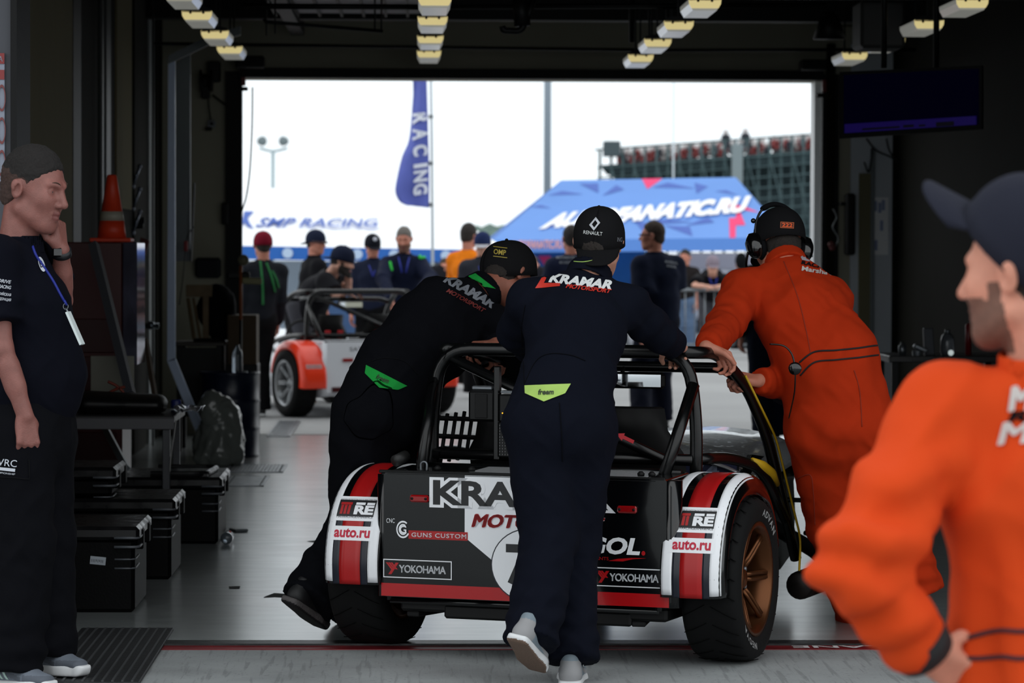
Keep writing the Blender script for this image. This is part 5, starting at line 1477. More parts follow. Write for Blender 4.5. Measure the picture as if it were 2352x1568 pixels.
# ---- the man bending over at the left wing
J = dict(pelvis=A(878, 935, 12.15), waist=A(915, 850, 12.20), chest=A(1000, 760, 12.32), neck=A(1108, 668, 12.45), head=A(1164, 636, 12.54),
         shL=A(1010, 682, 12.30), shR=A(1150, 760, 12.45), elL=A(1060, 800, 12.55), elR=A(1190, 850, 12.5), wrL=A(1100, 800, 12.35), wrR=A(1140, 790, 12.25),
         hdL=V(.6, -.5, -.3), hdR=V(-.6, -.5, 0), hnL=V(0, 0, -1), hnR=V(0, 0, -1), thL=V(1, 0, 0), thR=V(-1, 0, 0), curlL=.8, curlR=.8,
         hipL=A(835, 965, 12.10), hipR=A(925, 990, 12.25), knL=A(818, 1215, 12.22), knR=A(910, 1230, 12.5), anL=A(712, 1375, 12.02), anR=A(800, 1395, 12.7),
         toeL=A(738, 1446, 12.12), toeR=A(790, 1425, 12.9), f=V(.55, .55, -.55), u=V(.25, .4, .9), fuL=V(.45, .5, .35))
jc = [(A(760, 1290, 12.1), V(-.5, 0, -.8), .10, 60, .007), (A(830, 980, 12.0), V(.5, 0, 1), .12, 50, .006), (A(930, 760, 12.2), V(.7, 0, .5), .14, 40, .005)]
pl = build_person('man in dark overalls and black cap with yellow letters, bent behind the roll hoop', J, 1.0, 'coverall', NAVYD, loose=.022, legloose=.026, wide=.030,
                  res=.0095, fres=.005, hres=.006, skin=mat('skin_deep', (150, 92, 74), .6, var=.08, vscale=28), hair_m=HAIR_D, hairline=.02, hairthick=.003, hcut=.01, fold=.011, seed=23, joints=jc,
                  tname='overalls', shoes=(SHK, SOLG, SHK, None, .005, None, mat('outsole_dark', (22, 22, 24), .8)), base=V(-.2, 12.1, 0), fat=.01)
cl, P_ = cap_hat(pl['root'], J['head'], pl['F'], 1.04, CAPB, back=True, tilt=.62, side=-.35, up=-.004)
T = [pl['top']]
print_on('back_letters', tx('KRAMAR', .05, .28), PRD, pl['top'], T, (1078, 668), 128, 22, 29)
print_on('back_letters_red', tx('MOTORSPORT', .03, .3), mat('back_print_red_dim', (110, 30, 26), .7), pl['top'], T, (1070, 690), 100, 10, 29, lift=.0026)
print_on('lumbar_patch', poly_tris([(841, 838), (935, 886), (914, 895), (871, 890), (838, 857)]), GREENC, pl['top'], T, None, 0, px=1, lift=.003)
print_on('patch_letters', tx('freem', .02, .2), mat('patch_print', (40, 52, 30), .6), pl['top'], T, (879, 870), 30, 12, 22, lift=.0045)
print_on('collar_patch', poly_tris([(1076, 634), (1092, 628), (1138, 663), (1112, 658)]), GREENC, pl['top'], [pl['top'], pl['collar']], None, 0, px=1, lift=.003)
YL = mat('cap_yellow_print', (170, 150, 60), .6)
print_on('cap_letters', tx('OMP', .02), YL, cl, [cl], (1148, 579), 28, 12, 7, lift=.0022)
for dy in (-11, 11):
    print_on('cap_line', UNIT, YL, cl, [cl], (1149, 579 + dy), 32, 1.6, 7, lift=.0022)
seam(pl['top'], T, [(838, 836), (880, 822), (930, 830), (960, 860)], .0014, BLKC)

# ---- the marshal with the headset pushing on the right
J = dict(pelvis=A(1936, 965, 12.25), waist=A(1902, 835, 12.28), chest=A(1838, 715, 12.36), neck=A(1803, 600, 12.45), head=A(1790, 568, 12.58),
         shL=A(1708, 668, 12.38), shR=A(1908, 690, 12.46), elL=A(1668, 742, 12.22), elR=A(1840, 885, 12.48), wrL=A(1622, 798, 11.90), wrR=A(1744, 874, 12.20),
         hdL=V(.6, .35, -.30), hdR=V(-.8, -.35, .15), hnL=V(.2, -.3, -1), hnR=V(-.35, .3, -.9), thL=V(.7, -.3, .3), thR=V(-.2, -.3, 1), curlL=.85, curlR=1.1,
         hipL=A(1885, 990, 12.25), hipR=A(1990, 990, 12.25), knL=A(1925, 1200, 12.4), knR=A(2050, 1190, 12.3), anL=A(1985, 1400, 12.75), anR=A(2092, 1352, 12.30),
         toeL=A(1985, 1430, 12.9), toeR=A(2098, 1412, 12.42), f=V(-.30, .85, -.38), u=V(-.05, .35, 1))
jc = [(A(1668, 742, 12.35), V(-.3, 0, 1), .07, 80, .008), (A(1640, 790, 12.1), V(-.3, 0, 1), .05, 110, .006), (A(1900, 815, 12.1), V(1, 0, 0), .13, 55, .0035), (A(1750, 700, 12.3), V(1, 0, .2), .08, 60, .006),
      (A(1900, 1000, 12.1), V(.3, 0, 1), .12, 45, .006), (A(2095, 1330, 12.3), V(0, 0, 1), .08, 90, .010), (A(1850, 1180, 12.4), V(0, 0, 1), .09, 60, .006)]
pm = build_person('marshal in orange overalls wearing a black headset, pushing the car from the right', J, 1.0, 'coverall', ORC_SHADE, loose=.026, legloose=.036, wide=.034, fat=.052,
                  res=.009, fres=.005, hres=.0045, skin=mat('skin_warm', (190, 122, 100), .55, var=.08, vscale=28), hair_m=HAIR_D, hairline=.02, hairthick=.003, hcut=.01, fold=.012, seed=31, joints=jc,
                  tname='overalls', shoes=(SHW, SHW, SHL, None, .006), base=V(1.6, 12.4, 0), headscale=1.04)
cm, P_ = cap_hat(pm['root'], J['head'], pm['F'], 1.08, CAPB, back=False, tilt=.05, button=ORC)
T = [pm['top']]
print_on('cap_number', UNIT, mat('cap_orange_edge', (190, 96, 50), .6), cm, [cm], (1808, 517), 31, 14, 3, lift=.0020)
print_on('cap_number_field', UNIT, mat('cap_brown', (60, 20, 12), .6), cm, [cm], (1808, 517), 28, 11, 3, lift=.0028)
print_on('cap_digits', tx('222', .03), mat('cap_orange', (235, 90, 30), .6), cm, [cm], (1808, 517), 24, 9, 3, lift=.0036)
LG = mat('back_print_grey', (198, 190, 186), .6)
print_on('back_badge', poly_tris([(1836, 584), (1858, 584), (1881, 601), (1855, 600), (1842, 597)]), mat('badge_grey', (170, 165, 175), .6), pm['top'], T, None, 0, px=1, lift=.003)
print_on('back_letters_black', tx('RACING', .04), BLKC, pm['top'], T, (1875, 610), 70, 9, 12, lift=.003)
print_on('back_letters', tx('Marshals', .03), LG, pm['top'], T, (1877, 622), 72, 11, 9, lift=.003)
print_on('back_letters', tx('TEAM', .03), LG, pm['top'], T, (1942, 629), 36, 10, 22, lift=.003)
BEL = mat('elastic_black', (26, 20, 22), .8)
seam(pm['top'], T, [(1836, 832), (1870, 808), (1920, 804), (1970, 799), (2020, 793), (2042, 802)], .0035, BEL, 'waist_piping')
seam(pm['top'], T, [(1838, 862), (1870, 832), (1920, 826), (1970, 821), (2030, 815), (2052, 830)], .0035, BEL, 'waist_piping')
seam(pm['top'], T, [(1800, 600), (1832, 680), (1852, 760), (1862, 812)], .0016, mat('seam_orange', (140, 40, 14), .8))
seam(pm['top'], T, [(1962, 850), (1975, 900), (1980, 980)], .0016, mat('seam_orange', (140, 40, 14), .8))
seam(pm['top'], T, [(1826, 1102), (1860, 1090), (1868, 1130), (1872, 1205)], .0016, mat('seam_orange', (140, 40, 14), .8))
# headset
c0 = Vector(J['head']); F0 = pm['F']; HP = lambda x, y, z: c0 + F0 @ V(x, y, z)
hset = empty('headset', c0, 'black over-ear radio headset with padded headband worn over the marshal cap', 'headset')
hset.location = c0
MB().tube(smooth_pts([HP(-.098, 0, .03), HP(-.088, -.005, .10), HP(-.055, -.01, .155), HP(0, -.012, .172), HP(.055, -.01, .155), HP(.088, -.005, .10), HP(.098, 0, .03)], 6), .005, 8).build('headband', mat('headset_steel', (70, 72, 76), .3, metal=.8), hset, True, True)
MB().tube(smooth_pts([HP(-.060, -.01, .152), HP(-.03, -.012, .170), HP(0, -.012, .176), HP(.03, -.012, .170), HP(.060, -.01, .152)], 4), [.014] + [.017] * 15 + [.014], 10, flat=.6).build('headband_pad', BLKC, hset, True, True)
M_GLB = mat('gloss_black_plastic', (10, 10, 11), .12, coat=.5)
for sx in (-1, 1):
    R3 = F0 @ Matrix.Rotation(sx * .12, 3, 'Y')
    e = MB().lathe([(0, sx * .040), (.030, sx * .040), (.044, sx * .030), (.047, sx * .010), (.044, -sx * .004), (.038, -sx * .012), (0, -sx * .012)], 24, HP(sx * .092, -.004, .0), 'X', R3 @ Matrix.Diagonal((1, .82, 1.12)).to_3x3()).build('ear_cup', M_GLB, hset, True, True)
    MB().lathe([(.046, sx * .004), (.052, -sx * .004), (.046, -sx * .014)], 24, HP(sx * .088, -.004, .0), 'X', R3 @ Matrix.Diagonal((1, .82, 1.12)).to_3x3()).build('ear_cushion', BLKC, e, True, True)
    MB().sphere(HP(sx * .098, 0, .105), .010, 10, 8).build('slider_knob', M_GLB, e, True, True)
    MB().tube(smooth_pts([HP(sx * .122, .01, .03), HP(sx * .138, .006, .01), HP(sx * .136, .0, -.03)], 4), .003, 6).build('yoke_wire', M_STEEL, e, True, True)
MB().tube(smooth_pts([HP(-.125, .01, -.01), HP(-.125, .05, -.06), HP(-.09, .10, -.09), HP(-.04, .13, -.09)], 5), .005, 8).tube([HP(-.05, .128, -.09), HP(-.02, .13, -.088)], .010, 8).build('microphone_boom', M_GLB, hset, True, True)
ck = smooth_pts([A(1768, 790, 12.02), A(1800, 794, 12.00), A(1818, 812, 12.0), A(1825, 835, 12.0)], 6)
cab = MB().tube(ck, .0035, 6).build('headset_cable', M_GLB, hset, True, True)
MB().lathe([(0, -.012), (.022, -.012), (.025, 0), (.022, .012), (0, .012)], 20, A(1826, 846, 12.0), 'Y').build('talk_button', M_GLB, hset, True, True)
MB().tube(smooth_pts([A(1827, 858, 12.0), A(1825, 900, 12.03), A(1818, 935, 12.1), A(1812, 960, 12.15)], 6), .003, 6).build('headset_cable', M_GLB, hset, True, True)
# armband on the far forearm
e_, w_ = Vector(J['elR']), Vector(J['wrR']); d_ = (w_ - e_).normalized()
ab = MB().tube([e_ + d_ * .02, e_ + d_ * .13], [.092, .082], 20).build('armband', mat('armband_navy', (20, 20, 34), .7), pm['root'], True, True)
print_on('armband_letters', tx('МАРШАЛ', .02), PRD, ab, [ab], (1778, 863), 30, 7, 8, lift=.002)
print_on('armband_line', UNIT, PRD, ab, [ab], (1770, 895), 18, 2, 8, lift=.002)

# ---- the marshal close to us on the right
J = dict(pelvis=A(2415, 1610, 5.52), waist=A(2410, 1440, 5.52), chest=A(2415, 1130, 5.52), neck=A(2400, 840, 5.50), head=A(2350, 640, 5.50),
         shL=A(2170, 955, 5.52), shR=A(2660, 930, 5.60), elL=A(1972, 1300, 5.34), elR=A(2850, 1300, 5.6), wrL=A(2125, 1500, 5.42), wrR=A(2700, 1500, 5.7),
         hdL=V(.75, .35, -.45), hdR=V(-.8, .3, -.2), hnL=V(.2, .9, .3), hnR=V(0, 1, 0), thL=V(0, .4, 1), thR=V(0, 0, 1), curlL=.4, curlR=.4,
         hipL=A(2310, 1690, 5.52), hipR=A(2520, 1690, 5.52), knL=A(2290, 2080, 5.55), knR=A(2560, 2080, 5.5), anL=V(.99, 5.55, .09), anR=V(1.2, 5.5, .09),
         toeL=V(.93, 5.70, .03), toeR=V(1.25, 5.66, .03), f=V(-.78, .60, -.05), u=V(0, 0, 1))
s_leg = .83
jc = [(A(2010, 1270, 5.3), V(.2, 0, 1), .085, 62, .017), (A(2100, 1120, 5.4), V(-.3, 0, 1), .07, 60, .010), (A(2190, 1100, 5.45), V(1, 0, .1), .06, 60, .012), (A(2300, 1490, 5.4), V(1, 0, .1), .14, 70, .007), (A(2050, 1440, 5.3), V(.4, 0, -1), .06, 75, .012)]
pf = build_person('marshal in bright orange overalls and dark cap close to us, hand on hip', J, .97, 'coverall', ORC, loose=.032, legloose=.03, wide=.03,
                  res=.0095, fres=.0045, hres=.006, skin=mat('skin_light', (214, 146, 122), .55, bump=.2, bscale=220, var=.08, vscale=28, sss=.06), hair_m=HAIR_D, hairline=.05, hairthick=.003, fold=.014, seed=41, joints=jc,
                  tname='overalls', stub=STUBBLE, shoes=(SHK, SHK), headscale=1.0, base=V(1.08, 5.6, 0), wrinkle=5.5, cuffgap=.10)
cf, P_ = cap_hat(pf['root'], J['head'], pf['F'], 1.05, mat('charcoal_cap', (40, 42, 54), .9, bump=.5, bscale=800), tilt=.80, peak=1.15, droop=2.6, up=.022)
T = [pf['top']]
print_on('back_letters', fat(tx('MOSCOW', .0, .25), .012, .03), LG, pf['top'], T, (2352 + 130, 905), 330, 56, -4, lift=.003, L=.02)
print_on('back_letters_black', fat(tx('RACEWAY', .0, .25), .012, .05), BLKC, pf['top'], T, (2352 + 140, 945), 350, 22, -4, lift=.003, L=.02)
print_on('back_letters', fat(tx('Marshals', .0, .25), .010, .03), LG, pf['top'], T, (2352 + 110, 985), 340, 50, -4, lift=.003, L=.02)
seam(pf['top'], T, [(2176, 1478), (2230, 1462), (2290, 1448), (2345, 1450), (2420, 1448), (2500, 1460)], .0042, mat('piping_plum', (70, 34, 40), .8), 'waist_piping')
seam(pf['top'], T, [(2176, 1508), (2240, 1512), (2300, 1508), (2345, 1512), (2420, 1505), (2500, 1512)], .0042, mat('piping_plum', (70, 34, 40), .8), 'waist_piping')
w_ = Vector(J['wrL']); d_ = (w_ - Vector(J['elL'])).normalized()
MB().tube([w_ - d_ * .038, w_ + d_ * .002], [.060, .052], 20).build('wrist_strap', mat('strap_black', (24, 24, 26), .8), pf['root'], True, True)

# ---- the man standing at the left, hand to his face
J = dict(pelvis=A(68, 985, 11.0), waist=A(72, 870, 11.0), chest=A(62, 700, 11.0), neck=A(38, 560, 11.0), head=A(78, 440, 10.98),
         shL=A(85, 585, 11.17), shR=A(-8, 590, 10.86), elL=A(143, 690, 11.16), elR=A(6, 800, 10.78), wrL=A(141, 574, 11.04), wrR=A(58, 955, 10.78),
         hdL=V(-.12, -.05, 1), hdR=V(.10, -.02, -1), hnL=V(-.9, .3, 0), hnR=V(-.45, .85, 0), thL=V(-.2, -.9, .2), thR=V(.9, .5, 0), curlL=.75, curlR=.62, thumbL=.5, fingR=[.45, .55, .62, .7], thumbR=.9,
         hipL=A(88, 1000, 11.08), hipR=A(44, 1000, 10.90), knL=A(98, 1240, 11.08), knR=A(48, 1250, 10.88), anL=A(98, 1490, 11.06), anR=A(18, 1520, 10.86),
         toeL=A(190, 1528, 10.96), toeR=A(98, 1562, 10.78), f=V(.90, -.42, -.20), u=V(.16, -.05, 1))
jc = [(A(75, 1480, 11.0), V(0, 0, 1), .10, 70, .011), (A(30, 1500, 10.9), V(0, 0, 1), .10, 70, .011), (A(90, 1240, 11.0), V(.2, 0, 1), .1, 45, .006), (A(20, 690, 10.8), V(.3, 0, 1), .07, 60, .005)]
SK3 = mat('skin_ruddy', (140, 90, 82), .5, bump=.35, bscale=260, var=.12, vscale=34, sss=.06)
pn = build_person('man in navy polo shirt with blue lanyard, hand held to his mouth', J, 1.04, 'polo', mat('navy_polo', (7, 9, 21), .85, bump=.5, bscale=900), BLKC if False else mat('navy_work_trousers', (7, 8, 14), .85, bump=.4, bscale=900),
                  loose=.014, legloose=.030, wide=.034, fat=.050, res=.008, fres=.0032, hres=.0036, skin=SK3, hair_m=mat('hair_cropped', (32, 28, 27), .8, bump=1.0, bscale=600, var=.3, vscale=200), hairline=.060, hairthick=.007, hfade=mat('hair_fade', (74, 54, 48), .8, bump=1.0, bscale=600, var=.25, vscale=200),
                  sleeve='short', fold=.008, seed=53, joints=jc, tname='polo_shirt', shoes=(SHG, SHW, SHL, SHM, .0042, mat('suede_grey', (90, 96, 106), .8)), headscale=1.10, base=V(-1.3, 11.0, 0), face=True, stub=LIPS)
T = [pn['top']]
WP = mat('sleeve_print', (205, 210, 220), .6)
for s_, y, w in (('DRIVE', 648, 30), ('RACING', 661, 28), ('РОССИЙСКАЯ', 676, 40), ('ФЕДЕРАЦИЯ', 689, 36)):
    print_on('sleeve_letters', tx(s_, .01, .2 if y < 665 else 0), WP, pn['top'], T, (21 - w / 2 + 4, y - 2), w, 8, 8, lift=.003)
el = [(.5 + .5 * math.cos(2 * PI * k / 24), .5 + .5 * math.sin(2 * PI * k / 24)) for k in range(24)]
print_on('chest_crest', poly_tris(el), WP, pn['top'], T, (95, 607), 13, 36, -18, lift=.003)
print_on('chest_crest_detail', tx('B', .01), mat('crest_dark', (30, 34, 60), .6), pn['top'], T, (94, 606), 8, 16, -18, lift=.0042)
LY = mat('lanyard_blue', (24, 40, 140), .6)
seam(pn['root'], T, [(72, 555), (82, 585), (100, 612), (122, 645), (138, 675), (150, 696)], .0048, LY, 'lanyard', .005)
tip = A(151, 698, 10.78)
ring_ = MB().tube(smooth_pts([tip + V(math.sin(a) * .008, 0, math.cos(a) * .010 - .008) for a in [k * PI / 4 for k in range(9)]], 2), .0014, 6).build('lanyard_ring', M_STEEL, pn['root'], True, True)
MB().tube([tip + V(-.004, -.002, .012), tip + V(.004, -.002, -.004)], .006, 6, flat=.6).build('lanyard_clasp', LY, pn['root'], True, True)
c1, c2_ = A(156, 716, 10.77), A(189, 791, 10.76)
ud = (c2_ - c1).normalized(); sd_ = V(.25, .95, 0).normalized()
cd = MB(); nn = ud.cross(sd_).normalized() * 3.4
q = [c1 - sd_ * .016, c1 + sd_ * .016, c2_ + sd_ * .016, c2_ - sd_ * .016]
cd.add([p + nn * .0012 for p in q] + [p - nn * .0012 for p in q], [(0, 1, 2, 3), (7, 6, 5, 4), (0, 4, 5, 1), (1, 5, 6, 2), (2, 6, 7, 3), (3, 7, 4, 0)])
cd.build('pass_card', mat('card_white', (215, 225, 225), .4), pn['root'], True)
MB().tube([tip + V(0, 0, -.014), c1], .003, 6).build('card_hook', M_STEEL, pn['root'], True, True)
w_ = Vector(J['wrL']); d_ = (w_ - Vector(J['elL'])).normalized()
wt = MB().tube([w_ - d_ * .020, w_ + d_ * .002], [.0350, .0335], 24).build('watch', mat('watch_strap', (26, 28, 32), .5), pn['root'], True, True)
MB().box(w_ - d_ * .009 + V(-.01, -.034, 0), (.030, .012, .030), None, .004).build('watch_face', M_GLB, wt, True)
LT = [pn['legs']]
print_on('pocket_letters', tx('WRC', .0), WP, pn['legs'], LT, (12, 1062), 54, 16, 6, lift=.003)
print_on('pocket_band', UNIT, WP, pn['legs'], LT, (10, 1077), 50, 7, 6, lift=.003)
print_on('pocket_small_letters', tx('CHAMPIONSHIP', .0), WP, pn['legs'], LT, (8, 1086), 54, 4, 6, lift=.003)
seam(pn['legs'], LT, [(-10, 1095), (30, 1097), (62, 1100), (68, 1095), (66, 1055)], .002, BLKC, 'pocket_edge')
# ------------------------------------------------------------------ things along the left wall
def one(mb, name, m, label, cat, group=None, smooth=False):
    return tag(mb.build(name, m, None, True, smooth), label, cat, group)
# poster on the pier
ps = empty('poster', at(2, 260, 12.0), 'white instruction poster with red headings on the pier at the far left edge', 'poster')
a, b = at(-60, 122, 12.02), at(11, 420, 12.02)
MB().bx(a.x, b.x, 12.015, 12.025, b.z, a.z).build('sheet', mat('poster_paper', (150, 156, 172), .6), ps)
MB().bx(a.x, b.x, 12.010, 12.016, at(0, 146, 12).z, a.z).build('heading', mat('poster_red', (150, 62, 62), .6), ps)
MB().bx(a.x, b.x, 12.010, 12.016, at(0, 182, 12).z, at(0, 160, 12).z).build('heading', mat('poster_red', (150, 62, 62), .6), ps)
print_flat('heading_letters', text_tris('ПРАВИЛА', .01), mat('poster_paper', (150, 156, 172), .6), ps, (at(-58, 0, 12).x, 12.008, at(0, 141, 12).z), (1, 0, 0), (0, 0, 1), .10, .020, .001, True)
for y in (225, 300, 375):
    c = at(4, y, 12.01)
    MB().lathe([(.026, -.002), (.026, .002), (.021, .002), (.021, -.002)], 24, c, 'Y', Matrix.Diagonal((.55, 1, 1.9)).to_3x3(), closed=True).build('symbol_ring', mat('poster_ring', (130, 70, 70), .6), ps)

# black stacking cases: three groups in a row
M_CASE = mat('case_black', (3, 3, 4), .55, spec=.12, bump=.2, bscale=120); M_LID = mat('case_lid', (15, 15, 17), .35, rvar=.1, vscale=14)
M_RIBC = mat('case_rib_highlight', (92, 96, 102), .4)  # pale tone paints the highlights along the black corner ribs
def case(xr, yf, label, w=.62, h=.30, d=.60, z=0.0, stick=False):
    r = empty('storage_case', (xr - w / 2, yf + d / 2, z), label, 'case', 'black storage cases')
    MB().bx(xr - w, xr - .02, yf + .02, yf + d, z, z + h - .05, .015).build('shell', M_CASE, r)
    MB().bx(xr - w - .005, xr, yf, yf + d + .01, z + h - .055, z + h, .014).build('lid', M_LID, r)
    for k in range(4):
        zz = z + h - .045 - k * .036 - (.015 if k > 1 else 0)
        MB().tube(fillet([(xr - .10, yf - .001 + (.02 if k > 1 else 0), zz), (xr - (.002 if k < 2 else .018), yf + (0 if k < 2 else .02), zz), (xr - (.0 if k < 2 else .018), yf + .20, zz + .004)], .035), .0055 if k < 2 else .0035, 6).build('corner_rib', M_RIBC, r, True, True)
    for yy in (.12, .42): MB().bx(xr - .022, xr + .006, yf + yy, yf + yy + .07, z + h - .10, z + h - .02, .004).build('latch', M_CASE, r)
    if stick:
        for (px, py, w_, rot) in ((153, 1278, .048, 0), (224, 1287, .062, .10)):
            c = at(px, py, yf + .019); u = (math.cos(rot), 0, -math.sin(rot))
            o = Vector(c) - Vector(u) * w_ / 2 - V(0, 0, .016)
            lb = print_flat('paper_label', UNIT, mat('paper_label', (165, 172, 180), .7), r, o, u, V(math.sin(rot), 0, math.cos(rot)), w_, .032, .001, True)
            print_flat('label_letters', text_tris('Склад 12', -.004) if w_ < .05 else text_tris('|||I|I||', .0), mat('label_ink', (40, 42, 48), .7), lb, Vector(o) + V(.006, 0, .008), u, V(math.sin(rot), 0, math.cos(rot)), w_ * .75, .012, .002, True)
    return r
c1 = gnd(320, 1408); case(c1.x, c1.y, 'nearest black storage case with a paper barcode label on its front', h=.345, stick=True)
c1 = gnd(403, 1332); case(c1.x, c1.y, 'middle black storage case behind the labelled one', h=.355, d=.62)
c1 = gnd(510, 1250); case(c1.x, c1.y, 'farthest black storage case at the foot of the workbench', h=.33, w=.75, d=.7)
c1 = gnd(403, 1332); case(c1.x - .26, c1.y + .0, 'flat black case lying on top of the middle storage case', h=.13, w=.5, d=.5, z=.364)
# black tray with glossy rim on the farthest case
tr = one(MB().tube(fillet([(c1.x - .25, c1.y + 1.75, .345), (c1.x + .02, c1.y + 1.75, .345), (c1.x + .05, c1.y + 2.25, .345), (c1.x - .25, c1.y + 2.25, .345)], .08), .015, 8).bx(c1.x - .25, c1.x + .03, c1.y + 1.76, c1.y + 2.24, .332, .345), 'tray', M_LID, 'black glossy-rimmed tray lying on the farthest storage case', 'tray')

# workbench
Yb = 15.9
wb = empty('workbench', (-1.5, Yb + .35, 0), 'metal-framed workbench crowded with dark gear along the left wall', 'workbench')
zt = at(300, 955, Yb).z; xe = at(400, 950, Yb).x
MB().bx(XL + .02, xe, Yb, Yb + .75, zt - .035, zt, .004).build('tabletop', mat('bench_top', (46, 46, 48), .45, rvar=.1, vscale=10), wb)
MB().bx(XL + .02, xe, Yb - .01, Yb + .0, zt - .065, zt - .01, .003).build('front_rail', mat('bench_rail', (86, 86, 90), .5), wb)
for (x, y) in ((xe - .04, Yb + .03), (xe - .04, Yb + .70), (XL + .06, Yb + .03), (XL + .06, Yb + .70)):
    MB().bx(x - .018, x + .018, y - .018, y + .018, 0, zt - .03, .003).build('leg', mat('bench_leg', (70, 72, 76), .45, metal=.3), wb)
# gear on it
bag = extract([ECap((xe - .44, Yb + .26, zt + .05), (xe - .10, Yb + .26, zt + .045), (0, 1, 0), .17, .16, .062, .050, .02), Half((0, 0, zt + .002), (0, 0, -1))], .012)
tag(link_mesh('gear_bag', bag[0], bag[1], mat('bag_black', (9, 9, 10), .5), None), 'soft black gear bag lying on the workbench', 'bag')
one(MB().lathe([(.024, 0), (.026, .01), (.026, .055), (.022, .062)], 18, (xe - .02, Yb + .40, zt)), 'tape_roll', mat('blue_tape', (20, 32, 92), .5), 'small dark blue tape roll standing at the workbench end', 'tape', None, True)
gl = MB()
random.seed(3)
foil = []
for i in range(7):
    row = []
    for j in range(9): row.append(V(xe - .02 + j * .018 + random.uniform(-.006, .006), Yb + .05 + i * .055, zt + .012 + random.uniform(0, .03)))
    foil.append(row)
tag(MB().grid(foil, .003).build('crumpled_wrapper', mat('foil_wrap', (150, 156, 165), .25, metal=.6), None, True, False), 'crumpled shiny wrapper hanging over the workbench corner', 'wrapper')
one(MB().tube(smooth_pts([(xe + .01, Yb - .01, zt - .02), (xe + .0, Yb - .02, zt - .10), (xe - .015, Yb - .02, zt - .2), (xe - .02, Yb - .01, zt - .27)], 5), .0035, 6), 'cord', mat('cord_pale', (140, 140, 140), .6), 'thin pale cord dangling from the workbench corner', 'cord', None, True)
for i, (x, lb) in enumerate(((.62, 'clear spray bottle among the gear at the back of the workbench'), (.52, 'second clear bottle beside the spray bottle on the workbench'))):
    one(MB().lathe([(.0, 0), (.034, 0), (.036, .02), (.034, .16), (.018, .20), (.014, .22), (.018, .225), (.018, .25), (0, .25)], 18, (xe - x, Yb + .5, zt)), 'bottle', mat('smoky_clear', (120, 124, 130), .15, trans=.5), lb, 'bottle', 'bottles on the workbench', True)
# white sheet, pliers
one(MB().box((xe - .36, Yb + .66, zt + .135), (.22, .012, .27), None, .003), 'paper_pad', mat('pad_paper', (120, 120, 110), .7), 'pale pad leaning at the back of the workbench', 'pad')
pli = MB().tube(smooth_pts([at(248, 876, Yb + .4), at(268, 886, Yb + .4), at(285, 902, Yb + .4)], 5), .007, 6).tube(smooth_pts([at(250, 902, Yb + .4), at(268, 893, Yb + .4), at(287, 888, Yb + .4)], 5), .007, 6)
one(pli, 'pliers', mat('tool_orange', (120, 40, 22), .5), 'orange-handled pliers standing in the workbench clutter', 'pliers', None, True)
# leaning poles behind the bench
for (p0, p1, r, lb) in (((215, 560, 16.8), (300, 905, 16.3), .030, 'dark grey plank leaning on the wall in front of the red cabinet'), ((232, 965, 16.9), (290, 1075, 16.4), .022, 'pale grey bar leaning below the workbench'),
                        ((335, 780, 18.0), (368, 985, 17.5), .016, 'brown stick leaning beside the workbench')):
    a, b = at(*p0), at(*p1); a.x = max(a.x, XL + .04); b.x = max(b.x, XL + .04)
    one(MB().tube([a, b], r, 4), 'leaning_bar', mat('bar_' + str(r), {.03: (70, 72, 78), .022: (110, 118, 124), .016: (84, 72, 60)}[r], .5), lb, 'bar')
# red cabinet with glossy door, cone on top
Yc = 17.3
xa, xb = XL + .065, at(281, 700, Yc).x
zc = at(250, 556, Yc).z
rc = empty('tool_cabinet', ((xa + xb) / 2, Yc + .3, 0), 'tall dark red tool cabinet below the traffic cone', 'cabinet')
MB().bx(xa, xb, Yc, Yc + .55, 0, zc, .006).build('carcass', mat('cabinet_red', (62, 8, 10), .4), rc)
MB().bx(xb + .002, xb + .078, Yc - .01, Yc + .5, at(0, 838, Yc).z, zc, .004).build('glossy_side', mat('mirror_panel', (150, 150, 178), .08, metal=.85, var=.5, vscale=7, stretch=(1, 1, .5)), rc)
for k in range(5):
    MB().bx(xa + .06, xb - .03, Yc - .012, Yc, .10 + k * .20, .28 + k * .20, .004).build('drawer', mat('cabinet_red_front', (50, 6, 8), .35), rc)
    
cp0 = at(257, 541, Yc + .25); kx = cp0.x; kz = zc
cone = empty('traffic_cone', (kx, Yc + .25, kz), 'orange traffic cone with pale band standing on the red cabinet', 'cone')
MB().box((kx, Yc + .25, kz + .012), (.22, .22, .022), None, .006).build('cone_base', mat('cone_orange', (222, 62, 26), .5), cone)
s0 = [(.078, .02), (.066, .115)]; s1 = [(.066, .115), (.057, .165)]; s2 = [(.057, .165), (.026, .355), (.020, .362), (.018, .355)]
k_ = 1.0
MB().lathe(s0, 28, (kx, Yc + .25, kz)).build('cone_lower', MATS['cone_orange'], cone, True, True)
MB().lathe([(r + .001, h) for r, h in s1], 28, (kx, Yc + .25, kz)).build('reflective_band', mat('cone_band', (170, 165, 150), .5), cone, True, True)
MB().lathe(s2, 28, (kx, Yc + .25, kz)).build('cone_upper', MATS['cone_orange'], cone, True, True)
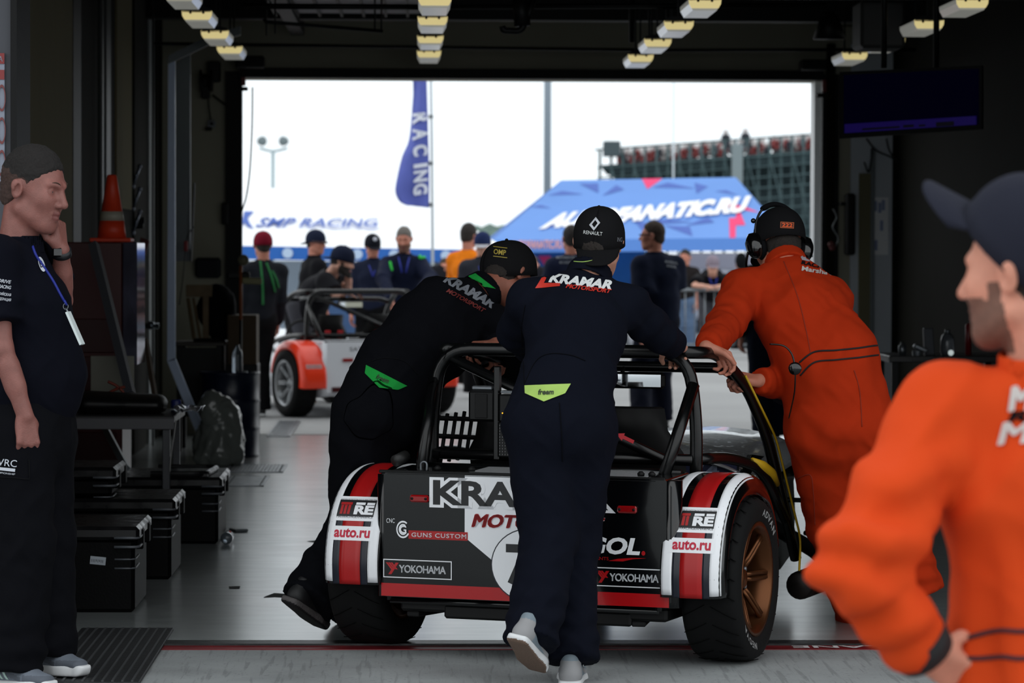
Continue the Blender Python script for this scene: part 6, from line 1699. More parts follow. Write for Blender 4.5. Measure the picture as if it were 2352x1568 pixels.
# clear hangers / brackets on the wall behind the cone
for i, (y0, y1) in enumerate(((382, 428), (434, 480), (486, 535))):
    a, b = at(321, y0, 23.0), at(305, y1, 23.0)
    one(MB().tube([a, b], .011, 6).sphere(a, .018, 8, 6).sphere(b, .018, 8, 6), 'wall_clip', mat('chrome_dull', (130, 136, 150), .25, metal=.8), ('upper', 'middle', 'lower')[i] + ' of three shiny diagonal wall clips beside the cone', 'clip', 'diagonal wall clips', True)
one(MB().box(at(317, 512, 23.2), (.08, .06, .08), None, .01).box(at(330, 505, 23.18), (.012, .03, .05), None, .004), 'socket_box', M_BLACK, 'small black socket box among the shiny wall clips', 'box')
one(MB().box(at(326, 566, 23.6), (.085, .05, .12), Matrix.Rotation(.3, 3, 'Y'), .01), 'red_holder', mat('holder_red', (96, 18, 22), .5), 'small dark red holder on the wall above the glossy cabinet side', 'holder')
one(MB().tube([at(318, 748, 23.6), at(365, 748, 23.6)], .022, 8).sphere(at(347, 747, 23.58), .032, 10, 8), 'coupling', mat('coupling_steel', (120, 130, 138), .25, metal=.8), 'steel hose coupling sticking out from the left wall', 'coupling', None, True)
# grey leaning frame: upright, sloping foot, sloping top
Yf = 22.3
gf = empty('metal_gantry', (-1.2, Yf, 0), 'tall pale grey metal frame with sloping foot and head near the far door', 'frame')
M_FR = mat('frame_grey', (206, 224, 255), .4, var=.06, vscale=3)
def bar4(name, pts, y0, dy, par, m):
    q = [at(x, y, y0) for x, y in pts]; f0 = [p for p in q]; n = len(q)
    vs = f0 + [p + V(0, dy, 0) for p in q]
    fs = [tuple(range(n)), tuple(range(2 * n - 1, n - 1, -1))] + [(i, i + n, (i + 1) % n + n, (i + 1) % n) for i in range(n)]
    mb = MB(); mb.add(vs, fs); return mb.build(name, m, par)
bar4('upright', [(386, 146), (402, 140), (402, 826), (384, 830)], Yf, .05, gf, M_FR)
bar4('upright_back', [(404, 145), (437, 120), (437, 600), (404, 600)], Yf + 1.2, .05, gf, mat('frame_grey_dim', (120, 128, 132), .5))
bar4('foot_bar', [(384, 830), (402, 822), (506, 1078), (486, 1082)], Yf, .05, gf, M_FR)
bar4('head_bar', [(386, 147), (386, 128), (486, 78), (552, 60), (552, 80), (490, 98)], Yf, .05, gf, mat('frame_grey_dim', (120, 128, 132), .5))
bar4('brace', [(436, 600), (440, 600), (448, 420), (444, 420)], Yf + 1.1, .03, gf, M_DARK)
one(MB().box(at(427, 565, Yf + 1.0), (.028, .03, .075), None, .005), 'red_tag', mat('tag_red', (150, 24, 34), .5), 'small red tag hanging on the pale frame', 'tag')
one(MB().tube(smooth_pts([at(446, 520, Yf + 1.0), at(430, 548, Yf + 1.0), at(420, 640, Yf + 1.0), at(412, 700, Yf + 1.0)], 6), .004, 6), 'thin_cable', M_DARK, 'thin dark cable running down the pale frame', 'cable', None, True)
# fan / reel hardware high on the far wall, a little switch box hanging beneath
rl = empty('hose_reel', at(478, 190, YF - .2), 'dark hose reel bracket high on the far wall left of the door', 'reel')
c = at(474, 185, YF - .15)
MB().lathe([(.0, -.05), (.085, -.05), (.085, -.035), (.05, -.03), (.05, .03), (.085, .035), (.085, .05), (0, .05)], 24, c, 'X').build('reel', M_BLACK, rl, True, True)
MB().box(at(492, 165, YF - .1), (.10, .10, .16), None, .01).build('bracket', M_DARK, rl)
MB().box(at(472, 212, YF - .12), (.07, .1, .10), None, .01).build('motor', M_DARK, rl)
MB().tube(smooth_pts([at(478, 222, YF - .1), at(480, 250, YF - .1), at(484, 275, YF - .1)], 5), .006, 6).build('cable', M_BLACK, rl, True, True)
MB().tube([at(488, 218, YF - .1), at(524, 245, YF - .1)], .008, 6).build('stay', M_BLACK, rl, True, True)
sb = empty('switch_pendant', at(484, 285, YF - .1), 'small pale switch pendant hanging below the hose reel', 'switch')
MB().box(at(486, 284, YF - .1), (.062, .04, .058), Matrix.Rotation(.12, 3, 'Y'), .008).build('switch_box', mat('pendant_grey', (128, 134, 140), .5), sb)
MB().lathe([(.013, -.01), (.013, .01)], 14, at(486, 284, YF - .13), 'Y').build('button', M_BLACK, sb, True, True)
MB().box(at(479, 296, YF - .1), (.055, .04, .03), None, .008).build('grip', M_BLACK, sb)
one(MB().box(at(517, 490, YF - .1), (.055, .08, .17), None, .01), 'wall_phone', M_BLACK, 'black wall unit beside the left door track', 'unit')
one(MB().tube(smooth_pts([at(580, 200, YF - .1), at(579, 290, YF - .1), at(574, 390, YF - .1), at(566, 450, YF - .1), at(557, 480, YF - .1), at(552, 500, YF - .1)], 6), .006, 6), 'hanging_cable', M_BLACK, 'black cable curving down across the left edge of the bright opening', 'cable', None, True)
# orange markers at the top corners of the door
for (x, y, lb) in ((562, 190, 'red beacon at the top left corner of the far door'), (1889, 205, 'red beacon at the top right corner of the far door')):
    r = empty('beacon', at(x, y, YF - .12), lb, 'beacon')
    MB().box(at(x - (3 if x < 900 else -4), y - 8, YF - .12), (.035, .06, .10), None, .006).build('lens', mat('beacon_red', (110, 22, 18), .4), r)
    MB().box(at(x - (0 if x < 900 else 6), y + 14, YF - .12), (.05, .06, .03), None, .006).build('bracket', M_BLACK, r)
# black box clusters above the door corners
one(MB().box(at(575, 143, YF - .3), (.22, .2, .09), None, .01), 'track_motor', M_BLACK, 'black motor box above the left end of the door head', 'box')
one(MB().box(at(1868, 150, YF - .3), (.20, .2, .08), None, .01), 'track_motor', M_BLACK, 'black motor box above the right end of the door head', 'box')

# blue drum, wrapped bundle, bottles, cardboard box and wooden chair-like stand near the far door
bx_, by_ = at(527, 1040, 22.9).x, 22.9
dr = empty('drum', (bx_, by_, 0), 'dark blue steel drum with hoops by the far door', 'drum')
zz = at(0, 852, by_).z; R0 = .205
pf_ = [(0, .0), (R0, .0), (R0 + .006, .012), (R0, .02), (R0, zz * .33 - .02), (R0 + .012, zz * .33), (R0, zz * .33 + .02), (R0, zz * .66 - .02), (R0 + .012, zz * .66), (R0, zz * .66 + .02), (R0, zz - .03), (R0 + .010, zz - .01), (R0 + .008, zz), (R0 - .008, zz), (R0 - .01, zz - .015), (0, zz - .015)]
MB().lathe(pf_, 48, (bx_, by_, 0)).build('drum_body', mat('drum_blue', (16, 26, 52), .32), dr, True, True)
MB().lathe([(.03, 0), (.03, .02), (0, .02)], 14, (bx_ + .1, by_ - .08, zz - .015)).build('bung', M_STEEL, dr, True, True)
one(MB().lathe([(0, 0), (.036, 0), (.038, .02), (.036, .10), (.038, .12), (.035, .15), (.016, .18), (.014, .20), (0, .20)], 18, (at(545, 850, by_).x, by_, zz - .012)), 'water_bottle', mat('clear_plastic', (150, 160, 170), .08, trans=.75), 'clear plastic bottle standing on the blue drum', 'bottle', None, True)
b0 = at(514, 1066, 22.2)
v, q = extract([ECap((b0.x - .02, 21.95, .08), (b0.x + .0, 21.95, .32), (1, 0, 0), .17, .13, .15, .11, .03), Ell((b0.x - .06, 21.92, .40), (.10, .09, .09), None, .06), Half((0, 0, 0.002), (0, 0, -1))], .016)
v = folds(v, q, .026, 13, 5); v[:, 2] = np.maximum(v[:, 2], .001)
tag(link_mesh('wrapped_bundle', v, q, mat('plastic_wrap', (128, 134, 130), .22, coat=.4, alpha=.92), None), 'translucent plastic wrapped bundle on the floor before the blue drum', 'bundle')
Yt = 23.6
st = empty('side_table', (at(480, 1000, Yt).x, Yt, 0), 'dark low table holding boxes left of the blue drum', 'table')
zt2 = at(0, 782, Yt).z; x0, x1 = at(404, 0, Yt).x, at(520, 0, Yt).x
MB().bx(x0, x1, Yt - .25, Yt + .3, zt2 - .03, zt2, .008).build('tabletop', mat('table_brown', (62, 56, 50), .5), st)
for x in (x0 + .04, x1 - .04):
    for y in (Yt - .2, Yt + .25): MB().bx(x - .018, x + .018, y - .018, y + .018, 0, zt2 - .02).build('leg', M_DARK, st)
MB().bx(x0 + .02, x1 - .02, Yt - .2, Yt - .18, .25, zt2 - .04).build('apron_panel', M_DARK, st)
one(MB().box(V(at(478, 0, Yt).x, Yt, zt2 + .012), (.20, .2, .02), None, .008), 'black_tray', M_BLACK, 'flat black tray on the dark low table', 'tray')
cbz = at(0, 722, Yt - .1).z
one(MB().bx(at(523, 0, Yt - .1).x, at(590, 0, Yt - .1).x, Yt - .1, Yt + .3, .62, cbz, .004), 'cardboard_box', mat('cardboard_dim', (88, 72, 54), .8), 'brown cardboard box on the stand behind the blue drum', 'box')
one(MB().bx(at(520, 0, Yt - .1).x, at(592, 0, Yt - .1).x, Yt - .08, Yt + .32, 0, .62, .004), 'stand_box', M_DARK, 'dark stand under the cardboard box', 'stand')
# wooden chair-like rack: pale uprights
wr = empty('wooden_rack', at(480, 700, Yt), 'bare wooden rack with upright slats on the dark low table', 'rack')
M_WOOD = mat('raw_wood', (118, 100, 74), .7, var=.15, vscale=12)
MB().bx(at(466, 0, Yt).x, at(480, 0, Yt).x, Yt, Yt + .05, zt2, at(0, 652, Yt).z, .003).build('upright', M_WOOD, wr)
MB().bx(at(428, 0, Yt).x, at(488, 0, Yt).x, Yt - .02, Yt, at(0, 680, Yt).z, at(0, 652, Yt).z, .003).build('crossbar', M_WOOD, wr)
MB().tube([at(432, 684, Yt), at(446, 778, Yt)], .014, 4).build('strut', M_WOOD, wr); MB().tube([at(444, 684, Yt), at(460, 778, Yt)], .010, 4).build('strut', M_WOOD, wr)
v, q = extract([Ell(V(at(498, 700, Yt + .1).x, Yt + .1, at(0, 705, Yt).z), (.14, .10, .16), None, .03), Ell(V(at(506, 740, Yt + .1).x, Yt + .1, at(0, 745, Yt).z), (.08, .09, .12), None, .05)], .02); v = folds(v, q, .02, 9, 8)
tag(link_mesh('dark_jacket', v, q, BLKC, None), 'crumpled black jacket bundled on the wooden rack', 'jacket')
# work lamp on a yellow stand in front of the far door
wl = empty('work_light', at(560, 700, Yt - .4), 'round work light and yellow batten on an orange stand by the door edge', 'work light')
MB().lathe([(0, -.02), (.036, -.02), (.040, 0), (.036, .02), (0, .02)], 24, at(559, 597, Yt - .4), 'Y').build('round_lamp', mat('lamp_olive', (116, 112, 88), .5), wl, True, True)
MB().box(at(579, 645, Yt - .4), (.14, .03, .045), Matrix.Rotation(.05, 3, 'Y'), .008).build('batten', mat('batten_yellow', (150, 146, 104), .5), wl)
a = at(553, 610, Yt - .4)
MB().tube([a, V(a.x + .0, Yt - .4, .95)], .012, 8).build('pole', mat('pole_orange', (150, 78, 26), .5), wl, True, True)
MB().box(at(548, 632, Yt - .38), (.16, .05, .05), None, .01).build('lamp_arm', M_DARK, wl)
MB().tube([V(a.x, Yt - .4, .96), V(a.x, Yt - .4, .0)], .010, 8).build('stand_leg', M_DARK, wl, True, True)
for i in range(3): MB().tube([V(a.x, Yt - .4, .3), V(a.x + .10 * math.cos(i * 2.1), Yt - .4 + .10 * math.sin(i * 2.1), 0.0)], .008, 6).build('stand_leg', M_DARK, wl, True, True)
one(MB().box(at(478, 615, YF - .06), (.20, .12, .16), None, .02), 'coat_bundle', mat('coat_dark', (16, 18, 26), .8), 'dark blue coat bundle hanging behind the wooden rack', 'coat')
# glass and flat bottle on the floor
g0 = gnd(516, 1250)
one(MB().lathe([(.0, -.09), (.026, -.09), (.030, -.06), (.030, .05), (.012, .08), (.012, .10), (0, .10)], 20, (g0.x + .01, g0.y + .05, .031), 'Y'), 'crushed_bottle', mat('clear_plastic', (150, 160, 170), .08, trans=.75), 'clear plastic bottle lying on the floor, its round end towards us', 'bottle', None, True)
g1 = gnd(548, 1220)
one(MB().box((g1.x, g1.y, .008), (.07, .10, .014), Matrix.Rotation(.4, 3, 'Z'), .004), 'phone_case', mat('slate_plastic', (80, 86, 92), .3), 'small flat grey packet on the floor behind the lying bottle', 'packet')

# ------------------------------------------------------------------ right side
# television hung from the ceiling
tv = empty('television', at(2090, 230, 19.0), 'large dark television hung under the ceiling with a dim blue strip', 'television')
tl, trr, bl, br = at(1928, 165, 19.3), at(2255, 150, 18.9), at(1928, 318, 19.3), at(2255, 296, 18.9)
def slab(name, q, dy, m, par):
    mb = MB(); mb.add(list(q) + [p + V(.02, dy, 0) for p in q], [(0, 1, 2, 3), (7, 6, 5, 4), (0, 4, 5, 1), (1, 5, 6, 2), (2, 6, 7, 3), (3, 7, 4, 0)]); return mb.build(name, m, par)
slab('housing', [tl, bl, br, trr], .06, M_BLACK, tv)
def tvp(u, v, f=-.006): p = tl.lerp(trr, u).lerp(bl.lerp(br, u), v); return p + V(0, f, 0)
slab('screen', [tvp(.03, .05), tvp(.03, .93), tvp(.97, .93), tvp(.97, .05)], .004, mat('screen_off', (5, 5, 8), .12, emit=.003, ecol=(80, 70, 255)), tv)
slab('blue_strip', [tvp(.035, .79, -.010), tvp(.035, .925, -.010), tvp(.955, .925, -.010), tvp(.955, .79, -.010)], .003, mat('screen_blue', (10, 8, 40), .3, emit=.12, ecol=(52, 30, 150)), tv)
for u0, u1, v0, v1 in ((.16, .42, .87, .90), (.45, .52, .86, .90), (.56, .60, .87, .9), (.68, .80, .85, .92)):
    slab('menu_text', [tvp(u0, v0, -.013), tvp(u0, v1, -.013), tvp(u1, v1, -.013), tvp(u1, v0, -.013)], .002, mat('screen_dark_blue', (8, 7, 20), .4, emit=.01, ecol=(60, 40, 120)), tv)
for x in (2030, 2150): MB().tube([at(x, 156, 19.2), V(at(x, 156, 19.2).x, 19.2, ZC)], .018, 8).build('ceiling_bracket', M_DARK, tv, True, True)
# heater / ducting boxes at the upper right
one(MB().box(at(2018, 60, 20.5), (.28, .4, .30), None, .02), 'ceiling_unit', mat('unit_grey', (62, 62, 62), .6), 'grey ceiling unit between the two right lamp rows', 'unit')
one(MB().lathe([(.11, 0), (.07, .12), (.03, .18)], 20, at(1905, 90, 21.5)), 'ceiling_horn', M_DARK, 'dark conical speaker under the ceiling right of the pipe', 'speaker', None, True)
# far wall right part: panels, door leaf with olive inset, paper
Yw = YF - .05
def wpan(name, x0, x1, y0, y1, m, y=Yw, th=.04, kind=True, label=None, cat=None):
    a, b = at(x0, y0, y), at(x1, y1, y)
    o = MB().bx(a.x, b.x, y, y + th, max(b.z, 0.0), a.z, .004).build(name, m, None)
    return tag(o, kind='structure') if kind else tag(o, label, cat)
wpan('wall_panel', 1900, 1912, 100, 1300, M_WALLD, Yw - .05)
wpan('wall_panel', 1913, 1955, 60, 1300, mat('far_wall', (104, 102, 88), .75))
wpan('wall_panel', 1956, 2048, 100, 1300, mat('lit_grey_panel', (205, 212, 220), .45, var=.04, vscale=2), Yw - .05)  # lighter tone stands in for daylight falling on this panel
dd = wpan('door_panel', 1974, 1998, 398, 1300, mat('olive_panel', (120, 114, 82), .6), Yw - .08)
wpan('trim_8', 2001, 2004, 340, 1300, mat('frame_grey_dim', (120, 128, 132), .5), Yw - .09)
wpan('wall_panel', 2052, 2118, 100, 1300, M_WALLD, Yw - .06)
wpan('wall_panel', 2120, 2125, 100, 1300, M_WALL, Yw - .08)
pp = empty('notice_paper', at(2024, 520, Yw - .06), 'tall white notice paper with bluish print on the grey panel', 'notice')
a, b = at(2007, 453, Yw - .07), at(2040, 585, Yw - .07)
MB().bx(a.x, b.x, Yw - .075, Yw - .07, b.z, a.z).build('paper', mat('notice_white', (250, 252, 255), .5), pp)
for k, (x, y) in enumerate(((2011, 470), (2021, 474), (2029, 468), (2012, 560), (2025, 515))):
    p = at(x, y, Yw - .08); MB().bx(p.x - .012, p.x + .012, Yw - .079, Yw - .075, p.z - .05, p.z + .03).build('printed_block', mat('notice_blue', (150, 164, 200), .6), pp)
one(MB().box(at(1952, 515, Yw - .15), (.075, .12, .48), None, .015).box(at(1946, 468, Yw - .13), (.12, .1, .025), None, .006), 'fire_hose_case', M_BLACK, 'tall narrow black wall unit right of the door', 'unit')
wx = MB().tube(smooth_pts([at(1914, 480, Yw - .12), at(1922, 500, Yw - .12), at(1913, 522, Yw - .12), at(1926, 548, Yw - .12), at(1914, 575, Yw - .12)], 6), .007, 6)
one(wx, 'strap_chain', mat('strap_silver', (120, 124, 126), .35, metal=.6), 'silver strap hanging beside the right door track', 'strap', None, True)
one(MB().box(at(1911, 565, Yw - .12), (.05, .05, .07), Matrix.Rotation(-.4, 3, 'Y'), .012), 'strap_buckle', mat('handle_red', (96, 22, 22), .5), 'dark red handle low on the hanging silver strap', 'handle')
for i, pts in enumerate((((1990, 318), (2012, 345), (2048, 362), (2075, 385), (2105, 402)), ((2036, 318), (2045, 350), (2070, 372), (2110, 360), (2128, 330)), ((1985, 372), (1995, 395), (2002, 360), (2003, 340)))):
    one(MB().tube(smooth_pts([at(x, y, Yw - .14) for x, y in pts], 6), .006, 6), 'wall_cable', M_DARK, ('long black cable drooping from the television across the grey panel', 'looped black cable under the television', 'short cable loop above the olive door panel')[i], 'cable', 'loose cables under the television', True)
one(MB().box(at(2085, 672, Yw - .12), (.06, .04, .085), None, .008), 'wall_switch', mat('switch_grey', (96, 98, 94), .5), 'grey wall switch on the dark panel right of the notice', 'switch')
one(MB().box(at(2146, 674, Yw - .12), (.05, .04, .16), None, .008), 'wall_grip', M_BLACK, 'tall black grip on the dark wall right of the grey switch', 'handle')
one(MB().box(at(2115, 428, Yw - .12), (.045, .04, .14), None, .008), 'wall_thermostat', mat('thermo_grey', (92, 92, 90), .4), 'slim grey device high on the dark wall', 'device')
# clutter table on the right
Yr = 20.2
rt = empty('clutter_table', (3.0, Yr + .3, 0), 'dark table crowded with tools and bottles along the right wall', 'table')
zr = at(0, 812, Yr).z; xr0 = at(2048, 0, Yr).x
MB().bx(xr0, XR - .03, Yr, Yr + .7, zr - .04, zr, .004).build('tabletop', M_LID, rt)
for x in (xr0 + .04, XR - .1):
    for y in (Yr + .04, Yr + .64): MB().bx(x - .02, x + .02, y - .02, y + .02, 0, zr - .03).build('leg', M_DARK, rt)
MB().bx(xr0 + .02, XR - .05, Yr + .05, Yr + .6, .3, .32).build('shelf', M_DARK, rt)
def onr(px, dy=.2): return V(at(px, 0, Yr + dy).x, Yr + dy, zr)
p = onr(2138); one(MB().box(p + V(0, 0, .085), (.06, .05, .17), Matrix.Rotation(-.06, 3, 'Y'), .005), 'device_box', mat('box_slate', (74, 76, 84), .5), 'upright slate grey box on the right-hand table', 'box')
p = onr(2182, .15); bt = empty('bottle', p, 'round clear bottle with a bright glint on the right-hand table', 'bottle')
MB().lathe([(0, 0), (.042, 0), (.045, .03), (.045, .09), (.036, .125), (.016, .14), (0, .14)], 20, p).build('bottle_body', mat('smoky_clear', (120, 124, 130), .15, trans=.5), bt, True, True)
MB().lathe([(.018, .138), (.018, .16), (0, .16)], 14, p).build('bottle_cap', M_STEEL, bt, True, True)
p = onr(2190, .02); one(MB().sphere(p + V(0, 0, .02), .018, 12, 8), 'bottle_glint', mat('white_glint', (225, 238, 236), .3, emit=.5, ecol=(225, 240, 238)), 'small glowing white bead standing in for the glint of the clear bottle', 'lamp', None, True)  # glowing bead stands in for the glint on the bottle
p = onr(2112, .10); one(MB().lathe([(0, 0), (.03, 0), (.032, .03), (0, .035)], 14, p).box(p + V(.02, 0, .045), (.09, .05, .03), Matrix.Rotation(.4, 3, 'Y'), .008), 'steel_tool', M_STEEL, 'shiny steel tool lying beside the slate box', 'tool', None, False)
p = onr(2078, .1); one(MB().lathe([(0, 0), (.024, 0), (.026, .06), (.012, .07), (.012, .085), (0, .085)], 14, p), 'small_canister', M_STEEL, 'small steel canister at the left end of the right-hand table', 'canister', None, True)
p = onr(2230, .2); one(MB().lathe([(0, 0), (.02, 0), (.02, .19), (.008, .20), (0, .20)], 12, p), 'spray_can', mat('spray_red', (120, 20, 24), .4), 'thin dark red spray can on the right-hand table', 'can', None, True)
p = V(xr0 + .2, Yr + .05, zr - .25)
# ------------------------------------------------------------------ outside, beyond the far door
def quad_box(name, q, dy, m, par=None, **k):
    """solid from four corners (counter-clockwise seen from us) with thickness dy along y"""
    n = len(q); vs = [Vector(p) for p in q] + [Vector(p) + V(0, dy, 0) for p in q]
    fs = [tuple(range(n)), tuple(range(2 * n - 1, n - 1, -1))] + [(i, i + n, (i + 1) % n + n, (i + 1) % n) for i in range(n)]
    mb = MB(); mb.add(vs, fs); return mb.build(name, m, par, True, False)
def lerp_q(q, u, v):  # q: tl, tr, br, bl
    return q[0].lerp(q[1], u).lerp(q[3].lerp(q[2], u), v)
def print_quad(name, PT, m, par, q, u0, u1, v0, v1, lift=.008, shear=0.0):
    P, T = PT; vs = []
    n = (q[1] - q[0]).cross(q[3] - q[0]).normalized()
    if n.y > 0: n = -n
    for p in P:
        u = u0 + (u1 - u0) * p[0]; v = v1 + (v0 - v1) * p[1]
        vs.append(lerp_q(q, u, v) + n * lift)
    return link_mesh(name, vs, [tuple(t) for t in T], m, par, True, False)
# ---- blue patterned tent
CT_ = 'blue patterned pop-up tent with large white web address on its roof'
tb = empty('event_tent', at(1450, 700, 52), CT_, 'tent')
BL = mat('tent_blue', (108, 152, 222), .8, var=.06, vscale=.6); BLD = mat('tent_dark_blue', (78, 106, 186), .8); PK = mat('tent_pink', (240, 66, 120), .8); TW = mat('tent_print_white', (250, 250, 252), .8)
fa = [at(1290, 414, 53.5), at(1690, 407, 53.5), at(1812, 545, 51), at(1130, 552, 51)]
quad_box('roof_front', [fa[0], fa[3], fa[2], fa[1]], .05, BL, tb)
bk = [p + V(0, 3.0, 0) for p in fa[:2]]
quad_box('roof_right', [fa[1], fa[2], fa[2] + V(0, 5, 0), fa[1] + V(0, .4, 0)], .03, BL, tb)
quad_box('roof_left', [fa[0], fa[0] + V(0, .4, 0), fa[3] + V(0, 5, 0), fa[3]], .03, BL, tb)
va = [fa[3], fa[2], at(1812, 575, 50.95), at(1130, 580, 50.95)]
quad_box('valance_front', [va[0], va[3], va[2], va[1]], .03, mat('tent_mid_blue', (96, 146, 226), .8), tb)
def tri(pts, m, nm='roof_shard'): print_quad(nm, poly_tris([(p[0], 1 - p[1]) for p in pts]), m, tb, fa, 0, 1, 0, 1, .003)
tri([(.46, 0), (.58, 0), (.50, .18)], PK, 'pink_shard')
tri([(.86, .42), (.93, .50), (.97, .60), (.85, .50)], PK, 'pink_shard')
tri([(.80, 1.0), (.835, .68), (.86, .68), (.90, .50), (.88, .80), (.845, .80), (.82, 1.0)], PK, 'pink_shard')
random.seed(12)
for (x, y, s_, a) in ((.10, .22, .10, .3), (.22, .12, .12, 1.2), (.34, .20, .10, 2.2), (.64, .12, .13, .5), (.78, .18, .10, 2.0), (.90, .25, .07, 1.0), (.05, .45, .06, .6), (.16, .80, .06, 2.0), (.38, .86, .07, .4), (.52, .80, .10, 1.7), (.60, .72, .10, .2), (.66, .86, .11, 1.4), (.73, .75, .09, 2.6), (.96, .75, .05, .4), (.93, .88, .05, 1.7)):
    tri([(x + s_ * math.cos(a) * .9, y + s_ * math.sin(a)), (x + s_ * math.cos(a + 2.4) * .9, y + s_ * math.sin(a + 2.4)), (x + s_ * .45 * math.cos(a + 3.6), y + s_ * .45 * math.sin(a + 3.6))], BLD)
q = [at(1262, 492, 52.5), at(1725, 452, 52.5), at(1722, 492, 51.8), at(1232, 530, 51.8)]
def plane_pt(px, py):     # point of the front roof plane seen at a pixel
    n = (fa[1] - fa[0]).cross(fa[3] - fa[0]).normalized(); d = ray(px, py); t = (fa[0] - CAM).dot(n) / d.dot(n); return CAM + d * t
qq = [plane_pt(1262, 492), plane_pt(1726, 450), plane_pt(1722, 488), plane_pt(1236, 528)]
print_quad('roof_letters_shadow', text_tris('AUTOFANATIC.RU', .06, .35), BLD, tb, [p + V(.05, 0, -.05) for p in qq], -.005, 1.005, -.03, 1.03, .006)
print_quad('roof_letters', text_tris('AUTOFANATIC.RU', .075, .3), TW, tb, qq, 0, 1, 0, 1, .012)
print_quad('valance_letters', text_tris('AUTOFANATIC.RU', .03, .2), mat('tent_print_orange', (232, 170, 170), .8), tb, va, .06, .24, .05, .75, .03)
for p in (fa[3], fa[2], fa[3] + V(0, 4.6, 0), fa[2] + V(0, 4.6, 0)): MB().bx(p.x - .03, p.x + .03, p.y - .03, p.y + .03, 0, p.z).build('leg', M_STEEL, tb)
# banner and counter beneath
bn = empty('blue_banner', at(1230, 620, 53.6), 'deep blue fabric banner with pink flash under the patterned tent', 'banner')
q = [at(1150, 575, 53.6), at(1480, 575, 53.6), at(1480, 700, 53.6), at(1150, 700, 53.6)]
quad_box('banner_cloth', [q[0], q[3], q[2], q[1]], .03, mat('banner_blue', (28, 104, 176), .7, var=.15, vscale=1.2), bn)
print_quad('pink_flash', poly_tris([(0, 1), (1, 1), (.6, 0)]), PK, bn, q, .26, .35, .10, .32)
for u in (.02, .98): MB().bx(lerp_q(q, u, 0).x - .02, lerp_q(q, u, 0).x + .02, 53.63, 53.68, 0, q[0].z).build('banner_pole', M_STEEL, bn)
# white trailer with grey stripes behind the barrier
wt_ = empty('trailer', at(1640, 800, 57), 'white and pale grey trailer standing under the patterned tent', 'trailer')
a, b = at(1555, 580, 57), at(1905, 812, 57)
MB().bx(a.x, b.x, 57, 59.5, .25, a.z, .05).build('trailer_box', mat('trailer_white', (205, 208, 220), .5, var=.05, vscale=1), wt_)
MB().bx(a.x - .01, b.x, 56.96, 57.0, at(0, 610, 57).z, a.z).build('stripe', mat('trailer_grey', (150, 152, 168), .5), wt_)
MB().bx(a.x + 1.5, a.x + 1.9, 56.97, 57.0, .30, .95).build('pink_mark', PK, wt_)
for x in (a.x + .5, b.x - .6): MB().lathe([(.0, -.1), (.28, -.1), (.30, 0), (.28, .1), (0, .1)], 24, (x, 57.3, .29), 'Y').build('wheel', M_TYRE, wt_, True, True)

# ---- white tent with blue valance
tw = empty('event_tent', at(800, 700, 46), 'long white tent roof with blue lettering and blue valance on the left', 'tent')
WR = mat('tent_white', (250, 252, 255), .85)
Yt0 = 44.0
r0 = [at(300, 432, 50), at(930, 432, 50), at(1172, 575, Yt0), at(300, 560, Yt0)]
quad_box('roof_front', [r0[0], r0[3], r0[2], r0[1]], .05, WR, tw)
v0 = [r0[3], r0[2], at(1172, 604, Yt0 - .03), at(300, 592, Yt0 - .03)]
quad_box('valance', [v0[0], v0[3], v0[2], v0[1]], .04, mat('valance_blue', (40, 104, 190), .8), tw)
quad_box('roof_right', [r0[1], r0[2], r0[2] + V(0, 8, 0), r0[1] + V(.05, 1, 0)], .04, WR, tw)
def rp_(px, py):
    n = (r0[1] - r0[0]).cross(r0[3] - r0[0]).normalized(); d = ray(px, py); t = (r0[0] - CAM).dot(n) / d.dot(n); return CAM + d * t
TBL = mat('tent_print_blue', (60, 96, 180), .8)
print_quad('roof_letters', text_tris('SMP RACING', .012, .25), TBL, tw, [rp_(596, 500), rp_(868, 503), rp_(872, 522), rp_(586, 521)], 0, 1, 0, 1, .008)
print_quad('roof_emblem', poly_tris([(0, 0), (.3, 1), (1, 1), (.55, .6), (.7, .3), (1, 0), (.5, .15), (.3, .35)]), TBL, tw, [rp_(552, 486), rp_(583, 486), rp_(583, 526), rp_(552, 526)], 0, 1, 0, 1, .008)
for px in (660, 820, 905, 1024):
    u = (px - 300) / 872; print_quad('valance_emblem', disc, mat('valance_pale', (190, 212, 240), .8), tw, v0, u - .014, u + .014, .12, .88, .02)
for px in (620, 1000, 1168): 
    p = at(px, 590, Yt0 + .1); MB().bx(p.x - .04, p.x + .04, p.y, p.y + .08, 0, p.z).build('leg', M_STEEL, tw)
for px0, px1 in ((560, 700), (1080, 1168)):
    p, p2 = at(px0, 598, Yt0 + 5), at(px1, 598, Yt0 + 5); MB().bx(p.x, p2.x, p.y, p.y + .06, .05, p.z).build('side_wall', mat('side_wall_pale', (196, 214, 232), .8), tw)
p, p2 = at(300, 598, Yt0 + 7), at(1168, 598, Yt0 + 7)
bw = MB().bx(p.x, p2.x, p.y, p.y + .06, .0, p.z).build('back_wall', mat('tent_back_blue', (96, 130, 180), .8, var=.3, vscale=1.5), tw)
# orange corner flap seen behind the white roof, pale feather banner
quad = [at(1022, 533, 47.5), at(1082, 520, 47.5), at(1096, 556, 47.5), at(1066, 560, 47.5)]
of = quad_box('orange_awning', [quad[0], quad[3], quad[2], quad[1]], .05, mat('awning_orange', (255, 140, 104), .8)); tag(of, 'orange awning flap showing over the white tent end', 'awning')
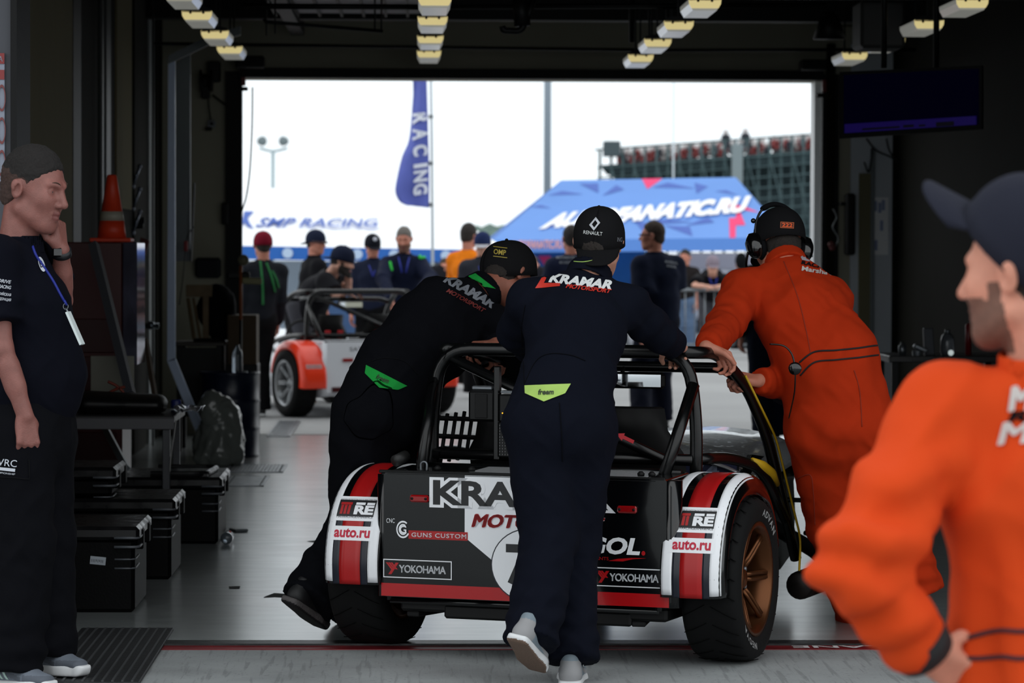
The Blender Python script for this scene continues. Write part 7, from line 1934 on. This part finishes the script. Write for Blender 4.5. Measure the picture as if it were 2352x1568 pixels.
# ---- feather flag
Yg = 40.0
ff = empty('feather_flag', at(992, 600, Yg), 'tall violet-blue feather flag with white vertical letters', 'flag')
FB = mat('flag_violet', (92, 104, 186), .8, var=.08, vscale=3)
Lft = [(944, 120), (949, 188), (947, 250), (940, 320), (924, 360), (912, 410), (908, 440), (918, 462), (935, 471)]
Rgt = [(978, 120), (980, 188), (982, 250), (984, 320), (985, 360), (986, 410), (986, 440), (986, 462), (986, 477)]
Lp, Rp = smooth_pts([V(x, y, 0) for x, y in Lft], 4), smooth_pts([V(x, y, 0) for x, y in Rgt], 4)
G = []
for i, (l, r) in enumerate(zip(Lp, Rp)):
    row = []
    for j in range(9):
        u = j / 8; q = l.lerp(r, u); row.append(at(q.x, q.y, Yg + .10 * math.sin(u * 5 + i * .18) * (1 - u)))
    G.append(row)
fl = MB().grid(G, .01).build('flag_cloth', FB, ff, True, True)
for ch, y in (('G', 434), ('N', 404), ('I', 380), ('C', 345), ('A', 308), ('R', 272)):
    P, T = text_tris(ch, .04)
    hh = 26 if ch != 'I' else 9
    Q = np.stack([986 - 3 - (p_1 := P[:, 1]) * 0 - 34 * (1 - P[:, 1]) * 1.0 if False else 949 + 0 * P[:, 0] + 34 * P[:, 1], y + hh * (P[:, 0] - .5) + (P[:, 1] - .5) * -4], 1)
    print_on('flag_letter', (Q, T), mat('flag_white', (228, 232, 245), .8), ff, [fl], None, 0, px=1, lift=.02, L=.06)
MB().tube([at(988, 60, Yg), at(992, 330, Yg), V(at(996, 600, Yg).x, Yg, 0)], .018, 8).build('pole', mat('pole_pale', (205, 214, 220), .4), ff, True, True)
for y in (375, 470, 268): MB().box(at(990, y, Yg), (.06, .04, .05), None, .01).build('clip', M_STEEL, ff)
MB().bx(at(996, 0, Yg).x - .3, at(996, 0, Yg).x + .3, Yg - .3, Yg + .3, 0, .05).build('flag_base', M_DARK, ff)
# ---- masts
pst = at(1258, 184, 62); o = MB().tube([V(pst.x, 62, 0), V(pst.x, 62, 9)], [.075, .065], 16).build('mast', mat('mast_grey', (142, 156, 168), .5), None, True, True); tag(o, 'thick plain grey mast rising behind the patterned tent', 'mast')
o = MB().tube([at(1548, 100, 75), V(at(1548, 100, 75).x, 75, 0)], .02, 6).build('mast', mat('mast_white', (215, 228, 236), .5), None, True, True); tag(o, 'very thin pale mast left of the grandstand top', 'mast')
fm = empty('floodlight_mast', at(627, 430, 95), 'distant mast carrying two round floodlights above the white tent', 'mast')
MGB = mat('flood_grey', (120, 134, 138), .6)
MB().tube([at(627, 346, 95), V(at(627, 0, 95).x, 95, 0)], .055, 8).build('pole', mat('flood_pole', (170, 190, 196), .6), fm, True, True)
MB().tube(smooth_pts([at(596, 340, 95), at(627, 347, 95), at(660, 340, 95)], 5), .04, 6).build('crossarm', MATS['flood_pole'], fm, True, True)
for x, m_ in ((601, 1), (652, -1)):
    MB().lathe([(.05, .12), (.12, .08), (.145, -.06), (.12, -.08), (0, -.09)], 16, at(x, 324, 95), 'Y', Matrix.Rotation(m_ * .5, 3, 'Z')).build('floodlight', MGB, fm, True, True)
# ---- treeline
random.seed(5)
tr_ = MB()
for i in range(26):
    p = at(1095 + i * 3.2, 536, 150); tr_.sphere((p.x, 150 + random.uniform(-2, 2), 1.0 + random.uniform(0, .3)), (random.uniform(.5, .9), .6, random.uniform(1.05, 1.4)), 8, 6)
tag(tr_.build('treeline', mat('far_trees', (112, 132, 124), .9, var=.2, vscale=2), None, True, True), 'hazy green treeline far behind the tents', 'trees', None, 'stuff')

# ---- grandstand on scaffolding
Yq = 105.0
gs = empty('grandstand', at(1620, 700, Yq), 'scaffold-built grandstand full of seats rising behind the patterned tent', 'grandstand')
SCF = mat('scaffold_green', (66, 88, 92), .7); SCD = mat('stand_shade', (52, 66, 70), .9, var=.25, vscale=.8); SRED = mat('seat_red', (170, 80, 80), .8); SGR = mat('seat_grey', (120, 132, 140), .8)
def gp(px, py, y=Yq): return at(px, py, y)
def gtop(px): return 378 - (px - 1370) * .072      # line of the deck edge along the stand
# sloping seat decks with risers seen from below and behind, coloured as shade
x0, x1 = gp(1372, 0).x, gp(2050, 0).x
for k in range(5):
    ya, yb = Yq + 1.2 * k, Yq + 1.2 * (k + 1)
    q = [gp(1378 + k * 26, gtop(1378) + 2 + k * 20, Yq + k * .8), gp(2050, gtop(2050) + 2 + k * 20, Yq + k * .8), gp(2050, gtop(2050) + 30 + k * 20, Yq + k * .8), gp(1395 + k * 26, gtop(1378) + 24 + k * 20, Yq + k * .8)]
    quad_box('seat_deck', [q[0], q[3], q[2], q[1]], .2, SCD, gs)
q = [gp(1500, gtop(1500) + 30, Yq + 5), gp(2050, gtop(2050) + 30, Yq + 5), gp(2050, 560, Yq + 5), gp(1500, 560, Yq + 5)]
quad_box('shade_backdrop', [q[0], q[3], q[2], q[1]], .1, SCD, gs)  # dark sheet added for the darkness under the stand
for i in range(26):
    px = 1378 + i * 26; top = gp(px, gtop(px) - 34); bot = V(top.x, Yq, 0)
    MB().tube([top, bot], .045, 6).build('standard', SCF, gs, True, True)
for k in range(9):
    yy = 8 + k * 24
    MB().tube([gp(1372 + max(0, k - 1) * 14, gtop(1372) + yy, Yq - .1), gp(2050, gtop(2050) + yy, Yq - .1)], .03, 5).build('ledger', SCF, gs, True, True)
for i in range(12):
    px = 1404 + i * 52; MB().tube([gp(px, gtop(px) + 10, Yq - .15), gp(px + 52, 560, Yq - .15)], .028, 5).build('diagonal', SCF, gs, True, True)
MB().tube([gp(1366, gtop(1366) - 34), gp(2050, gtop(2050) - 34)], .03, 6).build('handrail', SCF, gs, True, True)
MB().box(gp(1405, 342), (.55, .4, .5), None, .03).build('speaker_stack', mat('box_slate2', (70, 84, 90), .7), gs)
MB().box(gp(1693, 410, Yq - .3), (.35, .2, 2.2), None, .02).build('pale_column', mat('pale_column', (132, 146, 150), .7), gs)
random.seed(21)
cr = MB(); cm_ = [SRED, SGR, mat('crowd_pale', (210, 205, 205), .8), mat('crowd_dark', (70, 74, 86), .8)]
for i in range(210):
    px = random.uniform(1420, 2040); py = gtop(px) - random.uniform(0, 17)
    c = gp(px, py, Yq + random.uniform(.2, 2.0)); mi = random.choices([0, 1, 2, 3], [.5, .25, .15, .15])[0]
    cr.box(c, (.22, .18, .30), None, .05, mi); cr.sphere(c + V(0, 0, .22), .085, 6, 5, 2)
for px, py in ((1667, 325), (1712, 322)):
    c = gp(px, py, Yq + .5); cr.box(c, (.3, .2, .45), None, .06, 3); cr.sphere(c + V(0, 0, .3), .1, 6, 5, 2)
tag(cr.build('crowd', cm_, None, True, True), 'blurred rows of spectators and red seats along the grandstand top', 'crowd', None, 'stuff')

# ---- crowd barriers
Yb2 = 44.0
def barrier(px0, px1, label):
    a, b = at(px0, 665, Yb2), at(px1, 665, Yb2); zt_ = a.z; zb = .18
    r = empty('crowd_barrier', ((a.x + b.x) / 2, Yb2, 0), label, 'barrier', 'steel crowd barriers')
    MB().tube(fillet([(a.x, Yb2, zb), (a.x, Yb2, zt_), (b.x, Yb2, zt_), (b.x, Yb2, zb)], .08), .022, 8).build('barrier_frame', M_STEEL, r, True, True)
    MB().tube([(a.x, Yb2, zb), (b.x, Yb2, zb)], .018, 8).build('lower_rail', M_STEEL, r, True, True)
    n = max(3, int((b.x - a.x) / .13))
    for i in range(1, n): x = a.x + (b.x - a.x) * i / n; MB().tube([(x, Yb2, zb), (x, Yb2, zt_)], .009, 6).build('upright', M_STEEL, r, True, True)
    for x in (a.x + .2, b.x - .2): MB().tube(fillet([(x, Yb2 - .28, .0), (x, Yb2 - .22, .08), (x, Yb2, zb), (x, Yb2 + .22, .08), (x, Yb2 + .28, 0)], .05), .016, 6).build('foot', M_STEEL, r, True, True)
barrier(1440, 1686, 'steel crowd barrier with a man leaning on it')
barrier(1702, 1938, 'steel crowd barrier mostly hidden behind the pushing marshal')

# ------------------------------------------------------------------ the people outside
def C_(n, rgb): return mat(n, rgb, .85, var=.08, vscale=10)
BG = dict(res=.016, fres=.008, hres=.010)
def fig(label, J, s, **k):
    kw = dict(BG); kw.update(k)
    return build_person(label, J, s, **kw)
def hat(p, J, m, **k): return cap_hat(p['root'], J['head'], p['F'], p['hs'] * 1.04, m, **k)
GRP = 'people round the second car'
X_ = lambda px, Y: at(px, 600, Y).x
# man in dark red cap, back to us
J, hs_ = stand_px(603, 562, 28.4, face=.35, arms=('down', 'down'))
for q_ in ('knL', 'knR', 'anL', 'anR', 'toeL', 'toeR'): J[q_] = Vector(J[q_]) + V(-.10, 0, 0)
for q_ in ('pelvis', 'hipL', 'hipR', 'waist', 'wrR', 'elR'): J[q_] = Vector(J[q_]) + V(-.05, 0, 0)
p = fig('man in dark red cap and black jacket with green stripes, standing by the door edge', J, hs_, cloth='jacket', mt=C_('jacket_black', (26, 28, 34)), mp=C_('trousers_black', (14, 14, 16)), hair_m=HAIR_D, hcut=.03, group=GRP, shoes=(SHK, SHW), loose=.03, seed=61)
hat(p, J, C_('cap_burgundy', (120, 20, 40)), tilt=-.05)
GS = mat('stripe_green', (22, 110, 52), .8)
for (a, b) in (((598, 600), (604, 700)), ((612, 604), (632, 670)), ((625, 622), (640, 660))): seam(p['top'], [p['top']], [a, ((a[0] + b[0]) / 2 + 2, (a[1] + b[1]) / 2), b], .010, GS, 'shoulder_stripe', .006)
# man in black T-shirt and sunglasses
J, hs_ = stand_px(726, 556, 31.5, face=-1.25, arms=('down', 'down')); J['f'] = V(.85, -.5, -.1)
p = fig('man in black T-shirt, sunglasses and backwards navy cap looking right', J, hs_, cloth='tee', mt=C_('tee_black', (18, 18, 22)), mp=C_('trousers_black', (14, 14, 16)), sleeve='short', hair_m=HAIR_D, hcut=.03, group=GRP, loose=.03, fat=.04, seed=62)
hat(p, J, C_('cap_navy', (28, 34, 54)), back=True, tilt=.1)
c = Vector(J['head']); F = p['F']; MB().tube(smooth_pts([c + F @ V(x, y, .018) for x, y in ((-.078, .0), (-.066, .07), (-.03, .104), (0, .10), (.03, .104), (.066, .07), (.078, 0))], 3), .010, 6).build('sunglasses', mat('lens_red_black', (50, 14, 18), .2), p['root'], True, True)
# bearded man leaning over the car
J = stand(X_(700, 29.9), 29.9, 1.76, face=-1.35, lean=.95, arms=('down', 'down'))
J.update(head=at(786, 600, 29.6), neck=at(762, 632, 29.7), chest=at(728, 672, 29.8), waist=at(700, 720, 29.9), shL=at(752, 640, 29.9), shR=at(748, 648, 29.5), elR=at(772, 682, 29.4), wrR=at(795, 672, 29.3), elL=at(800, 660, 29.8), wrL=at(800, 625, 29.6), pelvis=at(692, 765, 29.9),
         f=V(.95, -.15, -.35), hdR=V(1, 0, 0), hdL=V(0, 0, 1), hnR=V(0, 0, -1), hnL=V(-1, 0, 0), thR=V(0, 1, 0), thL=V(0, 1, 0))
p = fig('bearded man in black T-shirt and navy cap leaning over the second car', J, .98, cloth='tee', mt=C_('tee_charcoal', (26, 26, 30)), mp=C_('jeans_grey', (74, 74, 80)), sleeve='short', hair_m=HAIR_D, hcut=.03, group=GRP, loose=.035, fat=.05, stub=HAIR_D, seed=63, skin=SKIN_PALE)
hat(p, J, C_('cap_navy', (28, 34, 54)), back=True, tilt=.1)
# man in dark cap facing us
J, hs_ = stand_px(856, 564, 33, face=PI - .25, arms=('down', 'down')); J['f'] = V(.25, -1, -.15)
p = fig('man in dark cap and navy vest facing us behind the second car', J, hs_, cloth='tee', mt=C_('vest_navy', (26, 32, 52)), mp=C_('trousers_black', (14, 14, 16)), hair_m=HAIR_D, hcut=.03, group=GRP, loose=.03, seed=64, face=True)
hp_, _ = hat(p, J, C_('cap_dark', (24, 26, 34)), tilt=.0); MB().sphere(Vector(J['head']) + p['F'] @ V(0, .095, .09), (.022, .01, .02), 8, 6).build('cap_badge', mat('badge_white', (210, 214, 226), .6), hp_, True, True)
for sx in (-1, 1): MB().tube([J['neck'] + V(sx * .05, -.06, -.02), Vector(J['chest']) + V(0, -.16, 0)], .010, 5).build('lanyard', LY, p['root'], True, True)
# grey-haired man resting his hand on the cage
J, hs_ = stand_px(928, 556, 31.3, face=PI, lean=.12, arms=('down', 'down')); J['f'] = V(-.12, -1, -.25)
J.update(elL=at(990, 640, 31.0), wrL=at(962, 676, 30.3), hdL=V(-.3, -.8, -.4), elR=at(880, 640, 31.0), wrR=at(900, 690, 30.6))
p = fig('grey-haired man in black jacket with green shoulder flashes leaning towards the second car', J, hs_, cloth='jacket', mt=C_('jacket_ink', (20, 26, 48)), mp=C_('trousers_black', (14, 14, 16)), hair_m=HAIR_G, group=GRP, loose=.03, seed=65, face=True, stub=STUBBLE)
for pts in (((969, 578), (964, 592), (976, 590)), ((896, 602), (898, 612), (900, 622))): seam(p['top'], [p['top']], pts, .014, mat('flash_green', (40, 190, 60), .8), 'green_flash', .006)
for sx in (-1, 1): MB().tube([J['neck'] + V(sx * .05, -.07, -.02), Vector(J['chest']) + V(sx * .02, -.18, 0)], .010, 5).build('lanyard', LY, p['root'], True, True)
# man in orange jacket looking away
J, hs_ = stand_px(1077, 542, 34, face=-.5, arms=('down', 'down')); J['f'] = V(.5, .7, -.1)
J.update(elL=at(1042, 640, 34.2), wrL=at(1030, 668, 34.4))
p = fig('dark-haired man in orange jacket with his back to us', J, hs_, cloth='jacket', mt=C_('jacket_orange', (238, 128, 24)), mp=C_('trousers_black', (14, 14, 16)), hair_m=HAIR_D, group=GRP, loose=.03, seed=66, hairthick=.016)
# man in blue and white cap facing us
J, hs_ = stand_px(1108, 560, 32, face=PI + .1, arms=('down', 'down')); J['f'] = V(-.1, -1, -.1)
p = fig('man in navy cap with white peak facing us beside the orange jacket', J, hs_, cloth='jacket', mt=C_('jacket_slate', (48, 50, 58)), mp=C_('trousers_black', (14, 14, 16)), hair_m=HAIR_G, hcut=.03, group=GRP, loose=.03, seed=67, face=True, skin=SKIN_PALE)
hat(p, J, C_('cap_blue', (34, 46, 84)), mb_=C_('peak_white', (190, 190, 196)))
for sx in (-1, 1): MB().tube([J['neck'] + V(sx * .05, -.06, -.02), Vector(J['chest']) + V(0, -.16, 0)], .010, 5).build('lanyard', LY, p['root'], True, True)
# face half hidden between them
J = stand(X_(1022, 37), 37, 1.5, face=PI, arms=('down', 'down')); J['head'] = at(1022, 617, 37)
fig('person with sunglasses half hidden between the jackets', J, .86, cloth='jacket', mt=C_('jacket_dark2', (30, 30, 36)), mp=C_('trousers_black', (14, 14, 16)), hair_m=HAIR_B, group=GRP, loose=.03, seed=68)
J = stand(X_(1222, 34), 34, 1.5, face=PI, arms=('down', 'down')); J['head'] = at(1222, 612, 34)
fig('person whose face shows between the two pushing men', J, .86, cloth='jacket', mt=C_('jacket_dark2', (30, 30, 36)), mp=C_('trousers_black', (14, 14, 16)), hair_m=HAIR_B, group=GRP, loose=.03, seed=69)
# dark-haired man partly behind the pusher, back to us
J, hs_ = stand_px(1312, 548, 28, face=.2, arms=('down', 'down'))
p = fig('short-haired man in navy T-shirt half hidden behind the pushing man', J, hs_, cloth='tee', mt=C_('tee_navy', (24, 30, 52)), mp=C_('trousers_navy', (20, 24, 40)), hair_m=HAIR_D, group=GRP, loose=.035, seed=70, sleeve='short')
for y, w in ((592, 44), (603, 30)): print_on('back_letters', tx('MOTORSPORT', .02), PRD, p['top'], [p['top']], (1300, y), w, 6, 0, lift=.01, L=.03)
# tall man with glasses looking left
J, hs_ = stand_px(1499, 541, 26.6, face=.45, arms=('down', 'down'))
for q_ in ('shL', 'shR', 'chest', 'waist', 'pelvis', 'hipL', 'hipR'): J[q_] = Vector(J[q_]) + V(.04, 0, 0)
J['u'] = V(0, 0, 1); J['f'] = V(-.95, .25, 0)
J.update(elL=at(1480, 700, 26.4), wrL=at(1478, 765, 26.2), anL=V(J['anL'].x - .02, 26.3, .08), toeL=V(J['anL'].x - .16, 26.35, .03))
p = fig('man in dark navy T-shirt and trousers standing outside, looking left', J, hs_, cloth='tee', mt=C_('tee_navy2', (22, 28, 48)), mp=C_('trousers_navy', (20, 24, 40)), hair_m=HAIR_B, group=GRP, loose=.04, fat=.02, seed=71, sleeve='short', shoes=(SHK, SHK), hairline=.062)
for y, w in ((603, 30), (612, 22)): print_on('back_letters', tx('MARSHAL', .02), PRD, p['top'], [p['top']], (1542, y), w, 6, 8, lift=.01, L=.03)
c = Vector(J['head']); F = p['F']; MB().tube(smooth_pts([c + F @ V(x, y, .018) for x, y in ((-.080, .0), (-.066, .07), (-.03, .104), (0, .10), (.03, .104), (.066, .07), (.080, 0))], 3), .005, 6).build('glasses', M_BLACK, p['root'], True, True)
# passer-by in the doorway behind the marshal
J, hs_ = stand_px(1768, 560, 24.6, face=.3, arms=('down', 'down'), step=.12)
p = fig('person in dark vest and jeans walking out behind the marshal', J, hs_, cloth='tee', mt=C_('vest_olive', (34, 36, 34)), mp=C_('jeans_dark', (20, 28, 46)), hair_m=HAIR_D, group=GRP, loose=.03, seed=72, shoes=(SHK, SHK))
# man leaning on the barrier
J = stand(X_(1636, 44.7), 44.7, 1.74, face=PI, lean=.35, arms=('fold', 'fold')); J['head'] = at(1637, 610, 44.2); J['f'] = V(0, -1, -.1)
J.update(neck=at(1637, 634, 44.3), shL=at(1664, 642, 44.3), shR=at(1608, 642, 44.3), chest=at(1637, 668, 44.45), elL=at(1684, 655, 44.0), elR=at(1594, 655, 44.0), wrL=at(1648, 658, 43.9), wrR=at(1626, 658, 43.9), hdL=V(-1, 0, 0), hdR=V(1, 0, 0))
p = fig('man in black T-shirt with blue lanyard leaning on the crowd barrier', J, .97, cloth='tee', mt=C_('tee_black', (18, 18, 22)), mp=C_('jeans_grey', (74, 74, 80)), hair_m=HAIR_B, hcut=.03, group='people at the crowd barrier', loose=.03, seed=73, sleeve='short', face=True, skin=SKIN_PALE)
hat(p, J, C_('cap_pale', (140, 128, 140)))
for sx in (-1, 1): MB().tube([J['neck'] + V(sx * .05, -.08, -.02), Vector(J['chest']) + V(0, -.2, 0)], .014, 5).build('lanyard', LY, p['root'], True, True)
J, hs_ = stand_px(1573, 592, 46, face=PI - .3, arms=('down', 'down'))
fig('person in black top and pale jeans by the barrier, mostly hidden', J, .95, cloth='tee', mt=C_('tee_brown', (34, 30, 30)), mp=C_('jeans_pale', (96, 118, 148)), hair_m=HAIR_D, group='people at the crowd barrier', loose=.03, seed=74, sleeve='short')
J, hs_ = stand_px(1702, 606, 47, face=.2, arms=('down', 'down'))
p = fig('figure in black hooded jacket with red back print near the barrier', J, .94, cloth='jacket', mt=C_('hoodie_black', (26, 26, 32)), mp=C_('trousers_black', (14, 14, 16)), hair_m=BLKC, hairthick=.03, group='people at the crowd barrier', loose=.05, seed=75)
print_on('back_letters', tx('RACE', .05), mat('print_red_dim', (170, 60, 70), .7), p['top'], [p['top']], (1692, 652), 24, 8, 0, lift=.01, L=.03)
print_on('back_patch', UNIT, C_('patch_grey', (72, 76, 84)), p['top'], [p['top']], (1692, 666), 30, 14, 0, lift=.008, L=.04)
